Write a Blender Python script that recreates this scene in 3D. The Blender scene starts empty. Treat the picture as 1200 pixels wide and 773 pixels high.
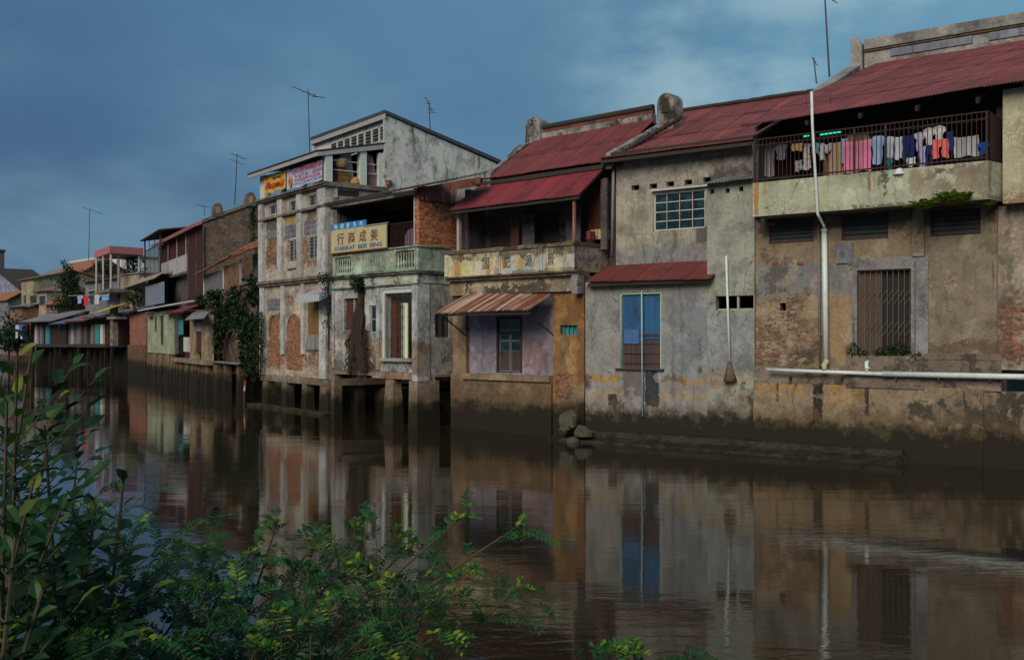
import bpy, math, random
from math import radians as R, sin, cos, pi
from mathutils import Vector, Matrix, noise as mnoise
random.seed(7)
sc = bpy.context.scene
col = sc.collection
f, H0, EYE = 1167.0, 396.0, 3.2          # focal length (in photo pixels), horizon row, eye height over the water

# ---------------------------------------------------------------- plan frames along the far bank
class Frame:
    """a vertical plane on the far bank: u along the facades, v away from the river, w up"""
    def __init__(s, px, Y, vp):
        s.O = ((px-600)/f*Y, Y); dx, dy = 600-vp, -f; n = math.hypot(dx, dy)
        s.eu = (dx/n, dy/n); s.ev = (-s.eu[1], s.eu[0]); s.a = math.atan2(s.eu[1], s.eu[0])
    def at(s, px, py, v=0.0):
        rx, rz = (px-600)/f, (H0-py)/f
        t = (v + s.O[0]*s.ev[0] + s.O[1]*s.ev[1])/(rx*s.ev[0]+s.ev[1])
        x, y = rx*t-s.O[0], t-s.O[1]
        return (x*s.eu[0]+y*s.eu[1], v, EYE+rz*t)
    def depth(s, px, u):
        rx = (px-600)/f
        t = (u + s.O[0]*s.eu[0] + s.O[1]*s.eu[1])/(rx*s.eu[0]+s.eu[1])
        x, y = rx*t-s.O[0], t-s.O[1]
        return x*s.ev[0]+y*s.ev[1]
    def side(s, px, py, u):
        """point on the plane u = const"""
        v = s.depth(px, u); return (u, v, s.at(px, py, v)[2])
    def world(s, p):
        return Vector((s.O[0]+p[0]*s.eu[0]+p[1]*s.ev[0], s.O[1]+p[0]*s.eu[1]+p[1]*s.ev[1], p[2]))
    def rect(s, x0, y0, x1, y1, v=0.0):
        a, b = s.at(x0, y0, v), s.at(x1, y1, v); return a[0], b[0], b[2], a[2]     # u0,u1,w0,w1
def chain(F, px, vp):
    u = F.at(px, 400)[0]; p = F.world((u, 0, 0)); return Frame(px, p.y, vp)
FA = Frame(885, 28.3, -1000); FC = chain(FA, 685, -700); FD = chain(FC, 530, -500)
FE = chain(FD, 388, -270); FF = chain(FE, 305, -35); FG = Frame(150, 87, -450)
class World0:
    a = 0.0
    def world(s, p): return Vector(p)
W0 = World0()

# ---------------------------------------------------------------- objects
def tag(o, label=None, cat=None, group=None, kind=None):
    if label: o['label'] = label
    if cat: o['category'] = cat
    if group: o['group'] = group
    if kind: o['kind'] = kind
    return o
class Thing:
    def __init__(s, name, label, cat, F, org, group=None, kind=None):
        s.F, s.org = F, tuple(org)
        s.o = bpy.data.objects.new(name, None); s.o.empty_display_size = .3; col.objects.link(s.o)
        s.o.location = F.world(org); s.o.rotation_euler = (0, 0, F.a); tag(s.o, label, cat, group, kind)
class MB:
    def __init__(s): s.v, s.f, s.uv, s.tone = [], [], {}, []
    def add(s, vs, fs, tone=None):
        n = len(s.v); s.v += [tuple(p) for p in vs]; s.f += [tuple(i+n for i in q) for q in fs]
        if tone is not None: s.tone += [tone]*len(vs)
        return s
    def box(s, u0, u1, v0, v1, w0, w1):
        return s.hexa([(u0,v0,w0),(u1,v0,w0),(u1,v1,w0),(u0,v1,w0),(u0,v0,w1),(u1,v0,w1),(u1,v1,w1),(u0,v1,w1)])
    def hexa(s, p):
        return s.add(p, [(0,3,2,1),(4,5,6,7),(0,1,5,4),(1,2,6,5),(2,3,7,6),(3,0,4,7)])
    def bar(s, a, b, t, d=None):
        """square bar between two points"""
        a, b = Vector(a), Vector(b); d = d or t; z = (b-a).normalized()
        x = z.cross(Vector((0,1,0)));
        if x.length < .1: x = z.cross(Vector((0,0,1)))
        x.normalize(); y = z.cross(x); P = []
        for q in (a, b):
            for i, j in ((-1,-1),(1,-1),(1,1),(-1,1)): P.append(q + x*i*t/2 + y*j*d/2)
        return s.hexa(P)
    def tube(s, pts, r, n=8, cap=True):
        pts = [Vector(p) for p in pts]; rs = r if isinstance(r, (list, tuple)) else [r]*len(pts)
        base = len(s.v); prev = None
        for i, p in enumerate(pts):
            d = (pts[min(i+1, len(pts)-1)]-pts[max(i-1, 0)]).normalized()
            if prev is None:
                prev = d.cross(Vector((0,0,1)))
                if prev.length < .05: prev = d.cross(Vector((0,1,0)))
            x = (prev - d*prev.dot(d)).normalized(); prev = x; y = d.cross(x)
            for k in range(n): s.v.append(tuple(p + (x*cos(2*pi*k/n)+y*sin(2*pi*k/n))*rs[i]))
        for i in range(len(pts)-1):
            for k in range(n):
                a, b = base+i*n+k, base+i*n+(k+1) % n; s.f.append((a, b, b+n, a+n))
        if cap:
            s.f.append(tuple(base+k for k in range(n))[::-1]); e = base+(len(pts)-1)*n; s.f.append(tuple(e+k for k in range(n)))
        return s
    def prism(s, poly, ax, a, b):
        """poly in (u,w) extruded along v (ax='v'), in (v,w) along u (ax='u'), or (u,v) along w"""
        mk = {'v': lambda p, t: (p[0], t, p[1]), 'u': lambda p, t: (t, p[0], p[1]), 'w': lambda p, t: (p[0], p[1], t)}[ax]
        n = len(poly); area = sum(poly[i][0]*poly[(i+1) % n][1]-poly[(i+1) % n][0]*poly[i][1] for i in range(n))
        if area < 0: poly = poly[::-1]
        if ax == 'v': poly = poly[::1]
        vs = [mk(p, a) for p in poly]+[mk(p, b) for p in poly]
        fs = [tuple(range(n)), tuple(range(2*n-1, n-1, -1))]+[((i+1) % n, i, i+n, (i+1) % n+n) for i in range(n)]
        return s.add(vs, fs)
    def wall(s, u0, u1, w0, w1, v0, v1, holes=()):
        """upright slab with rectangular holes (hu0,hu1,hw0,hw1)"""
        us = sorted({u0, u1, *[max(u0, min(u1, x)) for h in holes for x in h[:2]]}); ws = sorted({w0, w1, *[max(w0, min(w1, x)) for h in holes for x in h[2:4]]})
        def div(a, m=1.0):
            o = [a[0]]
            for x in a[1:]:
                k = max(1, int((x-o[-1])/m)); b = o[-1]; o += [b+(x-b)*(i+1)/k for i in range(k)]
            return o
        us, ws = div(us), div(ws)
        solid = lambda i, j: 0 <= i < len(us)-1 and 0 <= j < len(ws)-1 and not any(h[0]-1e-6 <= us[i] and us[i+1] <= h[1]+1e-6 and h[2]-1e-6 <= ws[j] and ws[j+1] <= h[3]+1e-6 for h in holes)
        idx = {}
        def V(i, j, k):
            q = (i, j, k)
            if q not in idx: idx[q] = len(s.v); s.v.append((us[i], (v0, v1)[k], ws[j]))
            return idx[q]
        for i in range(len(us)-1):
            for j in range(len(ws)-1):
                if not solid(i, j): continue
                s.f.append((V(i,j,0), V(i+1,j,0), V(i+1,j+1,0), V(i,j+1,0))); s.f.append((V(i,j,1), V(i,j+1,1), V(i+1,j+1,1), V(i+1,j,1)))
                if not solid(i-1, j): s.f.append((V(i,j,0), V(i,j+1,0), V(i,j+1,1), V(i,j,1)))
                if not solid(i+1, j): s.f.append((V(i+1,j,0), V(i+1,j,1), V(i+1,j+1,1), V(i+1,j+1,0)))
                if not solid(i, j-1): s.f.append((V(i,j,0), V(i,j,1), V(i+1,j,1), V(i+1,j,0)))
                if not solid(i, j+1): s.f.append((V(i,j+1,0), V(i+1,j+1,0), V(i+1,j+1,1), V(i,j+1,1)))
        return s
    def sheet(s, P00, P10, P01, P11, wl=.10, amp=.012, rows=2, seed=0, sag=.018, th=.012, sheetw=.85, lip=.02):
        """corrugated roofing: P00-P10 the eave, P01-P11 the top edge; overlapping rows of sheets, each a little out of true"""
        P00, P10, P01, P11 = map(Vector, (P00, P10, P01, P11)); rnd = random.Random(seed)
        L = max((P10-P00).length, (P11-P01).length); D = max((P01-P00).length, (P11-P10).length)
        nrm = (P10-P00).cross(P01-P00).normalized()
        if nrm.z < 0: nrm = -nrm
        nu = max(4, min(700, int(L/wl*6))); ns = max(1, int(L/sheetw))
        for r in range(rows):
            offs = [rnd.uniform(-1, 1) for _ in range(ns+2)]; ends = [rnd.uniform(-.02, .02) for _ in range(ns+2)]; base = len(s.v); nv = 3
            for k in range(nv+1):
                for i in range(nu+1):
                    a = i/nu; q = min(ns, int(a*L/sheetw)); b0 = r/rows + (ends[q]/D if r == 0 else 0); b1 = (r+1)/rows+(.06/D if r < rows-1 else 0); b = b0+(b1-b0)*k/nv
                    p = (P00*(1-a)+P10*a)*(1-b)+(P01*(1-a)+P11*a)*b
                    h = amp*sin(2*pi*a*L/wl)+lip*(1-k/nv)+.006*offs[q] - sag*mnoise.noise(Vector((a*L*.45+seed, b*D*.5, seed*1.7)))
                    s.v.append(tuple(p+nrm*h)); s.uv[len(s.v)-1] = (a*L, b*D)
            top = len(s.v)
            for k in range(nv+1):
                for i in range(nu+1):
                    q = base+k*(nu+1)+i; s.v.append(tuple(Vector(s.v[q])-nrm*th)); s.uv[len(s.v)-1] = s.uv[q]
            W = nu+1
            for k in range(nv):
                for i in range(nu):
                    a = base+k*W+i; s.f.append((a, a+1, a+1+W, a+W)); a += top-base; s.f.append((a+W, a+1+W, a+1, a))
            for i in range(nu):
                a = base+i; b = top+i; s.f.append((b, b+1, a+1, a)); a += nv*W; b += nv*W; s.f.append((a, a+1, b+1, b))
            for k in range(nv):
                a, b = base+k*W, top+k*W; s.f.append((a, a+W, b+W, b)); a += nu; b += nu; s.f.append((b, b+W, a+W, a))
        return s
    def slab(s, P00, P10, P01, P11, th=.06):
        P = [Vector(p) for p in (P00, P10, P11, P01)]; n = (P[1]-P[0]).cross(P[3]-P[0]).normalized()
        if n.z < 0: n = -n
        b = len(s.v); L = (P[1]-P[0]).length; D = (P[3]-P[0]).length
        for k, q in enumerate(((0.01,0.01),(L,0.01),(L,D),(0.01,D))): s.uv[b+k] = s.uv[b+4+k] = q
        return s.hexa([p-n*th for p in P]+P)
    def build(s, name, mat, parent=None, F=None, org=None, smooth=False, label=None, cat=None, group=None, kind=None):
        """link as one mesh: under a Thing / (Thing, parent object), or top-level at org of frame F"""
        po = None
        if parent is not None:
            th, po = parent if isinstance(parent, tuple) else (parent, parent.o); F, org = th.F, th.org
        me = bpy.data.meshes.new(name)
        me.from_pydata([(p[0]-org[0], p[1]-org[1], p[2]-org[2]) for p in s.v], [], s.f)
        if s.uv:
            ul = me.uv_layers.new(name='UVMap')
            for lp in me.loops: ul.data[lp.index].uv = s.uv.get(lp.vertex_index, (0, 0))
        if s.tone and len(s.tone) == len(s.v):
            at = me.attributes.new('tone', 'FLOAT', 'POINT'); at.data.foreach_set('value', s.tone)
        me.validate(); me.materials.append(mat)
        if smooth: me.polygons.foreach_set('use_smooth', [True]*len(me.polygons))
        o = bpy.data.objects.new(name, me); col.objects.link(o)
        if po is not None: o.parent = po
        else: o.location = F.world(org); o.rotation_euler = (0, 0, F.a)
        return tag(o, label, cat, group, kind)

# ---------------------------------------------------------------- materials
class NT:
    def __init__(s, name):
        s.m = bpy.data.materials.new(name); s.m.use_nodes = True; s.t = s.m.node_tree; s.t.nodes.clear()
        s.out = s.t.nodes.new('ShaderNodeOutputMaterial')
    def n(s, ty, props=None, **kw):
        nd = s.t.nodes.new('ShaderNode'+ty)
        for k, v in (props or {}).items(): setattr(nd, k, v)
        for k, v in kw.items():
            k = int(k[1:]) if k[0] == '_' and k[1:].isdigit() else k.replace('_', ' ')
            s.set(nd.inputs[k], v)
        return nd
    def set(s, i, v):
        if isinstance(v, bpy.types.NodeSocket): s.t.links.new(v, i)
        elif isinstance(v, (tuple, list)) and len(v) == 3 and i.type == 'RGBA': i.default_value = (*v, 1)
        else: i.default_value = v
    def math(s, op, a, b=0.0, c=None, clamp=False):
        nd = s.n('Math', {'operation': op, 'use_clamp': clamp}, _0=a, _1=b)
        if c is not None: s.set(nd.inputs[2], c)
        return nd.outputs[0]
    def vmath(s, op, a, b): return s.n('VectorMath', {'operation': op}, _0=a, _1=b).outputs[0]
    def mix(s, fac, a, b, bt='MIX'):
        nd = s.n('Mix', {'data_type': 'RGBA', 'blend_type': bt}); s.set(nd.inputs[0], fac); s.set(nd.inputs[6], a); s.set(nd.inputs[7], b); return nd.outputs[2]
    def noise(s, vec, scale, detail=5, rough=.6, dist=0.0):
        return s.n('TexNoise', None, Vector=vec, Scale=scale, Detail=detail, Roughness=rough, Distortion=dist).outputs[0]
    def ramp(s, v, a, b, lo=0.0, hi=1.0):
        return s.n('MapRange', {'interpolation_type': 'SMOOTHSTEP'}, Value=v, _1=a, _2=b, _3=lo, _4=hi).outputs[0]
    def obj(s, org=(0,0,0)):
        return s.vmath('ADD', s.n('TexCoord').outputs['Object'], tuple(org))
    def scale(s, v, k): return s.vmath('MULTIPLY', v, k)
    def sep(s, v): return s.n('SeparateXYZ', None, Vector=v).outputs
    def fin(s, colr, rough=.85, bump=None, bs=.4, bd=.02, metal=0.0, spec=.4, **kw):
        b = s.n('BsdfPrincipled', None, Base_Color=colr, Roughness=rough, Metallic=metal)
        b.inputs['Specular IOR Level'].default_value = spec
        for k, v in kw.items(): s.set(b.inputs[k.replace('_', ' ')], v)
        if bump is not None:
            bp = s.n('Bump', None, Height=bump, Strength=bs, Distance=bd); s.t.links.new(bp.outputs[0], b.inputs['Normal'])
        s.t.links.new(b.outputs[0], s.out.inputs[0]); return s.m

def patch_group():
    g = bpy.data.node_groups.new('patch_mask', 'ShaderNodeTree')
    for nm, ty in (('P', 'NodeSocketVector'), ('C', 'NodeSocketVector'), ('H', 'NodeSocketVector'), ('Edge', 'NodeSocketFloat'), ('N', 'NodeSocketFloat')):
        g.interface.new_socket(nm, in_out='INPUT', socket_type=ty)
    g.interface.new_socket('M', in_out='OUTPUT', socket_type='NodeSocketFloat')
    gi, go = g.nodes.new('NodeGroupInput'), g.nodes.new('NodeGroupOutput')
    def N(ty, op=None):
        n = g.nodes.new('ShaderNode'+ty)
        if op: n.operation = op
        return n
    L = g.links.new
    a = N('VectorMath', 'SUBTRACT'); L(gi.outputs[0], a.inputs[0]); L(gi.outputs[1], a.inputs[1])
    b = N('VectorMath', 'ABSOLUTE'); L(a.outputs[0], b.inputs[0])
    c = N('VectorMath', 'SUBTRACT'); L(b.outputs[0], c.inputs[0]); L(gi.outputs[2], c.inputs[1])
    x = N('SeparateXYZ'); L(c.outputs[0], x.inputs[0])
    m = N('Math', 'MAXIMUM'); L(x.outputs[0], m.inputs[0]); L(x.outputs[2], m.inputs[1])
    n2 = N('Math', 'MULTIPLY_ADD'); L(gi.outputs[4], n2.inputs[0]); L(gi.outputs[3], n2.inputs[1]); L(m.outputs[0], n2.inputs[2])
    mr = N('MapRange'); mr.interpolation_type = 'SMOOTHSTEP'; L(n2.outputs[0], mr.inputs[0])
    e = N('Math', 'MULTIPLY'); L(gi.outputs[3], e.inputs[0]); e.inputs[1].default_value = .35
    e2 = N('Math', 'MULTIPLY'); L(e.outputs[0], e2.inputs[0]); e2.inputs[1].default_value = -1
    L(e2.outputs[0], mr.inputs[1]); L(e.outputs[0], mr.inputs[2]); mr.inputs[3].default_value = 1; mr.inputs[4].default_value = 0
    L(mr.outputs[0], go.inputs[0]); return g
PG = patch_group()

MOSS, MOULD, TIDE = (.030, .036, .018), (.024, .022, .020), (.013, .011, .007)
def plaster(name, base, alt, org=(0,0,0), patches=(), grime=.45, mould=.35, streak=.5, brick=None, brickc=(.26,.085,.035), tide=None, tidetop=1.1, seed=0.0, under=(.30,.26,.21), rust=0.0, alt2=None):
    """old lime plaster: mottled colour, rain streaks, mould, spalled patches down to brick, marks with places of their own.
    patches: (u0,u1,w0,w1,colour or 'brick',strength,edge)"""
    sat = lambda c, k=1.22: tuple(max(.004, (sum(c)/3)+(x-sum(c)/3)*k) for x in c)
    base, alt, under = sat(base), sat(alt), sat(under)
    T = NT(name); co = T.obj(org); sh = T.vmath('ADD', co, (seed*7.3, seed*3.1, seed*5.7))
    big = T.noise(sh, .55, 3, .55); mid = T.noise(sh, 2.2, 6, .65); fine = T.noise(sh, 11, 8, .7); vf = T.noise(sh, 45, 3, .6)
    c = T.mix(T.ramp(T.math('ADD', T.math('MULTIPLY', big, .6), T.math('MULTIPLY', mid, .4)), .42, .58), base, alt)
    if alt2: c = T.mix(T.ramp(T.noise(T.vmath('ADD', sh, (9, 4, 2)), .9, 5, .65), .52, .66), c, alt2)
    c = T.mix(T.ramp(mid, .50, .72, 0, .35), c, under)
    sx, sy, sz = T.sep(co)
    run = T.math('ADD', sx, sy)
    bk = T.n('TexBrick', {'offset': .5}, Vector=T.n('CombineXYZ', None, X=run, Y=sz, Z=0.0).outputs[0], Color1=brickc, Color2=(brickc[0]*.62, brickc[1]*.55, brickc[2]*.6), Mortar=(.20,.17,.13), Scale=1.0, Mortar_Size=.012, Mortar_Smooth=.3, Bias=.1, Brick_Width=.23, Row_Height=.078)
    bcol = T.mix(T.ramp(fine, .40, .62, 0, .8), bk.outputs[0], (brickc[0]*1.25, brickc[1]*1.7, brickc[2]*1.8)); bcol = T.mix(T.ramp(mid, .50, .68, 0, .75), bcol, (.10,.06,.045))
    cell = T.n('TexVoronoi', None, Vector=T.vmath('ADD', T.scale(sh, (1, 1, 2.2)), T.scale(T.n('TexNoise', None, Vector=sh, Scale=9.0, Detail=3.0).outputs[1], (.22, .22, .22))), Scale=7.5).outputs[1]; cr, cg, cb_ = T.sep(cell)
    bcol = T.mix(T.ramp(cr, .45, .95, 0, .65), bcol, (.05,.028,.02)); bcol = T.mix(T.ramp(cg, .62, .95, 0, .6), bcol, (brickc[0]*1.3+.12, brickc[1]*1.6+.13, brickc[2]*1.5+.11))
    bm = None
    if brick is not None: bm = T.ramp(T.math('ADD', T.math('MULTIPLY', mid, .6), T.math('MULTIPLY', T.noise(sh, .9, 4, .6), .4)), 1-brick, 1-brick+.03)
    warp = T.math('ADD', T.math('MULTIPLY', T.math('SUBTRACT', T.noise(sh, 1.7, 8, .72), .5), 9.0), T.math('MULTIPLY', T.math('SUBTRACT', fine, .5), 3.0))
    for (u0, u1, w0, w1, pc, st, ed) in patches:
        g = T.n('Group'); g.node_tree = PG
        for k, v in (('P', co), ('C', ((u0+u1)/2, 0, (w0+w1)/2)), ('H', (abs(u1-u0)/2, 0, abs(w1-w0)/2)), ('Edge', ed), ('N', warp)): T.set(g.inputs[k], v)
        m = g.outputs[0]
        if not isinstance(pc, str): pc = sat(pc)
        if isinstance(pc, str): bm = m if bm is None else T.math('MAXIMUM', bm, T.math('MULTIPLY', m, st))
        else: c = T.mix(T.math('MULTIPLY', m, st), c, pc)
    if bm is not None: c = T.mix(bm, c, bcol)
    # rain streaks and grime
    sv = T.scale(sh, (3.5, 3.5, .30)); st1 = T.ramp(T.noise(T.vmath('ADD', sv, T.scale(T.n('TexNoise', None, Vector=sh, Scale=2.0).outputs[1], (1.6, 1.6, 0))), 1.2, 6, .7), .50, .68)
    c = T.mix(T.math('MULTIPLY', st1, streak), c, MOULD)
    pk = T.noise(T.vmath('ADD', sh, (2, 17, 9)), 1.15, 9, .68)      # flaked limewash: pale islands with crisp edges, darker where it has gone
    c = T.mix(T.ramp(pk, .555, .575, 0, .42), c, tuple(min(.7, x*1.35+.03) for x in base)); c = T.mix(T.ramp(pk, .43, .405, 0, .40), c, tuple(x*.55 for x in alt))
    s2 = T.math('MULTIPLY', T.ramp(T.noise(T.scale(T.vmath('ADD', sh, (13, 1, 4)), (5, 5, .20)), 1.5, 4, .65), .635, .70), T.ramp(T.noise(T.vmath('ADD', sh, (5, 21, 6)), .8, 3, .5), .44, .58))
    c = T.mix(T.math('MULTIPLY', s2, min(1, streak*1.5)), c, (.018,.016,.014))
    ck = T.n('TexVoronoi', {'feature': 'DISTANCE_TO_EDGE'}, Vector=T.vmath('ADD', sh, T.scale(T.n('TexNoise', None, Vector=sh, Scale=3.0, Detail=5.0).outputs[1], (.5, .5, .5))), Scale=.8).outputs[0]
    c = T.mix(T.math('MULTIPLY', T.ramp(ck, .0, .012, .7, 0), T.ramp(big, .48, .56)), c, (.02,.018,.016))
    if rust: c = T.mix(T.math('MULTIPLY', T.ramp(T.noise(T.scale(T.vmath('ADD', sh, (3, 8, 1)), (4, 4, .4)), 1.5, 5, .6), .58, .72), rust), c, (.30,.13,.035))
    c = T.mix(T.ramp(T.math('ADD', T.math('MULTIPLY', fine, .45), T.math('MULTIPLY', mid, .55)), .40, .56, grime, 0), c, (.09,.078,.062))
    md = T.ramp(T.math('MULTIPLY', T.noise(T.vmath('ADD', sh, (31, 7, 5)), 1.3, 8, .72), T.math('ADD', fine, .55)), .535, .64)
    c = T.mix(T.math('MULTIPLY', md, mould), c, MOULD)
    c = T.mix(T.ramp(vf, .35, .62, .10, 0), c, (.05,.045,.04)); c = T.mix(T.ramp(vf, .55, .75, 0, .08), c, (.5,.47,.42))
    rough = .9
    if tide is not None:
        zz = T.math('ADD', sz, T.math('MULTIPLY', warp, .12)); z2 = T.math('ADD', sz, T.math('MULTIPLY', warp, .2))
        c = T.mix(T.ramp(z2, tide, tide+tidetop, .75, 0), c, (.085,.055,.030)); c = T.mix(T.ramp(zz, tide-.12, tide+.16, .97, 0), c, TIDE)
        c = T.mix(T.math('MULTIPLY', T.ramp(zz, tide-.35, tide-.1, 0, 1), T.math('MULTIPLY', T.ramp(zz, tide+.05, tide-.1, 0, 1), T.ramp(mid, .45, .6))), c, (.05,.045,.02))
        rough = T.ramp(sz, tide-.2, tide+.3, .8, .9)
    hb = T.math('ADD', T.math('MULTIPLY', fine, .7), T.math('MULTIPLY', vf, .3))
    if bm is not None: hb = T.math('ADD', hb, T.math('MULTIPLY', bm, T.math('MULTIPLY_ADD', bk.outputs[1], -.9, -.7)))
    return T.fin(c, rough, hb, .5, .03, spec=.25)

def roofing(name, base, alt, rust=(.10,.035,.02), sheetw=.85, rowh=1.8, dirt=.75, stripes=0.0, rough=.62, pale=(.34,.20,.18)):
    """painted corrugated sheets: each sheet weathered to its own tone, dirt and rust running down the slope"""
    T = NT(name); uv = T.n('TexCoord').outputs['UV']; x, y, _ = T.sep(uv)
    cell = T.n('CombineXYZ', None, X=T.math('FLOOR', T.math('DIVIDE', x, sheetw)), Y=T.math('FLOOR', T.math('DIVIDE', y, rowh)), Z=0.0).outputs[0]
    rn = T.n('TexWhiteNoise', {'noise_dimensions': '3D'}, Vector=cell).outputs[0]
    c = T.mix(rn, base, alt)
    if stripes: c = T.mix(T.math('MULTIPLY', T.ramp(T.noise(T.n('CombineXYZ', None, X=T.math('MULTIPLY', x, 3.2), Y=T.math('MULTIPLY', y, .15), Z=2.0).outputs[0], 1.0, 2, .5), .44, .52), stripes), c, rust)
    run = T.noise(T.n('CombineXYZ', None, X=T.math('MULTIPLY', x, 8.0), Y=T.math('MULTIPLY', y, .35), Z=1.0).outputs[0], 1.0, 6, .7)
    co = T.obj(); n1 = T.noise(co, 1.1, 6, .65); n2 = T.noise(co, 9, 6, .7)
    c = T.mix(T.ramp(run, .44, .66, 0, dirt), c, rust); c = T.mix(T.ramp(n1, .48, .70, 0, .5), c, (rust[0]*.45, rust[1]*.6, rust[2]*.7))
    c = T.mix(T.ramp(n2, .54, .74, 0, .28), c, pale)
    ey = T.math('FRACT', T.math('DIVIDE', y, rowh)); c = T.mix(T.ramp(ey, 0.0, .06, .85, 0), c, (.03,.016,.014)); ex = T.math('FRACT', T.math('DIVIDE', x, sheetw)); c = T.mix(T.ramp(ex, 0.0, .12, .85, 0), c, (.03,.016,.014))
    return T.fin(c, rough, T.math('ADD', n2, run), .3, .01, spec=.35)

def paint(name, colr, rough=.6, dirt=.35, dirtc=(.06,.045,.035), scale=6.0, metal=0.0, stretch=(1,1,.35), spec=.35, lo=.48, hi=.70):
    T = NT(name); co = T.scale(T.obj(), stretch); n = T.noise(co, scale, 7, .7); n2 = T.noise(T.obj(), scale*5, 4, .6)
    c = T.mix(T.ramp(n, lo, hi, 0, dirt), colr, dirtc); c = T.mix(T.ramp(n2, .4, .65, .25, 0), c, (colr[0]*.55, colr[1]*.55, colr[2]*.55))
    return T.fin(c, rough, n2, .25, .01, metal=metal, spec=spec)
def wood(name, a, b, vertical=True, plank=.14):
    T = NT(name); co = T.obj(); x, y, z = T.sep(co); run = T.math('ADD', x, y)
    if not vertical: run, z = z, run
    g = T.noise(T.n('CombineXYZ', None, X=T.math('MULTIPLY', run, 30.0), Y=T.math('MULTIPLY', z, 1.5), Z=0.0).outputs[0], 1.0, 5, .6)
    rn = T.n('TexWhiteNoise', {'noise_dimensions': '1D'}, W=T.math('FLOOR', T.math('DIVIDE', run, plank))).outputs[0]
    c = T.mix(T.math('MULTIPLY_ADD', g, .6, T.math('MULTIPLY', rn, .4)), a, b); fr = T.math('FRACT', T.math('DIVIDE', run, plank))
    c = T.mix(T.ramp(fr, 0.0, .08, .8, 0), c, (.012,.010,.008)); c = T.mix(T.ramp(T.noise(co, 2.5, 6, .7), .5, .7, 0, .6), c, (.03,.024,.02))
    return T.fin(c, .8, g, .4, .01, spec=.2)
def cloth(name, c1, c2=None, pat=None):
    T = NT(name); co = T.obj(); c = c1
    if pat == 'blotch': c = T.mix(T.ramp(T.n('TexVoronoi', None, Vector=co, Scale=14.0).outputs[0], .25, .35), c2, c1)
    if pat == 'check':
        x, y, z = T.sep(co); a = T.math('GREATER_THAN', T.math('FRACT', T.math('MULTIPLY', x, 9.0)), .6); b = T.math('GREATER_THAN', T.math('FRACT', T.math('MULTIPLY', z, 9.0)), .6); c = T.mix(T.math('MAXIMUM', a, b), c1, c2)
    if pat == 'stripe':
        x, y, z = T.sep(co); c = T.mix(T.math('GREATER_THAN', T.math('FRACT', T.math('MULTIPLY', x, 7.0)), .5), c1, c2)
    c = T.mix(T.ramp(T.noise(co, 7, 4, .6), .4, .7, 0, .3), c, (.25,.24,.24)) if not isinstance(c, tuple) else T.mix(T.ramp(T.noise(co, 7, 4, .6), .4, .7, 0, .25), c, (c1[0]*.5, c1[1]*.5, c1[2]*.5))
    return T.fin(c, .95, T.noise(co, 60, 2, .5), .2, .003, spec=.1)
def glass(name, c=(.006,.018,.020)):
    T = NT(name); n = T.noise(T.obj(), 3, 4, .6); return T.fin(T.mix(T.ramp(n, .4, .7), c, (c[0]*3, c[1]*3, c[2]*3)), .18, n, .06, .02, spec=.5)
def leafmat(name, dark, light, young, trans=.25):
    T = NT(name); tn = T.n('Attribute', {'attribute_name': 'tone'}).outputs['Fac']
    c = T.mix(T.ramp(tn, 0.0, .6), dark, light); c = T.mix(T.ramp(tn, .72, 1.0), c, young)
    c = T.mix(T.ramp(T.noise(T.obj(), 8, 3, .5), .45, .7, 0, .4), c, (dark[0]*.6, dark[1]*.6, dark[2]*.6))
    b = T.n('BsdfPrincipled', None, Base_Color=c, Roughness=.5); b.inputs['Specular IOR Level'].default_value = .3
    tr = T.n('BsdfTranslucent', None, Color=c); mx = T.n('MixShader', None, _0=trans); T.t.links.new(b.outputs[0], mx.inputs[1]); T.t.links.new(tr.outputs[0], mx.inputs[2]); T.t.links.new(mx.outputs[0], T.out.inputs[0]); return T.m
def emit(name, c, s):
    T = NT(name); e = T.n('Emission', None, Color=c, Strength=s); T.t.links.new(e.outputs[0], T.out.inputs[0]); return T.m

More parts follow.
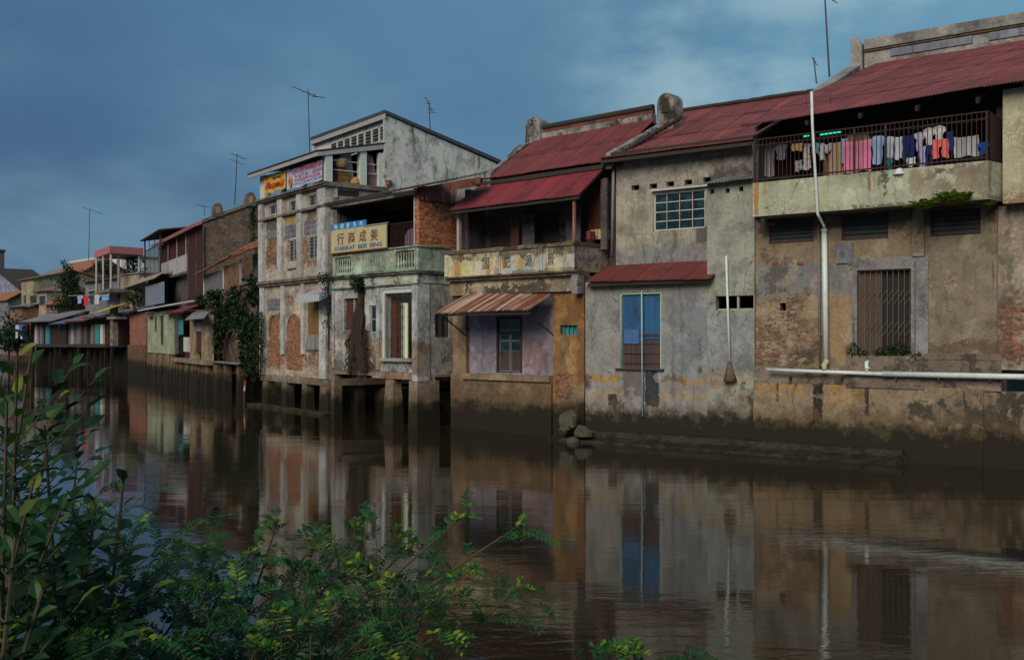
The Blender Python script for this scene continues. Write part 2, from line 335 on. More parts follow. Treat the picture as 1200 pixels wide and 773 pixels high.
M = dict(
 red=roofing('roof_red', (.235,.058,.060), (.15,.036,.042)),
 red2=roofing('roof_red_old', (.185,.038,.044), (.125,.024,.032)),
 redaw=roofing('awning_red', (.205,.026,.036), (.14,.018,.028), rust=(.05,.014,.016), dirt=.3, pale=(.28,.12,.12)),
 redlow=roofing('awning_low_red', (.17,.035,.035), (.10,.022,.024)),
 rusty=roofing('awning_rusty', (.46,.40,.33), (.30,.22,.17), rust=(.15,.032,.016), sheetw=.6, stripes=.95, pale=(.5,.42,.34)),
 zinc=roofing('roof_zinc', (.25,.27,.29), (.16,.17,.19), rust=(.12,.07,.045), pale=(.34,.34,.35)),
 bluezinc=roofing('roof_blue_zinc', (.10,.19,.30), (.08,.14,.22), rust=(.07,.06,.06), pale=(.2,.28,.36)),
 rustzinc=roofing('cladding_rusty', (.34,.13,.055), (.24,.20,.18), rust=(.20,.045,.02), stripes=.7, pale=(.42,.36,.3)),
 pinkp=paint('pink_fascia', (.40,.15,.16), .8, .3), pink=roofing('roof_pink', (.42,.17,.17), (.34,.13,.13), rust=(.2,.08,.07), pale=(.5,.3,.28)),
 tile=roofing('roof_clay_tile', (.33,.11,.045), (.17,.06,.03), rust=(.06,.04,.025), dirt=.8, sheetw=.28, rowh=.3, pale=(.45,.22,.1)),
 dark=paint('dark_timber', (.035,.028,.024), .85, .3), black=paint('shade_black', (.018,.018,.018), .9, .2),  # black: indoor shade put into a near-black colour
 rust=paint('rusty_iron', (.085,.034,.022), .8, .5, (.03,.014,.01), 9), rustbr=paint('rusty_iron_bright', (.19,.145,.115), .8, .5, (.05,.02,.012), 9),
 white=paint('white_paint', (.52,.54,.50), .5, .30, (.14,.12,.10)), pipe=paint('pipe_paint', (.60,.68,.66), .4, .35, (.22,.13,.07), 4, stretch=(1,1,1)),
 pipethin=paint('thin_pipe_paint', (.30,.42,.45), .5, .4, (.12,.09,.06), 4), greypipe=paint('grey_pipe', (.17,.16,.17), .6, .4),
 iron=paint('antenna_metal', (.06,.06,.065), .5, .3, metal=.5), cream=paint('cream_paint', (.42,.40,.28), .7, .45, (.12,.10,.07)),
 fascia=paint('fascia_paint', (.33,.33,.33), .7, .45, (.08,.07,.065)), palegreen=paint('pale_green_paint', (.32,.44,.34), .7, .3, (.12,.13,.09)),
 redframe=paint('red_frame', (.32,.09,.065), .6, .5, (.3,.3,.28), 4), grille=paint('grille_brown', (.030,.013,.010), .75, .5, (.035,.016,.012)),
 glass=glass('dark_glass'), slat=paint('louvre_slats', (.06,.065,.07), .4, .4, (.15,.13,.12)), interior=plaster('dim_interior', (.045,.04,.04), (.03,.03,.034), mould=.5, streak=.6),  # interior: plaster darkened in colour to stand for room shade
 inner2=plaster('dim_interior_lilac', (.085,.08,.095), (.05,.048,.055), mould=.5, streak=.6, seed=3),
 wbrown=wood('brown_boards', (.085,.060,.045), (.035,.025,.020)), wred=wood('red_boards', (.11,.038,.026), (.05,.02,.015)), wgrey=wood('grey_boards', (.17,.17,.18), (.10,.10,.11)),
 wblue=wood('blue_boards', (.030,.125,.27), (.012,.045,.12), plank=.24), wbroken=wood('broken_boards', (.10,.065,.062), (.035,.022,.022), True, .07), wochre=wood('ochre_boards', (.23,.13,.045), (.16,.09,.03)),
 wblackred=wood('dark_red_boards', (.065,.022,.018), (.035,.014,.012), plank=.2), teal=wood('teal_boards', (.05,.26,.30), (.03,.16,.20)),
 floor=plaster('worn_slab', (.24,.22,.19), (.17,.155,.14), mould=.6, seed=2), sign_y=paint('sign_yellow', (.46,.42,.23), .6, .6, (.36,.28,.15), 2), sign_b=paint('sign_blue', (.03,.20,.46), .5, .2, (.05,.1,.2)),
 ink_red=paint('ink_maroon', (.20,.08,.09), .7, .5, (.36,.28,.18)), ink_blue=paint('ink_blue', (.05,.14,.34), .7, .45, (.25,.28,.28)), ink_white=paint('ink_white', (.62,.7,.72), .6, .2), ink_bright=paint('ink_bright_red', (.52,.045,.02), .6, .2), ink_rose=paint('ink_rose', (.55,.05,.13), .6, .2),
 ink_dark=paint('ink_grey', (.06,.065,.08), .8, .3), stone=plaster('wet_stone', (.06,.056,.042), (.035,.038,.026), mould=.7, grime=.6, tide=.12, seed=5),
 tube=emit('fluorescent_tube', (.02,.75,.50), 1.1), bark=paint('bark', (.032,.022,.016), .9, .5, (.02,.016,.012)), twig=paint('twig_bark', (.06,.05,.025), .8, .3),
 leaf_dark=leafmat('creeper_leaves', (.006,.018,.008), (.014,.042,.012), (.06,.10,.02)), leaf_big=leafmat('broad_leaves', (.007,.028,.011), (.020,.070,.018), (.15,.19,.015)),
 leaf_fine=leafmat('feathery_leaves', (.008,.036,.010), (.022,.105,.018), (.22,.30,.012), .3), leaf_fern=leafmat('fern_leaves', (.10,.18,.02), (.18,.30,.03), (.34,.42,.06), .4),
)

# ---------------------------------------------------------------- shared bits
def window(F, th, rc, v, cols, rows, fm='white', gm='glass', t=.05, d=.07, sill=False, bars=None):
    u0, u1, w0, w1 = rc; m = MB(); m.box(u0, u0+t, v, v+d, w0, w1).box(u1-t, u1, v, v+d, w0, w1).box(u0+t, u1-t, v, v+d, w0, w0+t).box(u0+t, u1-t, v, v+d, w1-t, w1)
    for i in range(1, cols): x = u0+(u1-u0)*i/cols; m.box(x-t*.4, x+t*.4, v+.01, v+d-.01, w0+t, w1-t)
    for j in range(1, rows): z = w0+(w1-w0)*j/rows; m.box(u0+t, u1-t, v+.016, v+d-.016, z-t*.32, z+t*.32)
    fr = m.build('window', M[fm] if isinstance(fm, str) else fm, th)
    MB().box(u0+t*.5, u1-t*.5, v+d*.5, v+d*.5+.012, w0+t*.5, w1-t*.5).build('pane', M[gm], (th, fr))
    if sill: MB().box(u0-.08, u1+.08, v-.14, v-.004, w0-.07, w0-.004).build('sill', M['floor'], (th, fr))
    return fr
def louvres(F, th, rc, v, n, fm='fascia', cols=1, sm='slat', t=.045, name='window'):
    u0, u1, w0, w1 = rc; m = MB(); d = .10
    m.box(u0, u0+t, v, v+d, w0, w1).box(u1-t, u1, v, v+d, w0, w1).box(u0+t, u1-t, v, v+d, w0, w0+t).box(u0+t, u1-t, v, v+d, w1-t, w1)
    for i in range(1, cols): x = u0+(u1-u0)*i/cols; m.box(x-t*.5, x+t*.5, v+.01, v+d-.01, w0+t, w1-t)
    fr = m.build(name, M[fm], th); s = MB()
    for i in range(n):
        z = w0+t+(w1-w0-2*t)*(i+.5)/n; h = (w1-w0)/n*.42; s.hexa([(u0+t*.6, v+.02, z-h), (u1-t*.6, v+.02, z-h), (u1-t*.6, v+.03, z-h), (u0+t*.6, v+.03, z-h), (u0+t*.6, v+.075, z+h), (u1-t*.6, v+.075, z+h), (u1-t*.6, v+.085, z+h), (u0+t*.6, v+.085, z+h)])
    s.build('slats', M[sm], (th, fr)); return fr
def text_mesh(body, F, org, u0, u1, w0, w1, v, mat, parent, name='lettering', shear=0.0, slope=0.0, stretch=True, bold=.0):
    """flat lettering filling the rectangle u0..u1, w0..w1 at depth v (facing the river); slope tilts the line of writing"""
    c = bpy.data.curves.new('t', 'FONT'); c.body = body; c.extrude = .0; c.offset = bold; c.shear = shear; c.resolution_u = 3
    o = bpy.data.objects.new('t', c); col.objects.link(o); bpy.context.view_layer.update()
    me = bpy.data.meshes.new_from_object(o.evaluated_get(bpy.context.evaluated_depsgraph_get())); bpy.data.objects.remove(o)
    xs = [q.co.x for q in me.vertices]; ys = [q.co.y for q in me.vertices]; x0, x1, y0, y1 = min(xs), max(xs), min(ys), max(ys)
    for q in me.vertices:
        a = (q.co.x-x0)/(x1-x0); b = (q.co.y-y0)/(y1-y0); u = u0+(u1-u0)*a; q.co = Vector((u-org[0], v-org[1], w0+(w1-w0)*b+slope*(u-u0)-org[2]))
    me.materials.append(mat); ob = bpy.data.objects.new(name, me); col.objects.link(ob); ob.parent = parent
    md = ob.modifiers.new('thick', 'SOLIDIFY'); md.thickness = .012; md.offset = 0; return ob
def leaf(m, p, d, n, L, Wd, tone, fold=.25):
    """pointed leaf from p along d with normal n"""
    d = d.normalized(); s = d.cross(n)
    if s.length < 1e-3: s = d.cross(Vector((.3, .5, .8)))
    s.normalize(); n = s.cross(d)
    q = [p, p+d*L*.3+s*Wd*.5+n*fold*Wd, p+d*L*.68+s*Wd*.42+n*fold*Wd*.8, p+d*L-n*L*.10, p+d*L*.68-s*Wd*.42+n*fold*Wd*.8, p+d*L*.3-s*Wd*.5+n*fold*Wd, p+d*L*.35, p+d*L*.7-n*L*.02]
    m.add(q, [(0,1,6),(1,2,7,6),(2,3,7),(3,4,7),(4,5,6,7),(5,0,6)], tone)
def rv(r=random): return Vector((r.gauss(0,1), r.gauss(0,1), r.gauss(0,1))).normalized()
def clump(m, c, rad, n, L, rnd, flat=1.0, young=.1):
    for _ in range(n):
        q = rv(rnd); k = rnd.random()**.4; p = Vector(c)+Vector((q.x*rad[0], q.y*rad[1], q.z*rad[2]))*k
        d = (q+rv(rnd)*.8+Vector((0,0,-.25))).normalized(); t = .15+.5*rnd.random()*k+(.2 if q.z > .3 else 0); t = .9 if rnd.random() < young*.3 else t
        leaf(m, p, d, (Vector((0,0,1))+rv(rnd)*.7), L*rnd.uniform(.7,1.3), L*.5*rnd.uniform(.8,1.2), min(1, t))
def blob_clumps(m, c, rad, k, n, L, rnd, cr=.38):
    for _ in range(k):
        q = rv(rnd); s = rnd.random()**.5; p = (c[0]+q.x*rad[0]*s, c[1]+q.y*rad[1]*s, c[2]+q.z*rad[2]*s); r = min(rad)*cr*rnd.uniform(.6,1.5)
        clump(m, p, (r*1.2, r*1.2, r*.8), n, L, rnd)
def antenna(F, base, top, boom, els, label, r=.022, group=None, tilt=0):
    """base/top points in frame coords; boom = (left point, right point); els = list of (pos 0..1, half length)"""
    th = Thing('tv_antenna', label, 'antenna', F, base, group)
    MB().tube([base, top], [r*1.3, r], 6).build('mast', M['iron'], th)
    if boom:
        MB().tube(boom, r*.8, 6).build('boom', M['iron'], th); e = MB(); a, b = Vector(boom[0]), Vector(boom[1])
        for t, hl in els: p = a.lerp(b, t); e.tube([p-Vector((.12*hl, hl, 0)), p+Vector((.12*hl, hl, 0))], r*.5, 5)
        e.build('elements', M['iron'], th)
    return th
# ================================================================ camera, light, sky
cam = bpy.data.cameras.new('camera'); co_ = bpy.data.objects.new('camera', cam); col.objects.link(co_); sc.camera = co_
cam.sensor_width = 36; cam.lens = 36*f/1200; cam.shift_y = (H0-386.5)/1200; cam.clip_end = 6000; cam.clip_start = .05
co_.location = (0, 0, EYE); co_.rotation_euler = (R(90), 0, 0)
SUN_EL, SUN_AZ = 33, 204          # from behind the camera, a little to the left
sun = bpy.data.lights.new('sun', 'SUN'); sun.energy = 2.8; sun.angle = R(35); sun.color = (1, .88, .72)
so = bpy.data.objects.new('sun', sun); col.objects.link(so)
d = Vector((sin(R(SUN_AZ))*cos(R(SUN_EL)), cos(R(SUN_AZ))*cos(R(SUN_EL)), sin(R(SUN_EL))))
so.rotation_euler = d.to_track_quat('Z', 'Y').to_euler()
wd = bpy.data.worlds.new('World'); sc.world = wd; wd.use_nodes = True; nt = wd.node_tree; nt.nodes.clear()
class WT(NT):
    def __init__(s): s.t = nt; s.out = nt.nodes.new('ShaderNodeOutputWorld')
T = WT(); sky = T.n('TexSky', {'sky_type': 'NISHITA', 'sun_disc': False, 'sun_elevation': R(SUN_EL), 'sun_rotation': R(SUN_AZ)})
sky.air_density = 1.2; sky.dust_density = 2.0
dr = T.n('TexCoord').outputs['Generated']; x, y, z = T.sep(dr)
hz = T.math('ADD', T.math('MAXIMUM', z, 0.0), .30); pl = T.n('CombineXYZ', None, X=T.math('DIVIDE', x, hz), Y=T.math('DIVIDE', y, hz), Z=0.0).outputs[0]
c1 = T.noise(T.vmath('ADD', pl, (3.1, 1.7, 0)), .75, 5, .5, .3); c2 = T.noise(T.vmath('ADD', pl, (8.3, 4.2, 2)), 2.2, 7, .55)
cl = T.math('ADD', T.math('MULTIPLY', c1, .7), T.math('MULTIPLY', c2, .3))
# overcast: a heavy blue bank low on the left, thinner and paler cloud up to the right
side = T.ramp(T.math('ADD', T.math('ADD', T.math('MULTIPLY', x, .9), T.math('MULTIPLY', z, 1.1)), T.math('MULTIPLY', cl, .5)), -.15, .95)
cloud = T.mix(side, (.70, 1.80, 3.75), (2.05, 4.8, 7.1))
cloud = T.mix(T.ramp(cl, .47, .68, 0, .38), cloud, (4.2, 7.6, 9.4)); cloud = T.mix(T.ramp(cl, .48, .34, 0, .28), cloud, (.75, 2.0, 3.9))
dd = T.n('VectorMath', {'operation': 'DOT_PRODUCT'}, _0=dr, _1=(.245, .926, .287)).outputs[1]
cloud = T.mix(T.math('MULTIPLY', T.ramp(dd, .972, .998), T.ramp(c2, .42, .62, 0, .75)), cloud, (5.6, 8.4, 9.6))
cloud = T.mix(T.math('MULTIPLY', T.ramp(z, .5, .95), .6), cloud, (2.0, 2.4, 2.7))
skyc = T.mix(.90, sky.outputs[0], cloud)
bg = T.n('Background', None, Color=skyc, Strength=.055); T.t.links.new(bg.outputs[0], T.out.inputs[0])
vs = sc.view_settings; vs.view_transform = 'Standard'; vs.look = 'None'; vs.gamma = 1; vs.use_curve_mapping = False; vs.exposure = .15

# ================================================================ setting
# river
T = NT('river_water'); co = T.obj(); x, y, z = T.sep(co)
r1 = T.noise(T.scale(co, (.9, 2.6, 1)), 1.6, 4, .55, .4); r2 = T.noise(T.scale(co, (.5, 1.5, 1)), .55, 3, .5); r3 = T.noise(T.scale(co, (1, 2.2, 1)), 6.0, 3, .55)
zone = T.ramp(T.noise(T.scale(co, (.35, 1.0, 1)), .16, 4, .55), .44, .62, .22, 1.0)
band = T.math('MAXIMUM', zone, T.ramp(T.noise(T.scale(T.vmath('ADD', co, (5, 3, 0)), (.12, 1.0, 1)), .35, 5, .6), .56, .66, 0, 1.0))
hgt = T.math('ADD', T.math('MULTIPLY', T.math('ADD', T.math('MULTIPLY', r1, .55), T.math('MULTIPLY', r3, .10)), band), T.math('MULTIPLY', r2, .55))
wc = T.mix(T.ramp(T.noise(co, .12, 5, .6), .4, .65), (.017, .013, .008), (.023, .018, .011))
water = T.fin(wc, .045, hgt, .065, .14, spec=.5); 
for n in water.node_tree.nodes:
    if n.type == 'BSDF_PRINCIPLED': n.inputs['IOR'].default_value = 1.45
m = MB(); m.add([(-700, 3.6, 0), (260, 3.6, 0), (260, 420, 0), (-700, 420, 0)], [(0,1,2,3)])
m.build('river', water, F=W0, org=(0,0,0), kind='structure')
# land behind the far bank, to the horizon, with an embankment face
def off(F, px, v=2.6): u = F.at(px, 400)[0]; p = F.world((u, v, 0)); return (p.x, p.y)
pA = FA.world((70, 2.6, 0)); line = [(pA.x, pA.y), off(FA, 880), off(FC, 685), off(FD, 530), off(FE, 388), off(FF, 305), off(FF, 153)]
pG = FG.world((-120, 2.6, 0)); line.append((pG.x, pG.y))
ground = plaster('bare_ground', (.09,.085,.06), (.06,.07,.04), mould=.3)
far = [(2500, line[0][1]), (2500, 4500), (-4500, 4500), (-4500, pG.y+60)]
m = MB(); n = len(line); m.add([(a, b, 1.05) for a, b in line+[]]+[(a, b, 1.05) for a, b in far[::-1]], [tuple(range(n+4))]); m.build('far_bank_ground', ground, F=W0, org=(0,0,0), kind='structure')
m = MB()
for (a, b), (c, e) in zip(line, line[1:]): m.add([(a,b,-1),(c,e,-1),(c,e,1.045),(a,b,1.045)], [(0,1,2,3)])
bankm = plaster('bank_stone', (.055,.048,.036), (.035,.034,.025), mould=.8, grime=.6, tide=.5, brick=.35, brickc=(.09,.045,.03)); m.build('embankment', bankm, F=W0, org=(0,0,0), kind='structure')
# near bank, under the shrubs
T = NT('bank_soil'); co = T.obj(); n1 = T.noise(co, 3, 8, .7); soil = T.fin(T.mix(n1, (.035,.028,.016), (.05,.06,.025)), .95, n1, 1, .08)
m = MB(); rnd = random.Random(3); nx, prof = 60, [(-60,1.75),(-6,1.7),(0,1.62),(2.0,1.5),(3.1,1.15),(4.3,.35),(5.0,-.15)]
for j, (yy, zz) in enumerate(prof):
    for i in range(nx+1): xx = -60+120*i/nx; m.v.append((xx, yy+.35*sin(xx*.9+j)*(0 < j), zz+.08*sin(xx*1.7+j*2)))
for j in range(len(prof)-1):
    for i in range(nx): a = j*(nx+1)+i; m.f.append((a, a+1, a+nx+2, a+nx+1))
m.build('near_bank', soil, F=W0, org=(0,0,0), smooth=True, kind='structure')

# ================================================================ HOUSE A: the verandah house with the laundry (right)
F = FA; P = F.at
uL, uR = 0.0, 6.46
orgA = (3.2, 0, 0)
A = Thing('shophouse', 'rightmost full shophouse with caged laundry verandah, pale green parapet and dark iron gate', 'house', F, orgA, 'shophouses along the river')
wB = P(1010, 246, -.9)[2]                      # underside of the verandah parapet
door = F.rect(1005, 317, 1068, 417); vents = [F.rect(901,257,954,283), F.rect(986,252,1041,279), F.rect(1090,247,1149,274)]
hole = F.rect(914,355,921,364)
GREY, TAN, LIL, OCH = (.19,.195,.20), (.30,.215,.125), (.20,.185,.19), (.36,.215,.075)
def pr(x0, y0, x1, y1, c, s=.8, e=.12, v=0.0): r = F.rect(x0, y0, x1, y1, v); return (*r, c, s, e)
pl_wall = plaster('verandah_house_wall', (.26,.215,.15), (.20,.16,.105), orgA, [
   pr(885,310,1003,348,GREY,.9,.10), pr(885,350,940,425,'brick',.6,.35), pr(885,350,960,425,(.30,.215,.15),.6,.2), pr(965,348,1003,425,TAN,.7,.12), pr(1070,312,1085,421,GREY,.8,.03), pr(1087,270,1168,412,(.215,.19,.15),.8,.15),
   pr(895,305,925,345,MOULD,.6,.25), pr(885,405,960,430,MOULD,.8,.16), pr(930,370,960,415,'brick',.5,.3), pr(1085,400,1175,418,(.10,.065,.04),.7,.12), pr(885,255,1168,262,MOULD,.7,.14)], grime=.45, mould=.28, streak=.35, seed=1, brickc=(.24,.12,.07))
MB().wall(uL+.01, uR-.15, 2.2, wB+.12, .0, .25, [door, *vents, hole]).build('wall', pl_wall, A)
base_m = plaster('verandah_house_footing', (.27,.215,.15), (.21,.165,.115), orgA, [
   pr(895,445,940,462,OCH,.75,.2), pr(975,440,1012,470,OCH,.7,.25), pr(1080,445,1190,462,(.25,.19,.12),.6,.2), pr(955,435,967,500,(.010,.010,.008),1,.035), pr(957,435,965,520,(.010,.010,.008),1,.03), pr(1016,442,1020,486,(.012,.011,.010),1,.02), pr(1130,440,1133,480,(.03,.03,.025),.8,.02), pr(912,440,915,470,(.04,.035,.03),.8,.02), pr(1066,470,1168,496,(.022,.026,.020),.9,.14), pr(1170,420,1200,560,(.022,.022,.018),.9,.12), pr(920,440,935,450,MOULD,.8,.1)], grime=.5, mould=.38, streak=.45, seed=2, tide=.88, tidetop=.6)
wP = P(950, 439)[2]
MB().wall(uL+.01, 6.0, -.6, wP-.25, -.16, .28).wall(6.0, 9.5, -.6, wP-.3, -.10, .28).build('footing', base_m, A)
# sloping weathered ledge on top of the footing and the door step
m = MB(); m.prism([(-.16, wP-.249), (.30, wP-.249), (.30, 2.4), (-.002, 2.4), (-.155, wP-.16)], 'u', uL+.01, door[0]-.25)
r = F.rect(1084, 414, 1176, 421); m.box(door[0]-.25, door[1]+.35, -.20, .002, wP-.30, door[2]-.004).box(r[0], 6.4, -.14, -.004, r[2]-.02, r[3]).box(door[1]+.35, 6.4, -.15, .10, wP-.30, r[2]-.03)
m.build('ledge', plaster('verandah_house_ledge', (.20,.165,.13), (.15,.12,.10), orgA, mould=.75, grime=.6, seed=4), A)
# door surround and pilaster
m = MB(); d0, d1, z0, z1 = door; m.box(d0-.13, d0-.002, -.05, .1, z0, z1+.16).box(d1+.002, d1+.09, -.05, .1, z0, z1+.16).box(d0-.002, d1+.002, -.048, .1, z1+.002, z1+.158)
r = F.rect(1070, 250, 1084, 312); m.box(d1+.12, d1+.42, -.045, -.003, z0, z1+.30); m.box(d0-.25, d1+.119, -.035, -.003, z1+.16, z1+.32)
m.build('door_surround', plaster('surround_grey', (.23,.225,.235), (.18,.175,.18), orgA, mould=.45, rust=.3, seed=5), A)
MB().box(r[0], r[1], -.09, -.004, z1+.305, wB+.1).build('pilaster', plaster('pilaster_tan', (.25,.20,.15), (.2,.16,.12), orgA, seed=6), A)
# collapsible gate in front of a boarded leaf
g = MB(); n = 10
for i in range(n): x = d0+.04+(d1-d0-.08)*i/(n-1); g.box(x-.005, x+.005, .03, .05, z0+.02, z1-.02)
for k in range(5):
    za = z0+.1+(z1-z0-.2)*k/5; hh = (z1-z0-.2)/5
    for i in range(n-1):
        if k in (1, 3): x = d0+.04+(d1-d0-.08)*i/(n-1); x2 = d0+.04+(d1-d0-.08)*(i+1)/(n-1); g.bar((x, .06, za), (x2, .06, za+hh*.5), .007); g.bar((x, .062, za+hh*.5), (x2, .062, za+hh), .007)
for q in (z0+.01, z1-.03): g.box(d0+.01, d1-.01, .02, .07, q, q+.035)
gate = g.build('gate', M['rustbr'], A)
MB().box(d0+.01, d0+(d1-d0)*.42, .12, .16, z0, z1).build('door', wood('greyed_boards', (.105,.08,.062), (.04,.03,.024), plank=.2), A)
MB().box(d0+(d1-d0)*.42+.01, d1-.01, .17, .20, z0, z1).build('door', M['black'], A)  # near-black panel stands in for the shade behind the gate
louvres(F, A, vents[0], .04, 6, 'rust'); louvres(F, A, vents[1], .08, 5, 'rust'); louvres(F, A, vents[2], .1, 5, 'dark')
# small things on the wall: lintel stubs, putlog bricks, meter box
sbm = plaster('stub_brick', (.30,.12,.06), (.22,.09,.05))
for x, y in ((908,307),(938,308),(905,262)): q = P(x, y); MB().box(q[0]-.09, q[0]+.09, -.03, -.003, q[2]-.05, q[2]+.03).build('brick_stub', sbm, A)
r = F.rect(981,286,1000,308); MB().box(r[0], r[1], -.05, -.002, r[2], r[3]).build('patch_panel', plaster('patch_grey', (.17,.19,.23), (.14,.15,.18)), A)
# verandah: slab, parapet with chamfered end, back wall, side walls
vf = -.9; a = P(882, 213, vf); b = P(1158, 190, vf); c = F.side(1178, 196, uR-.02)
wt = (a[2]+b[2])/2; lowL = P(882, 254, vf)[2]; u0p, u1p = a[0], b[0]; vC = -.25
par = plaster('parapet_pale_green', (.43,.45,.35), (.37,.385,.29), orgA, [
   pr(884,215,889,252,(.34,.15,.05),.8,.03,vf), pr(895,215,897,235,(.36,.20,.09),.5,.03,vf), pr(1017,203,1020,248,(.28,.12,.04),.85,.03,vf), pr(1024,203,1026,230,(.3,.18,.09),.5,.03,vf), pr(1030,200,1042,235,MOULD,.85,.14,vf), pr(1085,193,1158,205,(.10,.07,.05),.8,.16,vf), pr(1122,200,1154,232,(.06,.05,.045),.75,.25,vf), pr(1066,196,1080,225,(.07,.06,.05),.6,.2,vf), pr(1105,192,1112,236,(.09,.07,.055),.7,.1,vf), pr(1045,196,1052,240,(.16,.08,.04),.6,.1,vf), pr(1095,195,1110,222,MOULD,.6,.12,vf),
   pr(1000,240,1180,248,MOULD,.7,.1,vf), pr(1060,200,1158,240,(.36,.32,.24),.5,.3,vf)], grime=.25, mould=.20, streak=.28, seed=8, under=(.40,.39,.30), rust=.25)
m = MB(); m.box(u0p, u1p, vf, vf+.12, lowL, wt)
m.hexa([(u1p+.001,vf,lowL),(uR-.01,vC,lowL),(uR-.09,vC+.09,lowL),(u1p+.001,vf+.12,lowL),(u1p+.001,vf,wt),(uR-.01,vC,wt),(uR-.09,vC+.09,wt),(u1p+.001,vf+.12,wt)])
m.build('parapet', par, A)
MB().prism([(u0p+.02, vf+.125), (u1p-.01, vf+.125), (uR-.12, vC+.1), (uR-.12, 3.4), (u0p+.02, 3.4)], 'w', lowL+.02, lowL+.24).build('verandah_floor', M['floor'], A)
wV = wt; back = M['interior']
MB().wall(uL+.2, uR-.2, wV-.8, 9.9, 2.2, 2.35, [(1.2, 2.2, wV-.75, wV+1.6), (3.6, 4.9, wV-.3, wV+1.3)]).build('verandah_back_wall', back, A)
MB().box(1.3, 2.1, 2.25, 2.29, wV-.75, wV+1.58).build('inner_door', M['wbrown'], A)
# party walls and back of the house
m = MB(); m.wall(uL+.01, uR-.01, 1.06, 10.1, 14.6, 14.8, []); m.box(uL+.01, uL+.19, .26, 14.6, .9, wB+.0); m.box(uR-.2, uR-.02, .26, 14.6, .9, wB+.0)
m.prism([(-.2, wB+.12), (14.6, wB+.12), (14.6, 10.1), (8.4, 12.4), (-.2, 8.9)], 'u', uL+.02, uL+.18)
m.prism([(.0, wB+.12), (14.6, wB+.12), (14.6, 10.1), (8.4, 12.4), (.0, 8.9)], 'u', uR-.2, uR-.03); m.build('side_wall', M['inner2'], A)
panelm = plaster('panel_blue_grey', (.20,.22,.27), (.16,.17,.21), mould=.3)
# roof: one long front slope, rear slope
vr = 8.4; rw = P(1100, 63, vr)[2]; uV = .1; eL = (uV-.12, -1.0, F.side(877,147,uV)[2]-.06); eR = (9.6, -1.0, P(1190, 93, -1.0)[2]); vK = P(1042, 115, -1.0)
MB().sheet(eL, (eR[0], -1.0, eR[2]), (uV+.85, vr, rw), (13.0, vr, rw), rows=4, seed=4, sheetw=1.1).sheet((uV-.10, -.97, eL[2]+.03), (uV+1.0, -.97, eL[2]+.05), (uV+.02, 4.4, F.side(952,113,uV)[2]-.02), (uV+1.0, 4.4, F.side(952,113,uV)[2]-.02), rows=2, seed=7).build('roof', M['red'], A)
MB().sheet((uL-.1, 15, 10.2), (13.0, 15, 10.2), (uL+.1, vr+.1, rw), (13.0, vr+.1, rw), rows=3, seed=9).build('rear_roof', M['red2'], A)
for i in range(7): u = .4+i*1.4; MB().bar((u, -.9, eL[2]-.12), (u, vr-.1, rw-.22), .07, .12).build('rafter', M['dark'], A)
# ridge wall with cap, frieze and panels; raking parapet with finial on the left
q0 = P(1013, 76, vr)[0]; zt = P(1011, 48, vr)[2]; zb = rw-.1; capm = plaster('ridge_wall', (.30,.295,.28), (.20,.20,.20), orgA, mould=.5, streak=.3, seed=11, under=(.32,.24,.19))
H = zt-zb; ridge = MB().box(q0, 14, vr, vr+.34, zb, zb+H*.62).build('ridge_wall', capm, A); MB().box(q0+.02, 14, vr-.12, vr+.46, zb+H*.645, zt).build('coping', capm, (A, ridge))
MB().box(q0+.02, 14, vr-.07, vr-.002, zb+H*.57, zb+H*.64).build('moulding', plaster('mouldy_band', (.12,.08,.05), (.08,.06,.045), mould=.6), (A, ridge))
u = q0+.9
while u < 13: MB().box(u, min(u+2.6, 13.9), vr-.05, vr-.003, zb+H*.27, zb+H*.53).build('panel', panelm, (A, ridge)); u += 3.1
a, b = P(998, 78, vr), P(1011, 76, vr); MB().prism([(a[0], a[2]-.5), (b[0], a[2]-.5), (b[0], P(1011,52,vr)[2]), (a[0]+.1, P(999,43,vr)[2]), (a[0], P(998,44,vr)[2])], 'v', vr-.1, vr+.5).build('finial', capm, A)
s0, s1 = F.side(952, 112, uV), F.side(999, 78, uV)
MB().hexa([(uV-.1,s0[1],s0[2]-.5),(uV+.3,s0[1],s0[2]-.5),(uV+.3,s1[1],s1[2]-.5),(uV-.1,s1[1],s1[2]-.5),(uV-.1,s0[1],s0[2]+.12),(uV+.35,s0[1],s0[2]+.12),(uV+.35,s1[1],s1[2]+.05),(uV-.1,s1[1],s1[2]+.05)]).build('raking_parapet', capm, A)
MB().hexa([(uV+.305,s0[1]-.1,s0[2]-.5),(uV+.75,s0[1]-.1,s0[2]-.5),(uV+.75,s1[1],s1[2]-.5),(uV+.305,s1[1],s1[2]-.5),(uV+.355,s0[1]-.1,s0[2]-.05),(uV+.75,s0[1]-.1,s0[2]-.05),(uV+.75,s1[1],s1[2]-.15),(uV+.355,s1[1],s1[2]-.15)]).build('flashing', panelm, A)
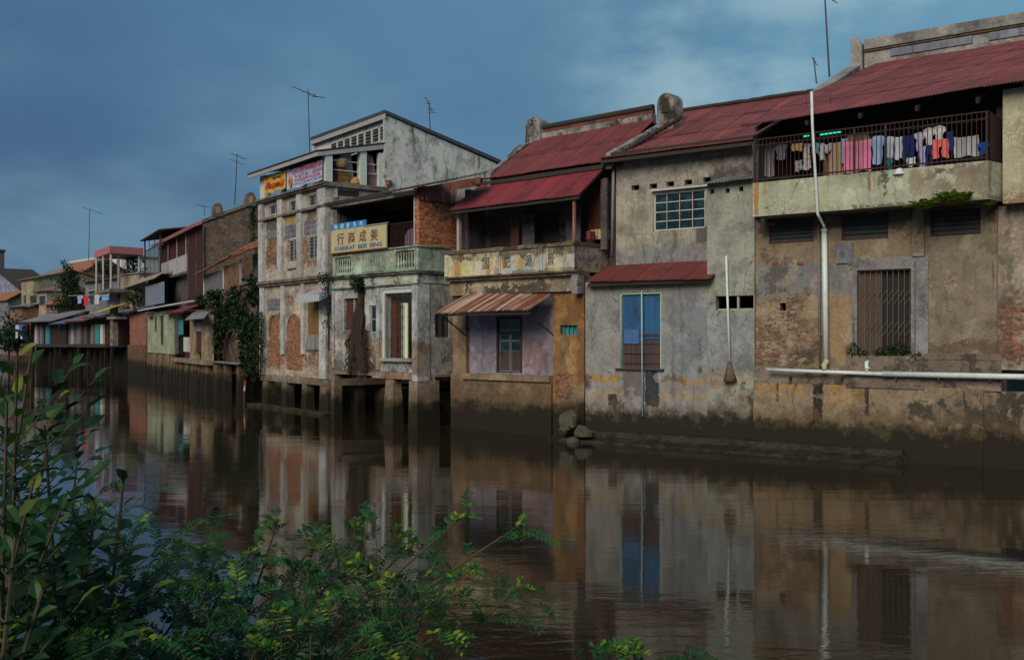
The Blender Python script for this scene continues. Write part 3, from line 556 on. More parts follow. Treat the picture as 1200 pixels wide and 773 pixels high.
# grille of the verandah
gw0, gw1 = wt+.02, P(1155, 131, vf)[2]; gl = P(882, 164, vf)[2]; m = MB(); n = 52; vg = vf+.06
for i in range(n+1):
    u = u0p+.04+(u1p-u0p-.08)*i/n; tk = .03 if i in (24, 31, 52, 0) else .0075; m.box(u-tk, u+tk, vg-.012, vg+.012, gw0, gw1)
m.box(u0p+.02, u1p, vg-.02, vg+.02, gw1, gw1+.03).box(u0p+.02, u1p, vg-.018, vg+.018, gw0+.05, gw0+.085).box(u0p+.02, u1p, vg-.018, vg+.018, gw0+(gw1-gw0)*.86, gw0+(gw1-gw0)*.88)
m.build('grille', M['grille'], A)
m = MB(); m.hexa([(u1p+.03,vf+.03,gw0),(uR-.03,vC+.03,gw0),(uR-.05,vC+.06,gw0),(u1p+.02,vf+.06,gw0),(u1p+.03,vf+.03,gw1+.02),(uR-.03,vC+.03,gw1-.1),(uR-.05,vC+.06,gw1-.1),(u1p+.02,vf+.06,gw1+.02)]); m.build('side_screen', M['grille'], A)
# thin wire clutter of the grille: inner rails
# downpipes
vp_ = vf-.10; a = P(951, 108, vp_); b = P(958, 250, vp_); c = P(966, 262, -.12); d_ = P(966, 272, -.12); e_ = P(968, 424, -.14)
MB().tube([a, (a[0]+.02, vp_, a[2]-.8), b, (b[0]+.03, vp_+.05, b[2]-.1), (c[0], c[1], c[2]-.06), d_], .038, 8).build('downpipe', M['pipe'], A, smooth=True)
MB().tube([d_, e_], .075, 10).tube([(d_[0],d_[1],d_[2]-.01), (d_[0],d_[1],d_[2]+.09)], .09, 10).build('soil_pipe', M['pipe'], A, smooth=True)
x = P(959, 262, -.07); y = P(961, 430, -.07); MB().tube([x, y], .03, 6).build('grey_pipe', M['greypipe'], A, smooth=True)
m = MB(); cb = [P(885,166,-.5), P(893,171,-.5)]
# horizontal drain along the footing
hp = Thing('drain_pipe', 'long pale horizontal drain pipe running along the footing below the iron gate', 'pipe', F, (3.0, -.32, P(1000,436,-.32)[2]))
zA = P(899, 433, -.32); zB = P(1200, 440.5, -.32); m = MB(); k = 8; mid = P(1034, 438, -.32)
m.tube([zA, mid], .052, 10); m.tube([(mid[0],-.32,mid[2]), (9.5, -.32, zB[2]-.02)], .072, 12).build('pipe', M['pipe'], hp, smooth=True)
j = P(966, 434, -.32); MB().tube([(e_[0], e_[1], e_[2]+.06), (e_[0], e_[1], e_[2]-.02), (e_[0]-.06, -.2, e_[2]-.12), (j[0], -.30, j[2]+.14), (j[0], -.32, j[2])], [.08,.078,.074,.074,.074], 10).build('elbow', M['cream'], hp, smooth=True)
j = P(1016, 437, -.32); t = P(1016, 424, -.25); MB().tube([j, (t[0], -.30, t[2]-.03), (t[0], -.16, t[2]+.02)], [.05,.055,.05], 10).tube([(j[0],-.32,j[2]+.10),(j[0],-.31,j[2]+.15)], .068, 10).build('branch', M['pipe'], hp, smooth=True)
for x in (925, 985, 1050, 1100, 1160): q = P(x, 440, -.32); MB().box(q[0]-.02, q[0]+.02, -.33, -.155, q[2]-.13, q[2]-.02).build('bracket', M['rust'], hp)
# fluorescent tubes under the eave
for i, (x0, y0, x1, y1, lb) in enumerate(((942,160,948,159,'short lit green tube lamp under the verandah roof, left of the downpipe'), (961,158,986,154.5,'long lit green tube lamp under the verandah roof, right of the downpipe'))):
    v = .3; a, b = P(x0, y0, v), P(x1, y1, v); L = Thing('tube_lamp', lb, 'lamp', F, a, 'tube lamps under the verandah roof')
    MB().tube([a, b], .022, 8).build('tube', M['tube'], L); MB().box(a[0]-.03, b[0]+.03, v-.03, v+.05, a[2]+.025, a[2]+.09).build('lamp_body', M['dark'], L)
    MB().tube([((a[0]+b[0])/2, v, a[2]+.08), ((a[0]+b[0])/2, v, a[2]+1.1)], .008, 5).build('hanger', M['dark'], L)
# neighbour at the right edge
nb = Thing('pale_house', 'pale yellow plastered neighbouring house cut off by the right edge of the photo', 'house', F, (8.5, 0, 0), 'shophouses along the river')
nm = plaster('pale_neighbour_wall', (.42,.41,.30), (.36,.34,.25), (8.5,0,0), [(*F.rect(1165,228,1200,240,-.55), (.2,.1,.05), .6, .1)], grime=.3, mould=.15, streak=.3, seed=14)
wu = P(1185, 238, -.55)[2]; wtp = P(1185, 104, -.55)[2]
MB().wall(6.5, 13, wu, wtp+.0, -.55, -.3, [(8.6, 9.6, wu+1.3, wu+2.6)]).box(6.5, 6.7, -.3, 8.5, wu, wtp-.02).build('upper_wall', nm, nb)
pm = plaster('rough_pillar', (.33,.29,.235), (.25,.21,.17), (8.5,0,0), [(*F.rect(1168,360,1200,420,-.12), 'brick', .5, .35), (*F.rect(1172,250,1182,330,-.12), (.2,.17,.15), .6, .2)], grime=.6, mould=.45, seed=15)
q = F.rect(1168, 246, 1200, 424, -.12); MB().wall(q[0]+.03, q[0]+1.0, q[2]-.2, wu-.005, -.12, .3).build('pillar', pm, nb)
MB().wall(q[0]+1.0, 13, 2.0, wu-.004, .05, .3, [(8.9,10.0,3.0,5.0)]).build('lower_wall', nm, nb)
MB().wall(9.5, 13, -.6, 2.0, -.05, .3).build('footing', base_m, nb)
MB().box(7.4, 8.0, -.3, -.102, -.6, wP-.45).build('buttress', M['stone'], nb)
MB().box(6.72, 13, -.3, 8.4, wu+.01, wu+.2).build('upper_floor', M['floor'], nb)
MB().sheet((6.6, -.75, wtp+.08), (13.2, -.75, wtp+.08), (6.6, 3.0, wtp+.9), (13.2, 3.0, wtp+.9), rows=2, seed=20).build('roof', M['red2'], nb)

# ================================================================ HOUSE B: grey plaster house with blue doors
orgB = (-2.9, 0, 0)
B = Thing('shophouse', 'grey plastered shophouse with white gridded window, low red awning and blue door above the water', 'house', F, orgB, 'shophouses along the river')
v1 = 1.0; sB = .02
upl = P(722, 250, v1)[0]; ueL = upl; wE = P(790, 176, v1)[2]; wLo = P(770, 312, v1)[2]-.5
win = F.rect(766, 227, 826, 266.5, v1); vt = [F.rect(x, y, x+9, y+5, v1) for x, y in ((740,217.5),(761,215.5),(781,213),(802,211),(824,208))]
BG, BB = (.275,.265,.235), (.205,.20,.19)
pu = plaster('grey_house_upper_wall', BG, (.33,.315,.255), orgB, [
   (*F.rect(826,195,884,213,v1), (.045,.045,.045), .9, .18), (*F.rect(812,268,830,290,v1), (.05,.05,.05), .8, .15), (*F.rect(722,290,830,315,v1), (.19,.20,.22), .8, .1), (*F.rect(745,200,760,225,v1), (.15,.15,.14), .4, .3), (*F.rect(722,186,884,194,v1), (.18,.17,.15), .7, .15), (*F.rect(815,190,832,215,v1), (.16,.15,.14), .6, .2), (*F.rect(722,225,745,300,v1), (.36,.35,.28), .4, .3)], grime=.35, mould=.25, streak=.5, seed=21, under=(.2,.2,.19))
MB().wall(upl, -.01, wLo, wE+.03, v1, v1+.22, [win, *vt]).build('upper_wall', pu, B)
w_ = window(F, B, win, v1+.05, 4, 4, M['white'], t=.036)
m = MB()
for i in range(1, 4):
    x = win[0]+(win[1]-win[0])*i/4; m.box(x+.012, x+.03, v1+.03, v1+.049, win[2]+.03, win[3]-.03)
m.build('mullion', M['redframe'], (B, w_))
m = MB(); sp = win
for i in range(9): x = sp[0]+.1+(sp[1]-sp[0]-.2)*i/8; m.tube([(x, v1+.16, sp[2]+.05), (x+.02, v1+.16, sp[3]-.05)], .012, 5)
m.build('security_bars', M['dark'], (B, w_))
m = MB(); m.box(win[0]-.05, win[1]+.35, v1-.12, v1-.003, win[3]+.06, win[3]+.10); m.build('window_ledge', M['white'], (B, w_))
# lean-to
le = P(757, 328, 0)[2]; lo = -.6; uB0 = P(686, 400)[0]; uB1 = P(829, 400)[0]; bd = F.rect(727, 343, 775, 432)
pm2 = lambda x0,y0,x1,y1,c,s=.8,e=.12: (*F.rect(x0,y0,x1,y1), c, s, e)
lm = plaster('grey_house_lean_to_wall', (.225,.235,.245), (.27,.265,.25), orgB, [
   pm2(686,438,726,450,OCH,.9,.14), pm2(778,443,850,452,OCH,.8,.16), pm2(686,452,885,476,(.29,.245,.18),.85,.18), pm2(680,440,694,458,(.05,.055,.06),.9,.08), pm2(712,463,722,476,(.02,.012,.008),.95,.08), pm2(817,395,823,438,(.06,.06,.065),.85,.07), pm2(728,434,758,470,(.10,.085,.085),.75,.16), pm2(756,434,772,476,(.012,.02,.035),.95,.05), pm2(686,330,830,340,(.30,.28,.22),.7,.12), pm2(695,345,722,437,(.27,.27,.26),.5,.3), pm2(780,340,825,430,(.20,.205,.225),.6,.3), pm2(775,440,800,448,MOULD,.5,.1)], grime=.3, mould=.25, streak=.42, seed=22, tide=.90, tidetop=.45, under=(.2,.2,.2))
MB().wall(uB0, uB1-.005, lo, le+.05, 0, .22, [bd]).build('lean_to_wall', lm, B)
MB().box(uB1-.20, uB1-.004, .22, v1-.005, lo, le+.0).box(uB0, uB0+.2, .22, v1-.01, lo, le+.0).build('lean_to_side', lm, B)
b0 = P(712, 311, v1-.01); b1 = P(828, 306, v1-.01); f0 = P(684, 331, -.35); f1 = P(833, 327.5, -.35)
MB().sheet(f0, f1, b0, (f1[0], v1-.01, b1[2]), rows=1, seed=31, sag=.05).build('awning_roof', M['redlow'], B)
MB().box(f0[0]+.1, f1[0]-.1, -.28, -.22, f0[2]-.12, f0[2]-.04).build('awning_beam', M['dark'], B)
d0, d1, z0, z1 = bd; z2 = P(750, 397)[2]; xm = P(751, 390)[0]
m = MB(); m.box(d0, d0+.05, .02, .14, z0, z1).box(d1-.05, d1, .02, .14, z0, z1).box(d0+.05, d1-.05, .02, .14, z1-.06, z1); fr = m.build('door_frame', M['palegreen'], B)
MB().box(d0+.05, xm-.02, .09, .13, z2-.1, z1-.07).build('door', M['wblue'], B); MB().box(xm+.02, d1-.05, .10, .14, z2, z1-.07).build('door', M['wblue'], B)
MB().box(d0+.06, xm-.03, .10, .13, z0, z2-.12).box(xm+.02, d1-.05, .09, .12, z0, z2-.02).build('broken_panel', M['wbroken'], B)
m = MB()
for zz in (z0+.15, z0+.45, z0+.75, z2+.1): m.box(d0+.05, d1-.05, .06, .088, zz, zz+.06)
m.build('battens', M['wbroken'], B)
MB().box(d0+.1, xm-.1, .05, .058, z2-.15, z2+.3).build('blue_rag', cloth('rag_blue', (.06,.13,.28)), B)
a = P(752, 341, -.05); b = P(753, 488, -.05); MB().tube([a, (a[0]+.01, -.05, z2), b], .028, 6).build('thin_pipe', M['pipethin'], B, smooth=True)
a = P(727.5, 345, -.04); b = P(728, 430, -.04); MB().tube([a, b], .02, 6).build('thin_pipe', M['pipethin'], B, smooth=True)
MB().box(d0-.15, d1+.1, -.07, -.003, z0-.06, z0-.004).build('door_sill', M['dark'], B)
# annex tower between B and A
ua = uB1; wt2 = P(850, 212, -.02)[2]; slot = F.rect(839, 347, 883, 363, -.02); holes3 = [F.rect(x, y, x+5, y+5, -.02) for x, y in ((832,222),(850,221),(866,219))]
an = plaster('annex_wall', (.235,.25,.235), (.29,.30,.25), orgB, [
   pm2(829,440,885,455,(.28,.20,.14),.7,.2), pm2(862,450,885,470,(.3,.29,.27),.7,.15), pm2(829,215,885,300,(.30,.32,.27),.5,.4), pm2(829,366,885,430,(.225,.235,.26),.8,.2), pm2(879,455,886,520,(.04,.035,.03),.9,.1), pm2(848,455,868,475,(.22,.15,.10),.6,.15), pm2(869,448,874,454,(.02,.015,.01),.9,.05)], grime=.35, mould=.33, streak=.38, seed=23, tide=1.0, tidetop=.6)
MB().wall(ua, -.012, -.6, wt2, -.02, .2, [slot, *holes3]).box(ua, ua+.18, .2, v1-.004, le-.3, wt2).build('annex_wall', an, B)
m = MB(); m.box(slot[0]+.02, slot[1]-.02, .05, .09, slot[2], slot[2]+.05).box(slot[0]+.55*(slot[1]-slot[0]), slot[0]+.55*(slot[1]-slot[0])+.06, .03, .1, slot[2], slot[3]); m.build('slot_frame', M['fascia'], B)
k0 = P(823, 216, -.3); k1 = P(886, 210, -.3); MB().sheet((k0[0],-.3,k0[2]),(-.02,-.3,k0[2]+.02),(k0[0],v1-.02,k0[2]+.35),(-.02,v1-.02,k0[2]+.37), rows=1, seed=33, amp=.015).build('annex_roof', M['zinc'], B)
a = P(851, 300, -.09); b = P(855, 424, -.09); MB().tube([a, b], .036, 8).build('downpipe', M['pipe'], B, smooth=True)
q = P(855, 424, -.1); bt = P(856, 446, -.1); m = MB(); m.tube([(q[0],-.12,q[2]+.02), (q[0]+.01,-.12,(q[2]+bt[2])/2), (q[0]+.02,-.10,bt[2])], [.05,.12,.20], 9).build('dirt_cone', plaster('dirt_brown', (.20,.14,.10), (.10,.07,.05), mould=.6), B, smooth=True)
# corner trim and drainpipe at the junction with C
a = P(719, 192, v1-.12); b = P(717, 300, v1-.12); MB().tube([a, b], .05, 8).build('downpipe', M['greypipe'], B, smooth=True)
q = F.rect(707, 186, 722, 194, v1-.25); MB().box(q[0], q[1], v1-.4, v1-.03, q[2], q[3]).build('gutter_head', M['dark'], B)
# roof
ev_ = .45; e0 = P(703, 190, ev_); e1 = P(884, 159.5, ev_); vr = 5.64; r0 = P(798, 133, vr); r1 = P(950, 107.5, vr); rwB = (r0[2]+r1[2])/2; ew = (e0[2]+e1[2])/2
MB().sheet((e0[0],ev_,ew),(.0,ev_,ew),(e0[0]+.0,vr,rwB),(.0,vr,rwB), rows=3, seed=41).build('roof', M['red'], B)
MB().sheet((e0[0],11,ew),(-.05,11,ew),(e0[0],vr+.02,rwB),(-.05,vr+.02,rwB), rows=2, seed=42).build('rear_roof', M['red2'], B)
m = MB(); m.box(e0[0]+.05, -.03, ev_+.03, ev_+.13, ew-.14, ew-.04); m.box(e0[0]+.3, -.03, ev_+.15, v1-.005, wE-.0, wE+.08); m.build('gutter', M['dark'], B)
m = MB(); x = e0[0]+.1; rr = random.Random(5)
while x < -.3: m.tube([(x, vr, rwB+.05), (x+.42, vr, rwB+.05+rr.uniform(-.015,.02))], [.085,.075], 8); x += .40
m.build('ridge_tiles', M['tile'], B)
m = MB(); m.wall(e0[0]+.1, -.01, 1.06, ew-.05, 10.8, 11.0, []); m.prism([(v1+.225, 1.06),(10.8,1.06),(10.8,ew-.05),(vr,rwB-.15),(v1+.225,ew)], 'u', e0[0]+.62, e0[0]+.8); m.build('rear_wall', M['inner2'], B)
# ================================================================ HOUSE C: red roofed house, painted parapet with characters
F = FC; P = F.at; orgC = (-3.0, 0, 0)
C_ = Thing('shophouse', 'red roofed shophouse with characters on its stained parapet and a striped rusty door awning', 'house', F, orgC, 'shophouses along the river')
pc = lambda x0,y0,x1,y1,c,s=.8,e=.12,v=0.0: (*F.rect(x0,y0,x1,y1,v), c, s, e)
uA, uB_, uR_ = P(530,400)[0]+.02, P(546,400)[0], -.02; uI = P(648,400)[0]; vp = -.35
wBand0 = P(600, 344, -.02)[2]; wPar0 = (P(532,323,vp)[2]+P(676,317.5,vp)[2])/2; wPar1 = (P(530,295.8,vp)[2]+P(673,280,vp)[2])/2
wF = P(600, 438)[2]
dr_ = F.rect(582, 371, 612, 437, .18)
OCR = (.225,.122,.058)
c1 = plaster('parapet_house_right_wall', OCR, (.29,.165,.07), orgC, [pc(649,345,690,360,(.25,.15,.07),.6,.12), pc(655,450,690,500,(.22,.19,.14),.8,.2), pc(652,440,668,480,'brick',.5,.2), pc(676,340,690,450,(.16,.075,.03),.7,.12), pc(652,395,672,450,(.36,.25,.13),.6,.2), pc(662,345,690,378,(.20,.085,.03),.7,.2), pc(649,400,660,470,(.17,.08,.035),.6,.15), pc(655,468,685,490,(.06,.03,.015),.8,.1)], grime=.5, mould=.30, streak=.5, seed=31, tide=1.0, tidetop=.7)
vt = F.rect(656.5, 381, 677, 392)
MB().wall(uI, uR_, -.6, wPar0-.02, 0, .3, [vt]).build('right_wall', c1, C_)
m = MB(); r = vt
for i in range(4): x = r[0]+(r[1]-r[0])*(i+.5)/4; m.box(x-.02, x+.02, .08, .12, r[2], r[3])
m.box(r[0], r[1], .15, .18, r[2], r[3]); m.build('vent_block', M['teal'], C_)
c2 = plaster('parapet_house_recess_wall', (.28,.26,.32), (.21,.21,.26), orgC, [pc(612,395,646,435,(.24,.13,.11),.6,.3,.18), pc(545,370,575,400,(.20,.21,.26),.6,.3,.18), pc(560,410,582,436,(.15,.13,.13),.5,.2,.18)], grime=.4, mould=.3, streak=.5, seed=32, under=(.26,.17,.14))
MB().wall(uB_, uI, wF-.05, wBand0+.2, .18, .4, [dr_]).build('recess_wall', c2, C_)
c3 = plaster('parapet_house_left_pillar', (.24,.17,.115), (.18,.125,.085), orgC, [pc(530,345,546,370,MOULD,.6,.2)], mould=.5, seed=33)
MB().box(uA, uB_-.004, 0, .4, wF-.05, wPar0-.02).build('pillar', c3, C_)
c4 = plaster('parapet_house_footing', (.215,.15,.095), (.16,.11,.07), orgC, [pc(532,447,652,456,(.10,.07,.05),.6,.12,-.1), pc(560,460,652,470,(.12,.06,.035),.6,.15,-.1), pc(610,455,655,480,(.19,.10,.06),.5,.2,-.1)], grime=.6, mould=.5, streak=.5, seed=34, tide=.95, tidetop=1.0)
MB().wall(uA, uI-.004, -.6, wF-.051, -.1, .4).build('footing', c4, C_)
MB().box(P(541,440,-.2)[0], uI-.006, -.2, .179, wF-.22, wF-.045+.02).build('ledge', plaster('parapet_house_ledge', (.26,.19,.125), (.2,.145,.10), orgC, mould=.35), C_)
d0, d1, z0, z1 = dr_; m = MB(); m.box(d0, d0+.07, .16, .3, z0, z1).box(d1-.07, d1, .16, .3, z0, z1).box(d0+.07, d1-.07, .16, .3, z1-.07, z1).box(d0+.07, d1-.07, .17, .28, z0+(z1-z0)*.80-.2, z0+(z1-z0)*.80-.15); m.build('door_frame', M['dark'], C_)
xm = (d0+d1)/2
for a, b in ((d0+.08, xm-.01), (xm+.01, d1-.08)):
    dd = MB().box(a, b, .24, .27, z0+.03, z1-.08).build('door', M['wgrey'], C_); m = MB()
    for k in range(3): q = z0+(z1-z0)*(.40+.19*k); m.box(a+.06, b-.06, .232, .238, q, q+(z1-z0)*.15)
    m.build('pane', M['glass'], (C_, dd)); MB().box(a+.04, b-.04, .228, .239, z0+.08, z0+.75).build('kick_panel', M['wbrown'], (C_, dd))
# band above the awning, cornice, parapet
bandm = plaster('parapet_house_band', (.46,.41,.29), (.36,.30,.20), orgC, [pc(550,336,650,346,MOULD,.9,.14), pc(530,325,545,345,(.2,.15,.1),.7,.15), pc(648,318,690,345,(.2,.17,.15),.7,.2)], grime=.4, mould=.42, streak=.45, seed=35)
MB().box(uA, uR_, -.14, -.004, wBand0, wPar0-.16).box(uA+.3, uI+.6, .4, .6, wBand0, wPar0-.16).build('band', bandm, C_)
m = MB(); m.box(uA-.02, uR_+.0, -.30, -.004, wPar0-.155, wPar0-.06).box(uA-.02, uR_, -.38, -.0, wPar0-.058, wPar0-.004); m.build('cornice', plaster('black_cornice', (.075,.06,.045), (.13,.10,.07), orgC, mould=.7), C_)
uP1 = P(673, 285, vp)[0]; WT_ = (.38,.43,.44)
pmx = plaster('painted_parapet', (.54,.48,.30), (.56,.53,.42), orgC, [
   pc(588,300,640,318,(.33,.41,.48),.6,.12,vp), pc(655,292,678,312,(.34,.41,.47),.55,.12,vp), pc(606,302,615,313,(.42,.27,.07),.8,.08,vp), pc(533,300,540,322,(.40,.21,.06),.8,.1,vp), pc(569,298,575,322,(.40,.22,.07),.7,.06,vp), pc(588,301,593,314,(.46,.24,.04),.8,.06,vp), pc(624,295,627,312,(.46,.22,.03),.9,.05,vp), pc(639,296,641,316,(.35,.20,.07),.7,.05,vp), pc(530,291,680,296,(.06,.05,.04),.85,.1,vp), pc(600,317,680,322,MOULD,.6,.05,vp), pc(580,297,586,322,(.25,.22,.25),.7,.05,vp), pc(650,285,680,290,(.05,.045,.04),.9,.1,vp), pc(661,294,664,306,(.38,.25,.08),.7,.05,vp)], grime=.3, mould=.2, streak=.25, seed=36, rust=.55, under=(.3,.28,.26))
par = MB().box(uA-.02, uP1, vp, vp+.14, wPar0, wPar1-.13).build('parapet', pmx, C_)
m = MB(); rr = random.Random(9); x = uA-.05
while x < uP1:
    dx = rr.uniform(.25, .7); m.box(x, min(x+dx, uP1+.03), vp-.05, vp+.2, wPar1-.128, wPar1-.07+rr.uniform(-.012, .02)); m.box(x, min(x+dx-.004, uP1+.02), vp-.02, vp+.17, wPar1-.065, wPar1+rr.uniform(-.03, .01)); x += dx
m.build('coping', plaster('mossy_coping', (.20,.17,.12), (.10,.085,.06), orgC, mould=.85, grime=.7, seed=3), (C_, par))
m = MB()
for x in (uA-.02, P(583,300,vp)[0], P(632,300,vp)[0]): m.box(x, x+.16, vp-.04, vp-.004, wPar0+.02, wPar1-.135)
m.build('pier', pmx, (C_, par))
for ch, x in zip('固記源景', (569.5, 594, 619.5, 645.5)):
    q = P(x, 300, vp); wq = (wPar0+wPar1-.13)/2; text_mesh(ch, F, orgC, q[0]-.15, q[0]+.15, wq-.19, wq+.19, vp-.008, M['ink_dark'], par, 'character')
# right return of the parapet, reaching back to the grey house
v715 = F.depth(712, uP1-.02); m = MB(); m.box(uP1-.14, uP1, vp+.001, v715, wPar0-.02, wPar1-.13)
ret = plaster('return_plaster', (.24,.22,.25), (.33,.27,.20), orgC, [], grime=.6, mould=.65, brick=.46, brickc=(.13,.10,.10), seed=37); m.build('parapet_return', ret, C_)
MB().box(uP1-.18, uP1+.03, vp-.02, v715, wPar1-.125, wPar1-.01).build('return_coping', plaster('black_coping', (.04,.035,.03), (.07,.06,.05), orgC, mould=.7), C_)
m = MB(); m.box(uR_-.25, uR_+.0, vp+.02, 1.4, wBand0-.1, wPar0-.16); m.build('return_base', ret, C_)
MB().box(uA+.02, uP1-.15, vp+.145, 3.0, wPar0-.05, wPar0+.12).build('verandah_floor', M['floor'], C_)
# verandah back wall, posts
vb = 1.5; wT = (P(567,209.6,.75)[2]+P(707,190.5,.75)[2])/2+.10; uBL = uA+.1
hs = [F.rect(575,255,597,300,vb), F.rect(632,250,655,300,vb)]
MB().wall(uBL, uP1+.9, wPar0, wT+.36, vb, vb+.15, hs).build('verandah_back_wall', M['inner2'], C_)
for i, h in enumerate(hs): MB().box(h[0], h[1], vb+.08, vb+.12, h[2]+.0, h[3]).build('shutter', M['dark'] if i else M['wbrown'], C_)
r = F.rect(599,262,608,292,.9); MB().box(r[0], r[1], .9, .95, wPar0+.1, r[3]+.3).build('door', M['wred'], C_)
r = F.rect(612,252,626,292,.9); MB().box(r[0], r[1], .9, .94, wPar0+.1, r[3]).build('partition', M['inner2'], C_)
r = F.rect(663,240,680,280,.9); MB().box(r[0], r[1], .9, .94, wPar0+.1, r[3]).build('partition', M['inner2'], C_)
r = F.rect(690,225,706,280,1.2); MB().box(r[0], r[1], 1.2, 1.26, wPar0+.1, r[3]+.2).build('door', M['wred'], C_)
q = P(538, 255, 0); wpt = P(538, 245, 0)[2]+.15; MB().box(q[0]-.06, q[0]+.06, -.06, .06, wPar0+.12, wpt).build('post', M['fascia'], C_)
q = P(681, 230, vp+.2); m = MB(); m.box(uP1-.10, uP1-.03, vp+.04, vp+.12, wPar1-.01, P(681,230,vp)[2]+.05); m.build('post', M['redframe'], C_)
m = MB(); m.box(P(706,200,1.0)[0], P(713,200,1.0)[0], .9, 1.0, wPar1-.2, wT-.6); m.build('post', M['inner2'], C_)
# small verandah awning roof
bk = 1.05; k1 = P(711, 197, bk); k0 = P(566, 212, bk); va = F.depth(677.5, k1[0]); g1 = (k1[0], va, P(677.5,229,va)[2]); g0 = P(525, 247.5, va); u0a = g0[0]
MB().sheet((u0a,va,(g0[2]+g1[2])/2), (g1[0],va,(g0[2]+g1[2])/2), (k0[0],bk,(k0[2]+k1[2])/2), (k1[0],bk,(k0[2]+k1[2])/2), rows=1, seed=51, sheetw=.75).build('awning_roof', M['redaw'], C_)
m = MB(); zz = (g0[2]+g1[2])/2; m.box(u0a+.1, g1[0]-.02, va+.06, va+.14, zz-.10, zz-.02); m.bar((g1[0]-.02, va+.02, zz-.02), (k1[0]-.02, bk, (k0[2]+k1[2])/2-.03), .03, .05); m.bar((u0a+.02, va+.02, zz-.02), (k0[0], bk, (k0[2]+k1[2])/2-.03), .03, .05); m.build('awning_frame', M['dark'], C_)
# main roof
ev_ = .75; e0 = P(567, 209.6, ev_); e1 = P(707, 190.5, ev_); vr = 3.5; r0 = P(631.5, 163.7, vr); r1 = P(763.7, 138.7, vr); ew, rw = (e0[2]+e1[2])/2, (r0[2]+r1[2])/2
uL0 = min(e0[0], r0[0]); uR0 = max(e1[0], r1[0])
MB().sheet((e0[0]-.1,ev_,ew),(e1[0]+.35,ev_,ew),(r0[0]-.1,vr,rw),(r1[0]+.15,vr,rw), rows=2, seed=526, sheetw=.7).build('roof', M['red2'], C_)
MB().sheet((uL0,8.9,ew),(uR0,8.9,ew),(uL0,vr+.02,rw),(uR0,vr+.02,rw), rows=2, seed=53).build('rear_roof', M['red2'], C_)
MB().box(e0[0], e1[0]+.3, ev_+.05, ev_+.16, ew-.2, ew-.06).box(uBL, uP1+.9, ev_+.2, vb+.15, wT-.22, wT-.18).build('eave_board', M['dark'], C_)
zt = (P(634,147,vr)[2]+P(770,121,vr)[2])/2; H = zt-rw; mm = plaster('mossy_ridge', (.16,.15,.145), (.32,.31,.29), orgC, mould=.95, grime=.7, streak=.3, seed=38)
m = MB(); m.box(r0[0], r1[0], vr-.02, vr+.28, rw-.15, rw+H*.38); rg = m.build('ridge_wall', mm, C_)
MB().box(r0[0], r1[0], vr+.06, vr+.22, rw+H*.385, rw+H*.74).build('red_strip', plaster('ridge_red', (.15,.04,.03), (.08,.03,.025), orgC, mould=.5), (C_, rg))
MB().tube([(r0[0], vr+.1, zt-H*.15), (r1[0], vr+.1, zt-H*.15)], H*.21, 10).build('ridge_roll', M['dark'], (C_, rg))
for nm, xs, yt, yb_ in (('finial', (617,633), 139, 167), ('finial', (771,790), 111, 168)):
    a, b = P(xs[0], yb_, vr-.1), P(xs[1], yb_, vr-.1); top = P(xs[0], yt, vr-.1)[2]; wd_ = b[0]-a[0]; zc = top-wd_*.5; poly = [(a[0]-.03, a[2]-.3), (b[0]+.03, a[2]-.3), (b[0], zc)]+[(a[0]+wd_/2+cos(t)*wd_/2, zc+sin(t)*wd_/2) for t in [pi*k/8 for k in range(1, 8)]]+[(a[0], zc)]
    fo = MB().prism(poly, 'v', vr-.15, vr+.45).build(nm, mm, C_)
    if yt == 111: MB().prism([(a[0]+wd_*.3, zc-.35), (a[0]+wd_*.75, zc-.35), (a[0]+wd_*.72, zc), (a[0]+wd_*.52, zc+wd_*.2), (a[0]+wd_*.33, zc)], 'v', vr-.19, vr-.154).build('niche', M['dark'], (C_, fo))
m = MB(); a, b = P(574, 204, .9), P(618, 166, vr-.1)
m.hexa([(a[0]-.1,.8,a[2]-.5),(a[0]+.12,.8,a[2]-.5),(b[0]+.15,vr,b[2]-.5),(b[0]-.1,vr,b[2]-.5),(a[0]-.1,.8,a[2]+.02),(a[0]+.12,.8,a[2]+.02),(b[0]+.15,vr,b[2]+.05),(b[0]-.1,vr,b[2]+.05)])
m.build('raking_parapet', mm, C_); m = MB(); a, b = P(713, 184, .75), P(774, 146, vr-.1); m.hexa([(a[0]-.06,.7,a[2]-.4),(a[0]+.14,.7,a[2]-.4),(b[0]+.35,vr,b[2]-.4),(b[0],vr,b[2]-.4),(a[0]-.06,.7,a[2]+.12),(a[0]+.2,.7,a[2]+.12),(b[0]+.35,vr,b[2]+.1),(b[0],vr,b[2]+.12)])
m.build('raking_parapet', mm, C_)
m = MB(); a, b = P(722, 184, .7), P(798, 139, vr)
for i in range(15): t = i/15; p = Vector(a).lerp(Vector(b), t); q = Vector(a).lerp(Vector(b), t+.07); m.tube([p+Vector((.02,0,.02)), q+Vector((.02,0,.05))], [.07,.055], 6)
m.build('edge_tiles', M['tile'], C_)
MB().wall(uA, uR_, 1.06, ew, 8.5, 8.7).box(uA+.02, uA+.2, .6, 8.5, .9, ew-.3).prism([(vb+.15,ew-.3),(8.5,ew-.3),(8.5,ew),(vr,rw-.1),(vb+.15,ew+.2)], 'u', uA+.02, uA+.2).build('side_wall', M['inner2'], C_)
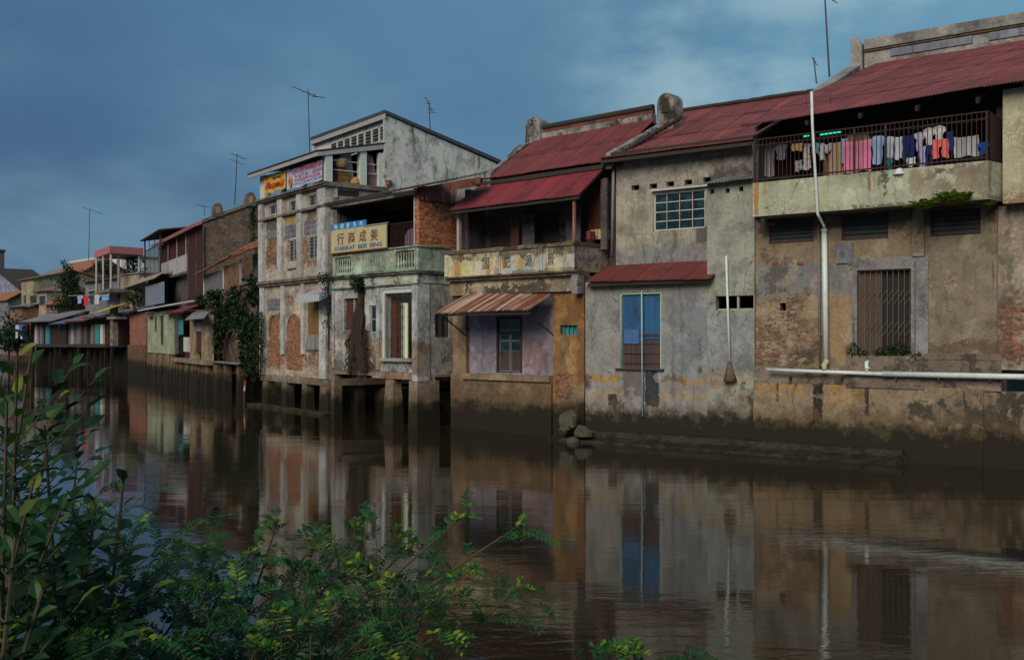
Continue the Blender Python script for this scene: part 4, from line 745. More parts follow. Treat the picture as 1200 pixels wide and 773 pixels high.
# striped rusty awning above the door
b1 = P(648, 344.5, -.145); b0 = P(550, 343.5, -.145); vw = F.depth(620, b1[0]); f1 = P(620, 368, vw); f0 = P(508.5, 364, vw); zz = (f0[2]+f1[2])/2
aw = MB().sheet((f0[0],vw,zz-.02),(b1[0],vw,zz+.02),(b0[0]-.05,-.145,b0[2]),(b1[0],-.145,b1[2]), rows=1, seed=61, wl=.13, amp=.018, sheetw=.6).build('door_awning', M['rusty'], C_)
m = MB(); m.box(f0[0]+.1, b1[0]-.05, vw+.08, vw+.13, zz-.09, zz-.03); m.bar((b1[0]-.15, vw+.1, zz-.05), (b1[0]-.1, -.01, zz-.75), .035); m.bar((uB_, vw+.1, zz-.05), (uB_, -.01, zz-.75), .035); m.build('bracket', M['dark'], (C_, aw))

# ================================================================ HOUSE D: green balustrade house on stilts
F = FD; P = F.at; vf = -.8; orgD = (-4.8, 0, 0)
uR = P(490, 400, vf)[0]; uL = P(389.5, 400, vf)[0]; vR = F.depth(529, uR)
D = Thing('shophouse', 'stilted shophouse with pale green balustrade, open tall doorway and red brick upper corner', 'house', F, orgD, 'shophouses along the river')
pd = lambda x0,y0,x1,y1,c,s=.8,e=.12: (*F.rect(x0,y0,x1,y1,vf), c, s, e)
wFl = (P(399,432,vf)[2]+P(481,437,vf)[2])/2; wCo = (P(395,325,vf)[2]+P(490,315.5,vf)[2])/2; wPa = (P(388,298,vf)[2]+P(490,287,vf)[2])/2
LG, LG2 = (.40,.49,.41), (.48,.47,.37)
dw = plaster('stilt_house_wall', (.50,.53,.53), (.30,.31,.32), orgD, [pd(388,350,402,440,(.20,.18,.17),.5,.2), pd(435,395,450,432,(.33,.24,.12),.8,.15), pd(404,385,436,435,(.10,.065,.045),.85,.25), pd(392,395,404,425,(.30,.26,.21),.6,.2), pd(478,400,492,435,'brick',.7,.25), pd(484,340,492,400,(.33,.38,.39),.6,.1), pd(392,420,440,434,MOULD,.7,.15), pd(388,345,395,420,(.42,.40,.36),.5,.1)], grime=.6, mould=.7, streak=.5, seed=41, under=(.31,.26,.2))
dd = F.rect(452, 344, 484, 420, vf); sw = F.rect(433, 358, 442.5, 390, vf); bw = F.rect(404, 350, 424, 386, vf)
MB().wall(uL, uR, wFl, wCo-.45, vf, vf+.25, [dd, sw, bw]).build('front_wall', dw, D)
rw_ = plaster('stilt_house_return_wall', (.42,.42,.38), (.30,.28,.25), orgD, [], grime=.6, mould=.6, streak=.5, brick=.36, seed=42)
wS = F.side(512, 395, uR)[2]; wS2 = F.side(512, 366, uR)[2]; v0s, v1s = F.depth(510, uR), F.depth(526, uR)
m = MB(); m.box(uR-.25, uR-.002, vf+.251, v0s, wFl-.35, wCo-.45).box(uR-.25, uR-.002, v1s, 7.5, wFl, wCo-.45).box(uR-.25, uR-.002, v0s, v1s, wS2, wCo-.45).box(uR-.25, uR-.002, v0s, v1s, wFl-.1, wS); m.build('side_wall', rw_, D)
w_ = MB().box(uR-.16, uR-.12, v0s, v1s, wS, wS2).build('side_window', M['slat'], D)
m = MB(); m.box(uR-.11, uR-.03, v0s, v0s+.06, wS, wS2).box(uR-.11, uR-.03, v1s-.06, v1s, wS, wS2).box(uR-.11, uR-.03, v0s+.06, v1s-.06, wS, wS+.06).box(uR-.1, uR-.04, (v0s+v1s)/2-.02, (v0s+v1s)/2+.02, wS+.06, wS2); m.build('frame', M['dark'], (D, w_))
# pilasters, frieze, cornice
fz = plaster('stilt_house_frieze', (.44,.49,.44), (.46,.45,.38), orgD, [], grime=.5, mould=.8, streak=.3, seed=43, under=(.15,.15,.13))
m = MB(); m.box(uL, uR+.03, vf-.05, vf+.25, wCo-.449, wCo-.10).box(uR-.25, uR+.03, vf+.251, vR, wCo-.449, wCo-.10)
rnd = random.Random(12)
for i in range(46):          # worn stucco reliefs
    x = rnd.uniform(uL+.3, uR-.2); z = rnd.uniform(wCo-.40, wCo-.15)
    if i % 2: m.box(x, x+rnd.uniform(.05,.22), vf-.075, vf-.052, z, z+rnd.uniform(.02,.07))
m.build('frieze', fz, D)
corn = plaster('stilt_house_cornice', (.26,.32,.27), (.15,.17,.14), orgD, mould=.75, grime=.6, seed=44)
m = MB(); m.box(uL, uR+.12, vf-.18, vf+.2, wCo-.098, wCo-.03).box(uL, uR+.16, vf-.24, vf+.2, wCo-.028, wCo+.02).box(uL, uR+.07, vf-.11, vf-.052, wCo-.50, wCo-.452).box(uR-.2, uR+.12, vf+.201, vR, wCo-.098, wCo-.03).box(uR-.2, uR+.16, vf+.201, vR, wCo-.028, wCo+.02); m.build('cornice', corn, D)
plm = plaster('stilt_house_pilaster', (.50,.55,.56), (.38,.40,.41), orgD, [pd(384,400,500,440,(.26,.17,.12),.7,.2)], grime=.6, mould=.5, seed=45)
MB().box(dd[1]+.02, uR+.04, vf-.07, vf-.003, wFl-.3, wCo-.505).box(dd[1]+.12, uR-.02, vf-.10, vf-.073, wFl+.5, wCo-.7).box(uR+.003, uR+.04, vf-.003, vf+.5, wFl-.3, wCo-.505).build('pilaster', plm, D)
MB().box(dd[0]-.55, dd[0]-.34, vf-.05, vf-.003, wFl+.05, wCo-.505).build('pilaster', plm, D); MB().box(uL+.02, uL+.2, vf-.05, vf-.003, wFl+.05, wCo-.505).build('pilaster', plm, D)
# doorway
d0, d1, z0, z1 = dd; m = MB(); m.box(d0-.13, d0, vf-.06, vf+.12, z0, z1+.16).box(d0+.0, d1-.02, vf-.058, vf+.12, z1, z1+.155).box(d0-.2, d1, vf-.10, vf-.003, z1+.162, z1+.20); m.build('door_frame', M['white'], D)
MB().box(d0-.2, d1+.05, vf-.16, vf+.2, z0-.12, z0-.002).build('door_sill', plaster('sill_worn', (.33,.34,.33), (.25,.25,.24), mould=.5), D)
r = F.rect(454, 352, 464, 419, vf+.3); MB().box(d0+.04, r[1]+.05, vf+.26, vf+.30, z0, z1-.12).build('door', M['wred'], D)
r = F.rect(464, 355, 471, 419, vf+.2); m = MB()
for k in range(3): x = r[0]+(r[1]-r[0])*k/2; m.box(x-.02, x+.02, vf+.2, vf+.23, z0, r[3])
for k in range(6): zz = z0+.1+(r[3]-z0-.2)*k/5; m.box(r[0], r[1], vf+.205, vf+.225, zz-.015, zz+.015)
m.build('folding_grille', M['rust'], D)
r = F.rect(470.5, 355, 478, 419, vf+.35); MB().box(r[0], r[1], vf+.33, vf+.37, z0, r[3]).build('door', paint('pale_green_strip', (.62,.70,.50), .6, .1), D)  # pale panel stands for the bright strip inside the doorway
MB().box(uR-.6, uR-.3, vf+.3, vf+.34, z0, z1).build('door', M['wblackred'], D)
f_ = window(F, D, sw, vf+.06, 1, 2, M['fascia'], 'glass', t=.05)
r = bw; wn = MB().box(r[0], (r[0]+r[1])/2-.02, vf+.08, vf+.12, r[2], r[3]).box((r[0]+r[1])/2+.02, r[1], vf+.1, vf+.14, r[2], r[3]).build('shutter', M['wred'], D)
m = MB(); m.box(r[0]-.08, r[0]-.002, vf-.04, vf+.1, r[2]-.08, r[3]+.08).box(r[1]+.002, r[1]+.08, vf-.04, vf+.1, r[2]-.08, r[3]+.08).box(r[0]-.002, r[1]+.002, vf-.04, vf+.1, r[3]+.002, r[3]+.08).box((r[0]+r[1])/2-.03, (r[0]+r[1])/2+.03, vf+.04, vf+.1, r[2], r[3]); m.build('frame', M['fascia'], (D, wn))
# floor, beams, stilts
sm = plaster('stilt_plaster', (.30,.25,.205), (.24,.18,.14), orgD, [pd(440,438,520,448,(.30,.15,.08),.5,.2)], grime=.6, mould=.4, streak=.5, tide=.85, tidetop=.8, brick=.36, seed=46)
MB().box(uL, uR-.01, vf+.02, 7.4, wFl-.18, wFl-.002).build('floor', sm, D); m = MB()
m.box(P(437,436,vf)[0], uR-.3, vf-.05, vf+.3, wFl-.26, wFl-.184); m.build('beam', sm, D)
def pile(x0, x1, vv, zt, spread=.12, m_=None, th=D, dep=.35, mat=sm):
    return MB().hexa([(x0-spread,vv-spread,-.8),(x1+spread,vv-spread,-.8),(x1+spread,vv+dep+spread,-.8),(x0-spread,vv+dep+spread,-.8),(x0,vv,zt),(x1,vv,zt),(x1,vv+dep,zt),(x0,vv+dep,zt)]).build('stilt', mat, th)
a, b = P(452,450,vf)[0], P(461,450,vf)[0]; pile(a, b, vf, wFl-.262)
a, b = P(481,450,vf)[0], uR+.03; pile(a, b, vf-.06, wFl-.301, .04, dep=1.0)
a, b = P(388,450,vf)[0], P(392,450,vf)[0]; pile(a, b, vf, wFl-.184, .03)
a, b = P(463,450,2)[0], P(470,450,2)[0]; pile(a, b, 1.6, wFl-.184, .05); a, b = P(420,450,2)[0], P(428,450,2)[0]; pile(a, b, 1.6, wFl-.184, .05)
# balustrade with three openings: turned balusters, one blocked with a relief
gm = plaster('green_balustrade', LG, (.30,.37,.31), orgD, [pd(455,288,462,312,(.42,.42,.30),.7,.08), pd(415,297,424,318,(.40,.42,.33),.6,.08), pd(388,296,490,300,(.2,.2,.16),.5,.08)], grime=.35, mould=.42, streak=.4, seed=47, under=(.40,.38,.30))
o1, o2, o3 = F.rect(393.5,304,412,317.5,vf), F.rect(428,300.5,449.5,314,vf), F.rect(464,295.5,486,310.5,vf)
ho = []
for o in (o1, o2, o3): ho.append((o[0], o[1], wCo+.14, wPa-.17))
bal = MB().wall(uL+.02, uR, wCo+.021, wPa-.06, vf, vf+.14, [ho[0], ho[2]]).box(uR-.14, uR, vf+.141, vR-.02, wCo+.021, wPa-.06).build('balustrade', gm, D)
m = MB(); m.box(uL+.02, uR+.05, vf-.06, vf+.2, wPa-.058, wPa).box(uR-.18, uR+.05, vf+.201, vR, wPa-.058, wPa); m.build('handrail', plaster('green_rail', (.29,.33,.27), (.18,.2,.16), mould=.6), (D, bal))
m = MB(); h = ho[1]; m.box(h[0]-.05, h[1]+.05, vf-.03, vf-.002, h[2]-.05, h[3]+.05)
for i in range(7): x = h[0]+(h[1]-h[0])*(i+.5)/7; m.tube([(x,vf-.03,h[2]),(x,vf-.045,(h[2]+h[3])/2),(x,vf-.03,h[3])], [.03,.05,.03], 6)
m.build('relief_panel', gm, (D, bal))
for h in (ho[0], ho[2]):
    for i in range(7):
        x = h[0]+(h[1]-h[0])*(i+.5)/7; H = h[3]-h[2]; MB().tube([(x,vf+.07,h[2]),(x,vf+.07,h[2]+H*.12),(x,vf+.07,h[2]+H*.3),(x,vf+.07,h[2]+H*.6),(x,vf+.07,h[2]+H*.88),(x,vf+.07,h[3])], [.055,.03,.055,.028,.045,.05], 8).build('baluster', gm, (D, bal), smooth=True)
    m = MB(); m.box(h[0]-.07,h[0]-.01,vf-.03,vf-.002,h[2]-.07,h[3]+.06).box(h[1]+.01,h[1]+.07,vf-.03,vf-.002,h[2]-.07,h[3]+.06).box(h[0]-.01,h[1]+.01,vf-.03,vf-.002,h[3]+.01,h[3]+.06); m.build('moulding', gm, (D, bal))
MB().box(uL+.02, uR-.26, vf+.145, 6.5, wCo-.05, wCo+.06).build('balcony_floor', M['floor'], D)
# brick upper corner
wRf = (P(388,237,vf-.3)[2]+P(535,210,vf-.3)[2])/2+.15
bm_ = plaster('brick_corner', (.30,.10,.05), (.36,.14,.07), orgD, [(-9,3,wPa,wRf+1,'brick',1,.1)], grime=.3, mould=.3, streak=.3, seed=48, brickc=(.50,.125,.045))
uRe = P(535,210,vf-.35)[0]; ve = F.depth(570, uRe); we_ = F.side(570,201,uRe)[2]; rfw = lambda v: wRf-.17+(we_-wRf+.07)*(v-vf+.35)/(ve-vf+.35)
MB().prism([(vf+.05, wPa+.002), (2.19, wPa+.002), (2.19, rfw(2.19)-.04), (vf+.05, rfw(vf)-.04)], 'u', uR-.26, uR-.01).build('brick_wall', bm_, D)
MB().box(uR-.30, uR-.262, vf+.03, vf+.12, wPa, wRf-.1).build('post', M['white'], D)
wc = F.side(510, 237, uR)[2]; MB().sheet((uR+.03, vf-.05, wc), (uR+.03, vR+.1, wc-.02), (uR+.0, vf-.05, wRf-.03), (uR+.0, vR+.1, wRf-.03), rows=2, seed=71, wl=.2, amp=.02).build('rusty_cladding', M['rustzinc'], D)
MB().sheet((uR+.05, vR+.1, wc+.02), (uR+.65, vR+.4, wc+.30), (uR+.0, vR+.2, wRf-.02), (uR+.75, vR+.8, wRf+.12), rows=1, seed=72, wl=.14, amp=.02).build('loose_sheet', M['zinc'], D)
# roof slab, inner wall, grille
MB().slab((uL-.1,vf-.35,wRf-.16),(uRe,vf-.35,wRf-.10),(uL-.1,ve,we_-.1),(uRe,ve,we_),.07).build('roof', M['zinc'], D)
MB().box(uL+.0, uR+.2, vf-.28, vf-.2, wRf-.30, wRf-.225).build('beam', M['dark'], D); MB().box(uL+.02, uR-.27, vf-.1, 2.19, wRf-.40, wRf-.35).build('ceiling', M['black'], D); rfw = lambda v: wRf-.17+(we_-wRf+.07)*(v-vf+.35)/(ve-vf+.35)  # near-black ceiling added to keep the balcony interior dark
wq = MB().wall(uL+.05, uR-.02, wCo+.061, rfw(2.2)-.08, 2.2, 2.35, [(uL+1.2, uL+2.2, wCo+.061, wCo+2.1), (uL+3.6, uL+4.6, wCo+.9, wCo+2.0)]).wall(uL+.05, uR-.27, 1.06, wRf-.43, 7.5, 7.7).build('inner_wall', M['black'], D)  # inner wall coloured near-black in place of balcony shade
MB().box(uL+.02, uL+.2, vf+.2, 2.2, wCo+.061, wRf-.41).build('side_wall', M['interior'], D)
q0, q1 = P(450,235,.6), P(484,234,.6); MB().sheet((q0[0],.6,q0[2]-.45),(q1[0],.6,q0[2]-.40),(q0[0],.75,q0[2]-.03),(q1[0],.72,q0[2]+.0), rows=1, seed=73, wl=.14).build('inner_awning', M['zinc'], D)
r = F.rect(453, 264, 492, 288, vf+.08); m = MB(); n = 20; gx0, gx1 = r[0], uR-.3
for i in range(n+1): x = gx0+(gx1-gx0)*i/n; m.box(x-.01, x+.01, vf+.07, vf+.09, wPa, r[3])
m.box(gx0, gx1, vf+.06, vf+.10, r[3], r[3]+.03); m.build('grille', M['grille'], D)
# fig rooted in the wall
fg = Thing('wild_fig', 'wild fig tree rooted in the stilted house wall, its brown roots hanging between the windows', 'tree', F, (P(424,432,vf)[0], vf-.1, wFl-.1))
rnd = random.Random(77); m = MB(); top = P(423, 340, vf-.12); bot = P(424, 434, vf-.12)
for i in range(26):
    x1_ = rnd.gauss(0, .42)-.14; pts = []
    for k in range(7): t = k/6; pts.append((top[0]+x1_*t+.05*sin(k*2+i), vf-.05-.10*rnd.random()-.08*sin(pi*t), top[2]+(bot[2]-top[2])*t*(.75+.3*rnd.random() if k == 6 else 1)))
    m.tube(pts, [.05-.03*k/6 for k in range(7)] if i % 3 else [.11-.05*k/6 for k in range(7)], 6)
for i in range(110):
    a = Vector((top[0]+rnd.uniform(-.85,.35), vf-.08, rnd.uniform(bot[2]+.1, bot[2]+1.7))); m.tube([a, a+Vector((rnd.uniform(-.3,.3), -.08, rnd.uniform(-.4,.1))), a+Vector((rnd.uniform(-.4,.4), 0, rnd.uniform(-.7,.0)))], [.03,.02,.01], 5)
m.build('trunk', M['bark'], fg); m = MB(); blob_clumps(m, (top[0]-.02, vf-.25, top[2]+.28), (.30,.22,.50), 16, 46, .085, rnd); m.build('crown', M['leaf_dark'], fg)

# signs on the balustrade, chair behind the grille
sy = Thing('sign_board', 'yellow shop sign board with maroon Chinese characters and blue lettering on the green balustrade', 'sign', F, P(388, 298, vf-.16))
w0s = (P(388.7,298,vf-.16)[2]+P(452.6,289.5,vf-.16)[2])/2-.02; w1s = (P(387.4,270.5,vf-.16)[2]+P(452,262,vf-.16)[2])/2; us0, us1 = P(388,280,vf-.16)[0], P(452.6,280,vf-.16)[0]
bdm = MB().box(us0, us1, vf-.16, vf-.11, w0s+.05, w1s).build('board', M['sign_y'], sy); HS = w1s-w0s
MB().box(us0-.04, us0-.002, vf-.17, vf-.10, w0s+.02, w1s+.03).box(us0-.04, us1+.04, vf-.165, vf-.105, w0s+.01, w0s+.048).build('frame', paint('frame_orange', (.30,.13,.05)), sy)
for k, ch in enumerate('行商成美'): x = us0+(us1-us0)*(.12+.205*k); text_mesh(ch, F, sy.org, x, x+(us1-us0)*.125, w0s+HS*.37, w0s+HS*.86, vf-.168, M['ink_red'], bdm, 'character', bold=.012)
for t, a, b in (('SYARIKAT', .07, .455), ('BEE', .51, .665), ('SENG', .71, .93)): text_mesh(t, F, sy.org, us0+(us1-us0)*a, us0+(us1-us0)*b, w0s+HS*.12, w0s+HS*.29, vf-.168, M['ink_blue'], bdm, 'lettering', bold=.02)
MB().slab((us0+(us1-us0)*.62, vf-.20, w1s+.01), (us1, vf-.20, w1s+.02), (us0+(us1-us0)*.66, vf-.05, w1s+.06), (us1, vf-.05, w1s+.06), .03).build('cover_strip', M['fascia'], sy)
sb = Thing('sign_board', 'bright blue sign board with white characters standing behind the yellow shop sign', 'sign', F, P(389, 270, vf+.02))
w0b, w1b = w1s-.35, (P(388,263,vf-.08)[2]+P(429,257.5,vf-.08)[2])/2; ub0, ub1 = P(388.5,262,vf-.08)[0], P(429,262,vf-.08)[0]
bb = MB().box(ub0, ub1, vf-.09, vf-.05, w0b, w1b).build('board', M['sign_b'], sb)
for k, ch in enumerate('物和新多市'): x = ub0+(ub1-ub0)*(.09+.182*k); text_mesh(ch, F, sb.org, x, x+.22, w1s+.015, w1s+.24, vf-.096, M['ink_white'], bb, 'character', bold=.01)
ch = Thing('chair', 'rounded purple-pink chair back seen behind the brown grille beside the brick corner', 'chair', F, P(482, 286, vf+.5))
r = F.rect(474.5, 268, 491, 288, vf+.45); xc, hw, zb_ = (r[0]+r[1])/2, (r[1]-r[0])/2, wCo+.06; arc = [(xc-hw, r[3]-.35)]+[(xc-hw*cos(t), r[3]-.35+.33*sin(t)) for t in [pi*k/10 for k in range(1, 10)]]+[(xc+hw, r[3]-.35)]
chm = cloth('chair_cover', (.40,.22,.42), (.22,.15,.28), 'stripe'); MB().prism([(xc-hw, zb_+.45)]+arc+[(xc+hw, zb_+.45)], 'v', vf+.45, vf+.52).build('backrest', chm, ch)
MB().box(xc-hw, xc+hw, vf+.53, vf+1.0, zb_+.40, zb_+.47).build('seat', chm, ch)
for sx in (-1, 1):
    for vv in (vf+.48, vf+.95): MB().box(xc+sx*(hw-.04)-.02, xc+sx*(hw-.04)+.02, vv, vv+.04, zb_, zb_+.4).build('leg', M['dark'], ch)
# ================================================================ HOUSE E: three storeys, banners, arched brick panels
F = FE; P = F.at; orgE = (-3.8, 0, 0)
E_ = Thing('shophouse', 'three storey shophouse with banners under its roof and two arched brick panels over the water', 'house', F, orgE, 'shophouses along the river')
pe = lambda x0,y0,x1,y1,c,s=.8,e=.12,v=0.0: (*F.rect(x0,y0,x1,y1,v), c, s, e)
uL, uR = P(306,400)[0], P(384,400)[0]
av = lambda *q: sum(P(x, y, v)[2] for x, y, v in q)/len(q)
wFl = av((315,436,0),(375,447,0)); wLg = av((305,333.5,0),(378,327,0)); wTp = av((305,236,0),(383,217,0)); wMd = av((310,257,0),(378,243,0))
wR0 = av((299,205,-.35),(377,180,-.35)); vPo = F.depth(450, uR)
STU, STU2 = (.46,.43,.38), (.35,.32,.28)
w1 = [F.rect(315,242,327,249.5), F.rect(339,237,350,246), F.rect(361,230,374,239.5)]
w2 = [F.rect(338,282,348.5,306), F.rect(361,278,373,303)]
dw_ = F.rect(361, 355, 375, 393)
up = plaster('tall_house_upper_wall', STU, STU2, orgE, [pe(312,276,327,320,'brick',.95,.12), pe(334,280,339,300,'brick',.9,.1), pe(352,276,361,305,'brick',.9,.1), pe(349,300,373,312,'brick',.9,.16), pe(334,256,347,263,(.42,.30,.09),.9,.06), pe(312,258,327,268,(.05,.04,.035),.8,.1), pe(360,244,373,256,(.09,.055,.045),.8,.1), pe(336,304,348,322,(.42,.36,.29),.7,.15)], grime=.5, mould=.42, streak=.5, seed=61, under=(.30,.22,.17), brickc=(.28,.10,.05))
MB().wall(uL, uR, wLg+.0, wTp-.1, 0, .25, [*w1, *w2]).build('upper_wall', up, E_)
lo = plaster('tall_house_lower_wall', (.46,.42,.36), (.36,.32,.26), orgE, [pe(328,345,345,352,'brick',.8,.2), pe(312,400,345,432,'brick',.9,.2), pe(355,410,378,432,'brick',.9,.22), pe(316,368,328,395,'brick',1,.1), pe(375,335,390,400,(.40,.40,.38),.7,.1), pe(376,400,390,440,(.34,.27,.22),.6,.2), pe(310,430,384,445,(.36,.28,.21),.7,.2), pe(330,352,345,357,'brick',.7,.1)], grime=.55, mould=.40, streak=.4, seed=62, under=(.30,.2,.15), brickc=(.28,.10,.05))
MB().wall(uL, uR, wFl+.01, wLg-.02, 0, .25, [dw_]).build('lower_wall', lo, E_)
bkm = plaster('arch_brick', (.26,.09,.045), (.32,.13,.06), orgE, [(-20,5,-2,20,'brick',1,.1)], grime=.6, mould=.35, streak=.3, seed=63, brickc=(.36,.11,.045))
for x0, x1, yt, yb_ in ((317.5,328,369.5,428), (336.5,355,368,434)):
    a = F.rect(x0, yt, x1, yb_); cx, hw = (a[0]+a[1])/2, (a[1]-a[0])/2; zc = a[3]-hw; ar = [(cx+hw*cos(t), zc+hw*sin(t)) for t in [pi*k/12 for k in range(13)]]
    p_ = MB().prism([(cx-hw, a[2]), (cx+hw, a[2])]+ar, 'v', -.012, -.002).build('brick_panel', bkm, E_)
    ao = [(cx+(hw+.13)*cos(t), zc+(hw+.13)*sin(t)) for t in [pi*k/12 for k in range(13)]]; m = MB()
    for i in range(12): m.hexa([(*ar[i][:1],-.045,ar[i][1]),(ao[i][0],-.045,ao[i][1]),(ao[i][0],-.003,ao[i][1]),(ar[i][0],-.003,ar[i][1]),(ar[i+1][0],-.045,ar[i+1][1]),(ao[i+1][0],-.045,ao[i+1][1]),(ao[i+1][0],-.003,ao[i+1][1]),(ar[i+1][0],-.003,ar[i+1][1])])
    m.box(cx-hw-.13, cx-hw, -.045, -.003, a[2]+.9, zc).box(cx+hw, cx+hw+.13, -.045, -.003, a[2]+.9, zc); m.build('arch_moulding', lo, (E_, p_))
pil = plaster('tall_house_pilaster', (.52,.54,.53), (.40,.40,.39), orgE, [], grime=.45, mould=.35, streak=.55, seed=64)
for x0, x1 in ((305.5,310.5), (327.5,333), (350,355.5), (374.5,384)):
    a, b = P(x0,300)[0], P(x1,300)[0]; MB().box(a, b, -.13, -.003, wLg+.14, wMd-.06).box(a, b, -.13, -.003, wMd+.06, wTp-.1).build('pilaster', pil, E_)
for x0, x1 in ((306,311), (330.5,334.5), (354.5,358), (376,388)):
    a, b = P(x0,380)[0], min(P(x1,380)[0], uR+.02); zb = wFl if x1-x0 > 4.5 else P(x0, 415)[2]; MB().box(a, b, -.09, -.003, zb+.01, wLg-.12).build('pilaster', pil, E_)
m = MB(); m.box(uL-.05, uR+.1, -.22, -.002, wLg, wLg+.13).box(uL, uR+.05, -.15, -.002, wLg-.11, wLg-.004).box(uL-.02, uR+.04, -.17, -.002, wMd-.05, wMd+.05).box(uR+.001, uR+.06, -.002, 1.5, wMd-.05, wMd+.05); m.build('string_course', plaster('black_course', (.12,.10,.085), (.20,.17,.14), orgE, mould=.8, seed=6), E_)
for r in w1: louvres(F, E_, r, .06, 3, 'fascia', 2)
for r in w2: louvres(F, E_, r, .03, 6, 'fascia', 2); 
for r in w2[:1]: MB().box(r[0]-.05, r[1]+.05, -.10, -.003, r[2]-.30, r[2]-.22).build('sill', M['fascia'], E_)
lat = plaster('lattice_block', (.25,.26,.30), (.20,.2,.24), orgE, mould=.4)
for q in ((313.5,272,326,278.5), (334.5,264.5,348,277), (357,259,373,273), (313.5,350,328,363)):
    r = F.rect(*q); m = MB(); m.box(r[0], r[1], -.02, -.002, r[2], r[3]); nx, nz = 6, max(2, int((r[3]-r[2])/.16))
    for i in range(nx):
        for j in range(nz):
            a = r[0]+(r[1]-r[0])*(i+.5)/nx; z = r[2]+(r[3]-r[2])*(j+.5)/nz; s = .055; m.bar((a-s,-.035,z-s),(a+s,-.035,z+s),.025); m.bar((a-s,-.036,z+s),(a+s,-.036,z-s),.025)
    m.build('lattice', lat, E_)
r = dw_; MB().box(r[0], r[1], .05, .09, r[2], r[3]).build('door', M['wochre'], E_); r2 = F.rect(360, 392, 376, 411); MB().sheet((r2[0],-.03,r2[2]),(r2[1],-.03,r2[2]),(r2[0],-.02,r2[3]),(r2[1],-.02,r2[3]), rows=1, wl=.12, amp=.012).build('tin_patch', M['zinc'], E_)
# small awning with striped valance
a = F.rect(354, 344, 374.5, 354, -.75); b1 = P(374, 337, -.004); b0 = (a[0]-.0, -.004, b1[2]+.0); pw_ = P(331, 353, -.75)
aw = MB().slab((a[0]-.35,-.75,a[3]-.12),(a[1],-.75,a[3]-.02),(a[0]-.25,-.16,b1[2]-.10),(a[1],-.16,b1[2]+.0),.03).build('window_awning', paint('awning_lilac', (.42,.32,.40), .7, .4), E_)
stv = cloth('valance_striped', (.50,.52,.54), (.22,.33,.42), 'stripe'); MB().box(a[0]-.35, a[1], -.76, -.755, a[2]+.05, a[3]-.06).prism([(-.75,a[2]+.05),(-.16,a[2]+.35),(-.16,b1[2]-.05),(-.75,a[3]-.06)], 'u', a[1]-.005, a[1]).build('valance', stv, (E_, aw))
MB().box(a[0]-1.0, a[0]-.36, -.5, -.47, a[3]-.25, a[3]-.10).box(a[0]-1.1, a[0]-.36, -.16, -.13, a[3]-.05, a[3]).build('gutter', M['fascia'], E_)
# right side of the lower floors, floor, stilts
MB().wall(uL+.01, uR-.01, wTp-.45, wTp-.1, .5, .6).box(uR-.25, uR-.002, .251, 9, wFl+.3, wTp-.1).box(uL+.002, uL+.2, .251, 9, wFl+.3, wTp-.1).wall(uL, uR, .9, wTp, 8.9, 9.1).build('side_wall', plaster('tall_house_side', (.34,.31,.27), (.26,.235,.21), orgE, grime=.6, mould=.5, brick=.4, seed=65), E_)
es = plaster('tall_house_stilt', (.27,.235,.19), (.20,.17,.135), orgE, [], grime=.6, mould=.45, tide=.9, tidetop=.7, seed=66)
MB().box(uL, uR, -.03, 8.8, wFl-.28, wFl).build('floor', es, E_)
for x0, x1 in ((308,313.5), (330.5,335.5), (354,359), (375,385)): a, b = P(x0,455)[0], P(x1,455)[0]; pile(a, b, 0, wFl-.284, .08, th=E_, mat=es)
for x0 in (322, 345, 366): a = P(x0,455,2)[0]; pile(a, a+.3, 1.9, wFl-.284, .05, th=E_, mat=es)
MB().box(uL-.5, uR+.6, -.5, .1, -.6, .10).build('footing_shelf', M['stone'], E_)
# third storey porch: slab, posts, rails, lean-to roof
sl = plaster('slab_edge', (.25,.21,.17), (.13,.115,.10), orgE, grime=.6, mould=.8, streak=.3, seed=67)
MB().box(uL-.12, uR+.12, -.22, vPo+.2, wTp-.099, wTp+.09).box(uL-.05, uR+.05, -.30, -.221, wTp-.02, wTp+.05).build('porch_floor', sl, E_)
wPs = wR0-.05; post = paint('porch_post', (.50,.54,.50), .7, .3, (.2,.18,.16), 3)
for x0, x1, v in ((304.5,310,-.1),(378,386,-.12)): a, b = P(x0,220,v)[0], P(x1,220,v)[0]; MB().box(a, min(b, uR+.05), v, v+.32, wTp+.09, wPs+.02).build('porch_post', post, E_)
for x in (329.5, 352.5): a = P(x,220)[0]; MB().box(a, a+.2, .0, .2, wTp+.09, wPs).build('porch_post', post, E_)
c0, c1_ = F.depth(422, uR), F.depth(429.5, uR); MB().box(uR-.28, uR+.03, c0, c1_, wTp+.09, wPs+.55).build('porch_post', post, E_)
MB().box(uR-.2, uR+.01, vPo-.25, vPo, wTp+.09, wPs+.4).build('porch_post', post, E_)
m = MB()
for z in (.55, .95):
    m.tube([(uR-.1, .2, wTp+.09+z), (uR-.1, vPo-.2, wTp+.09+z)], .02, 6)
    if z < .6: m.tube([(uL+.1, .05, wTp+.09+z), (uR-.1, .05, wTp+.09+z)], .02, 6)
m.build('rail', M['white'], E_)
wU = P(449.5,169,vPo)[2]              # foot of the clerestory
MB().hexa([(uL-.35,-.55,wR0+.06),(uR+.12,-.55,wR0+.06),(uR+.12,vPo,wU+.0),(uL-.35,vPo,wU+.0),(uL-.35,-.55,wR0+.12),(uR+.12,-.55,wR0+.12),(uR+.12,vPo,wU+.06),(uL-.35,vPo,wU+.06)]).build('porch_roof', M['dark'], E_)
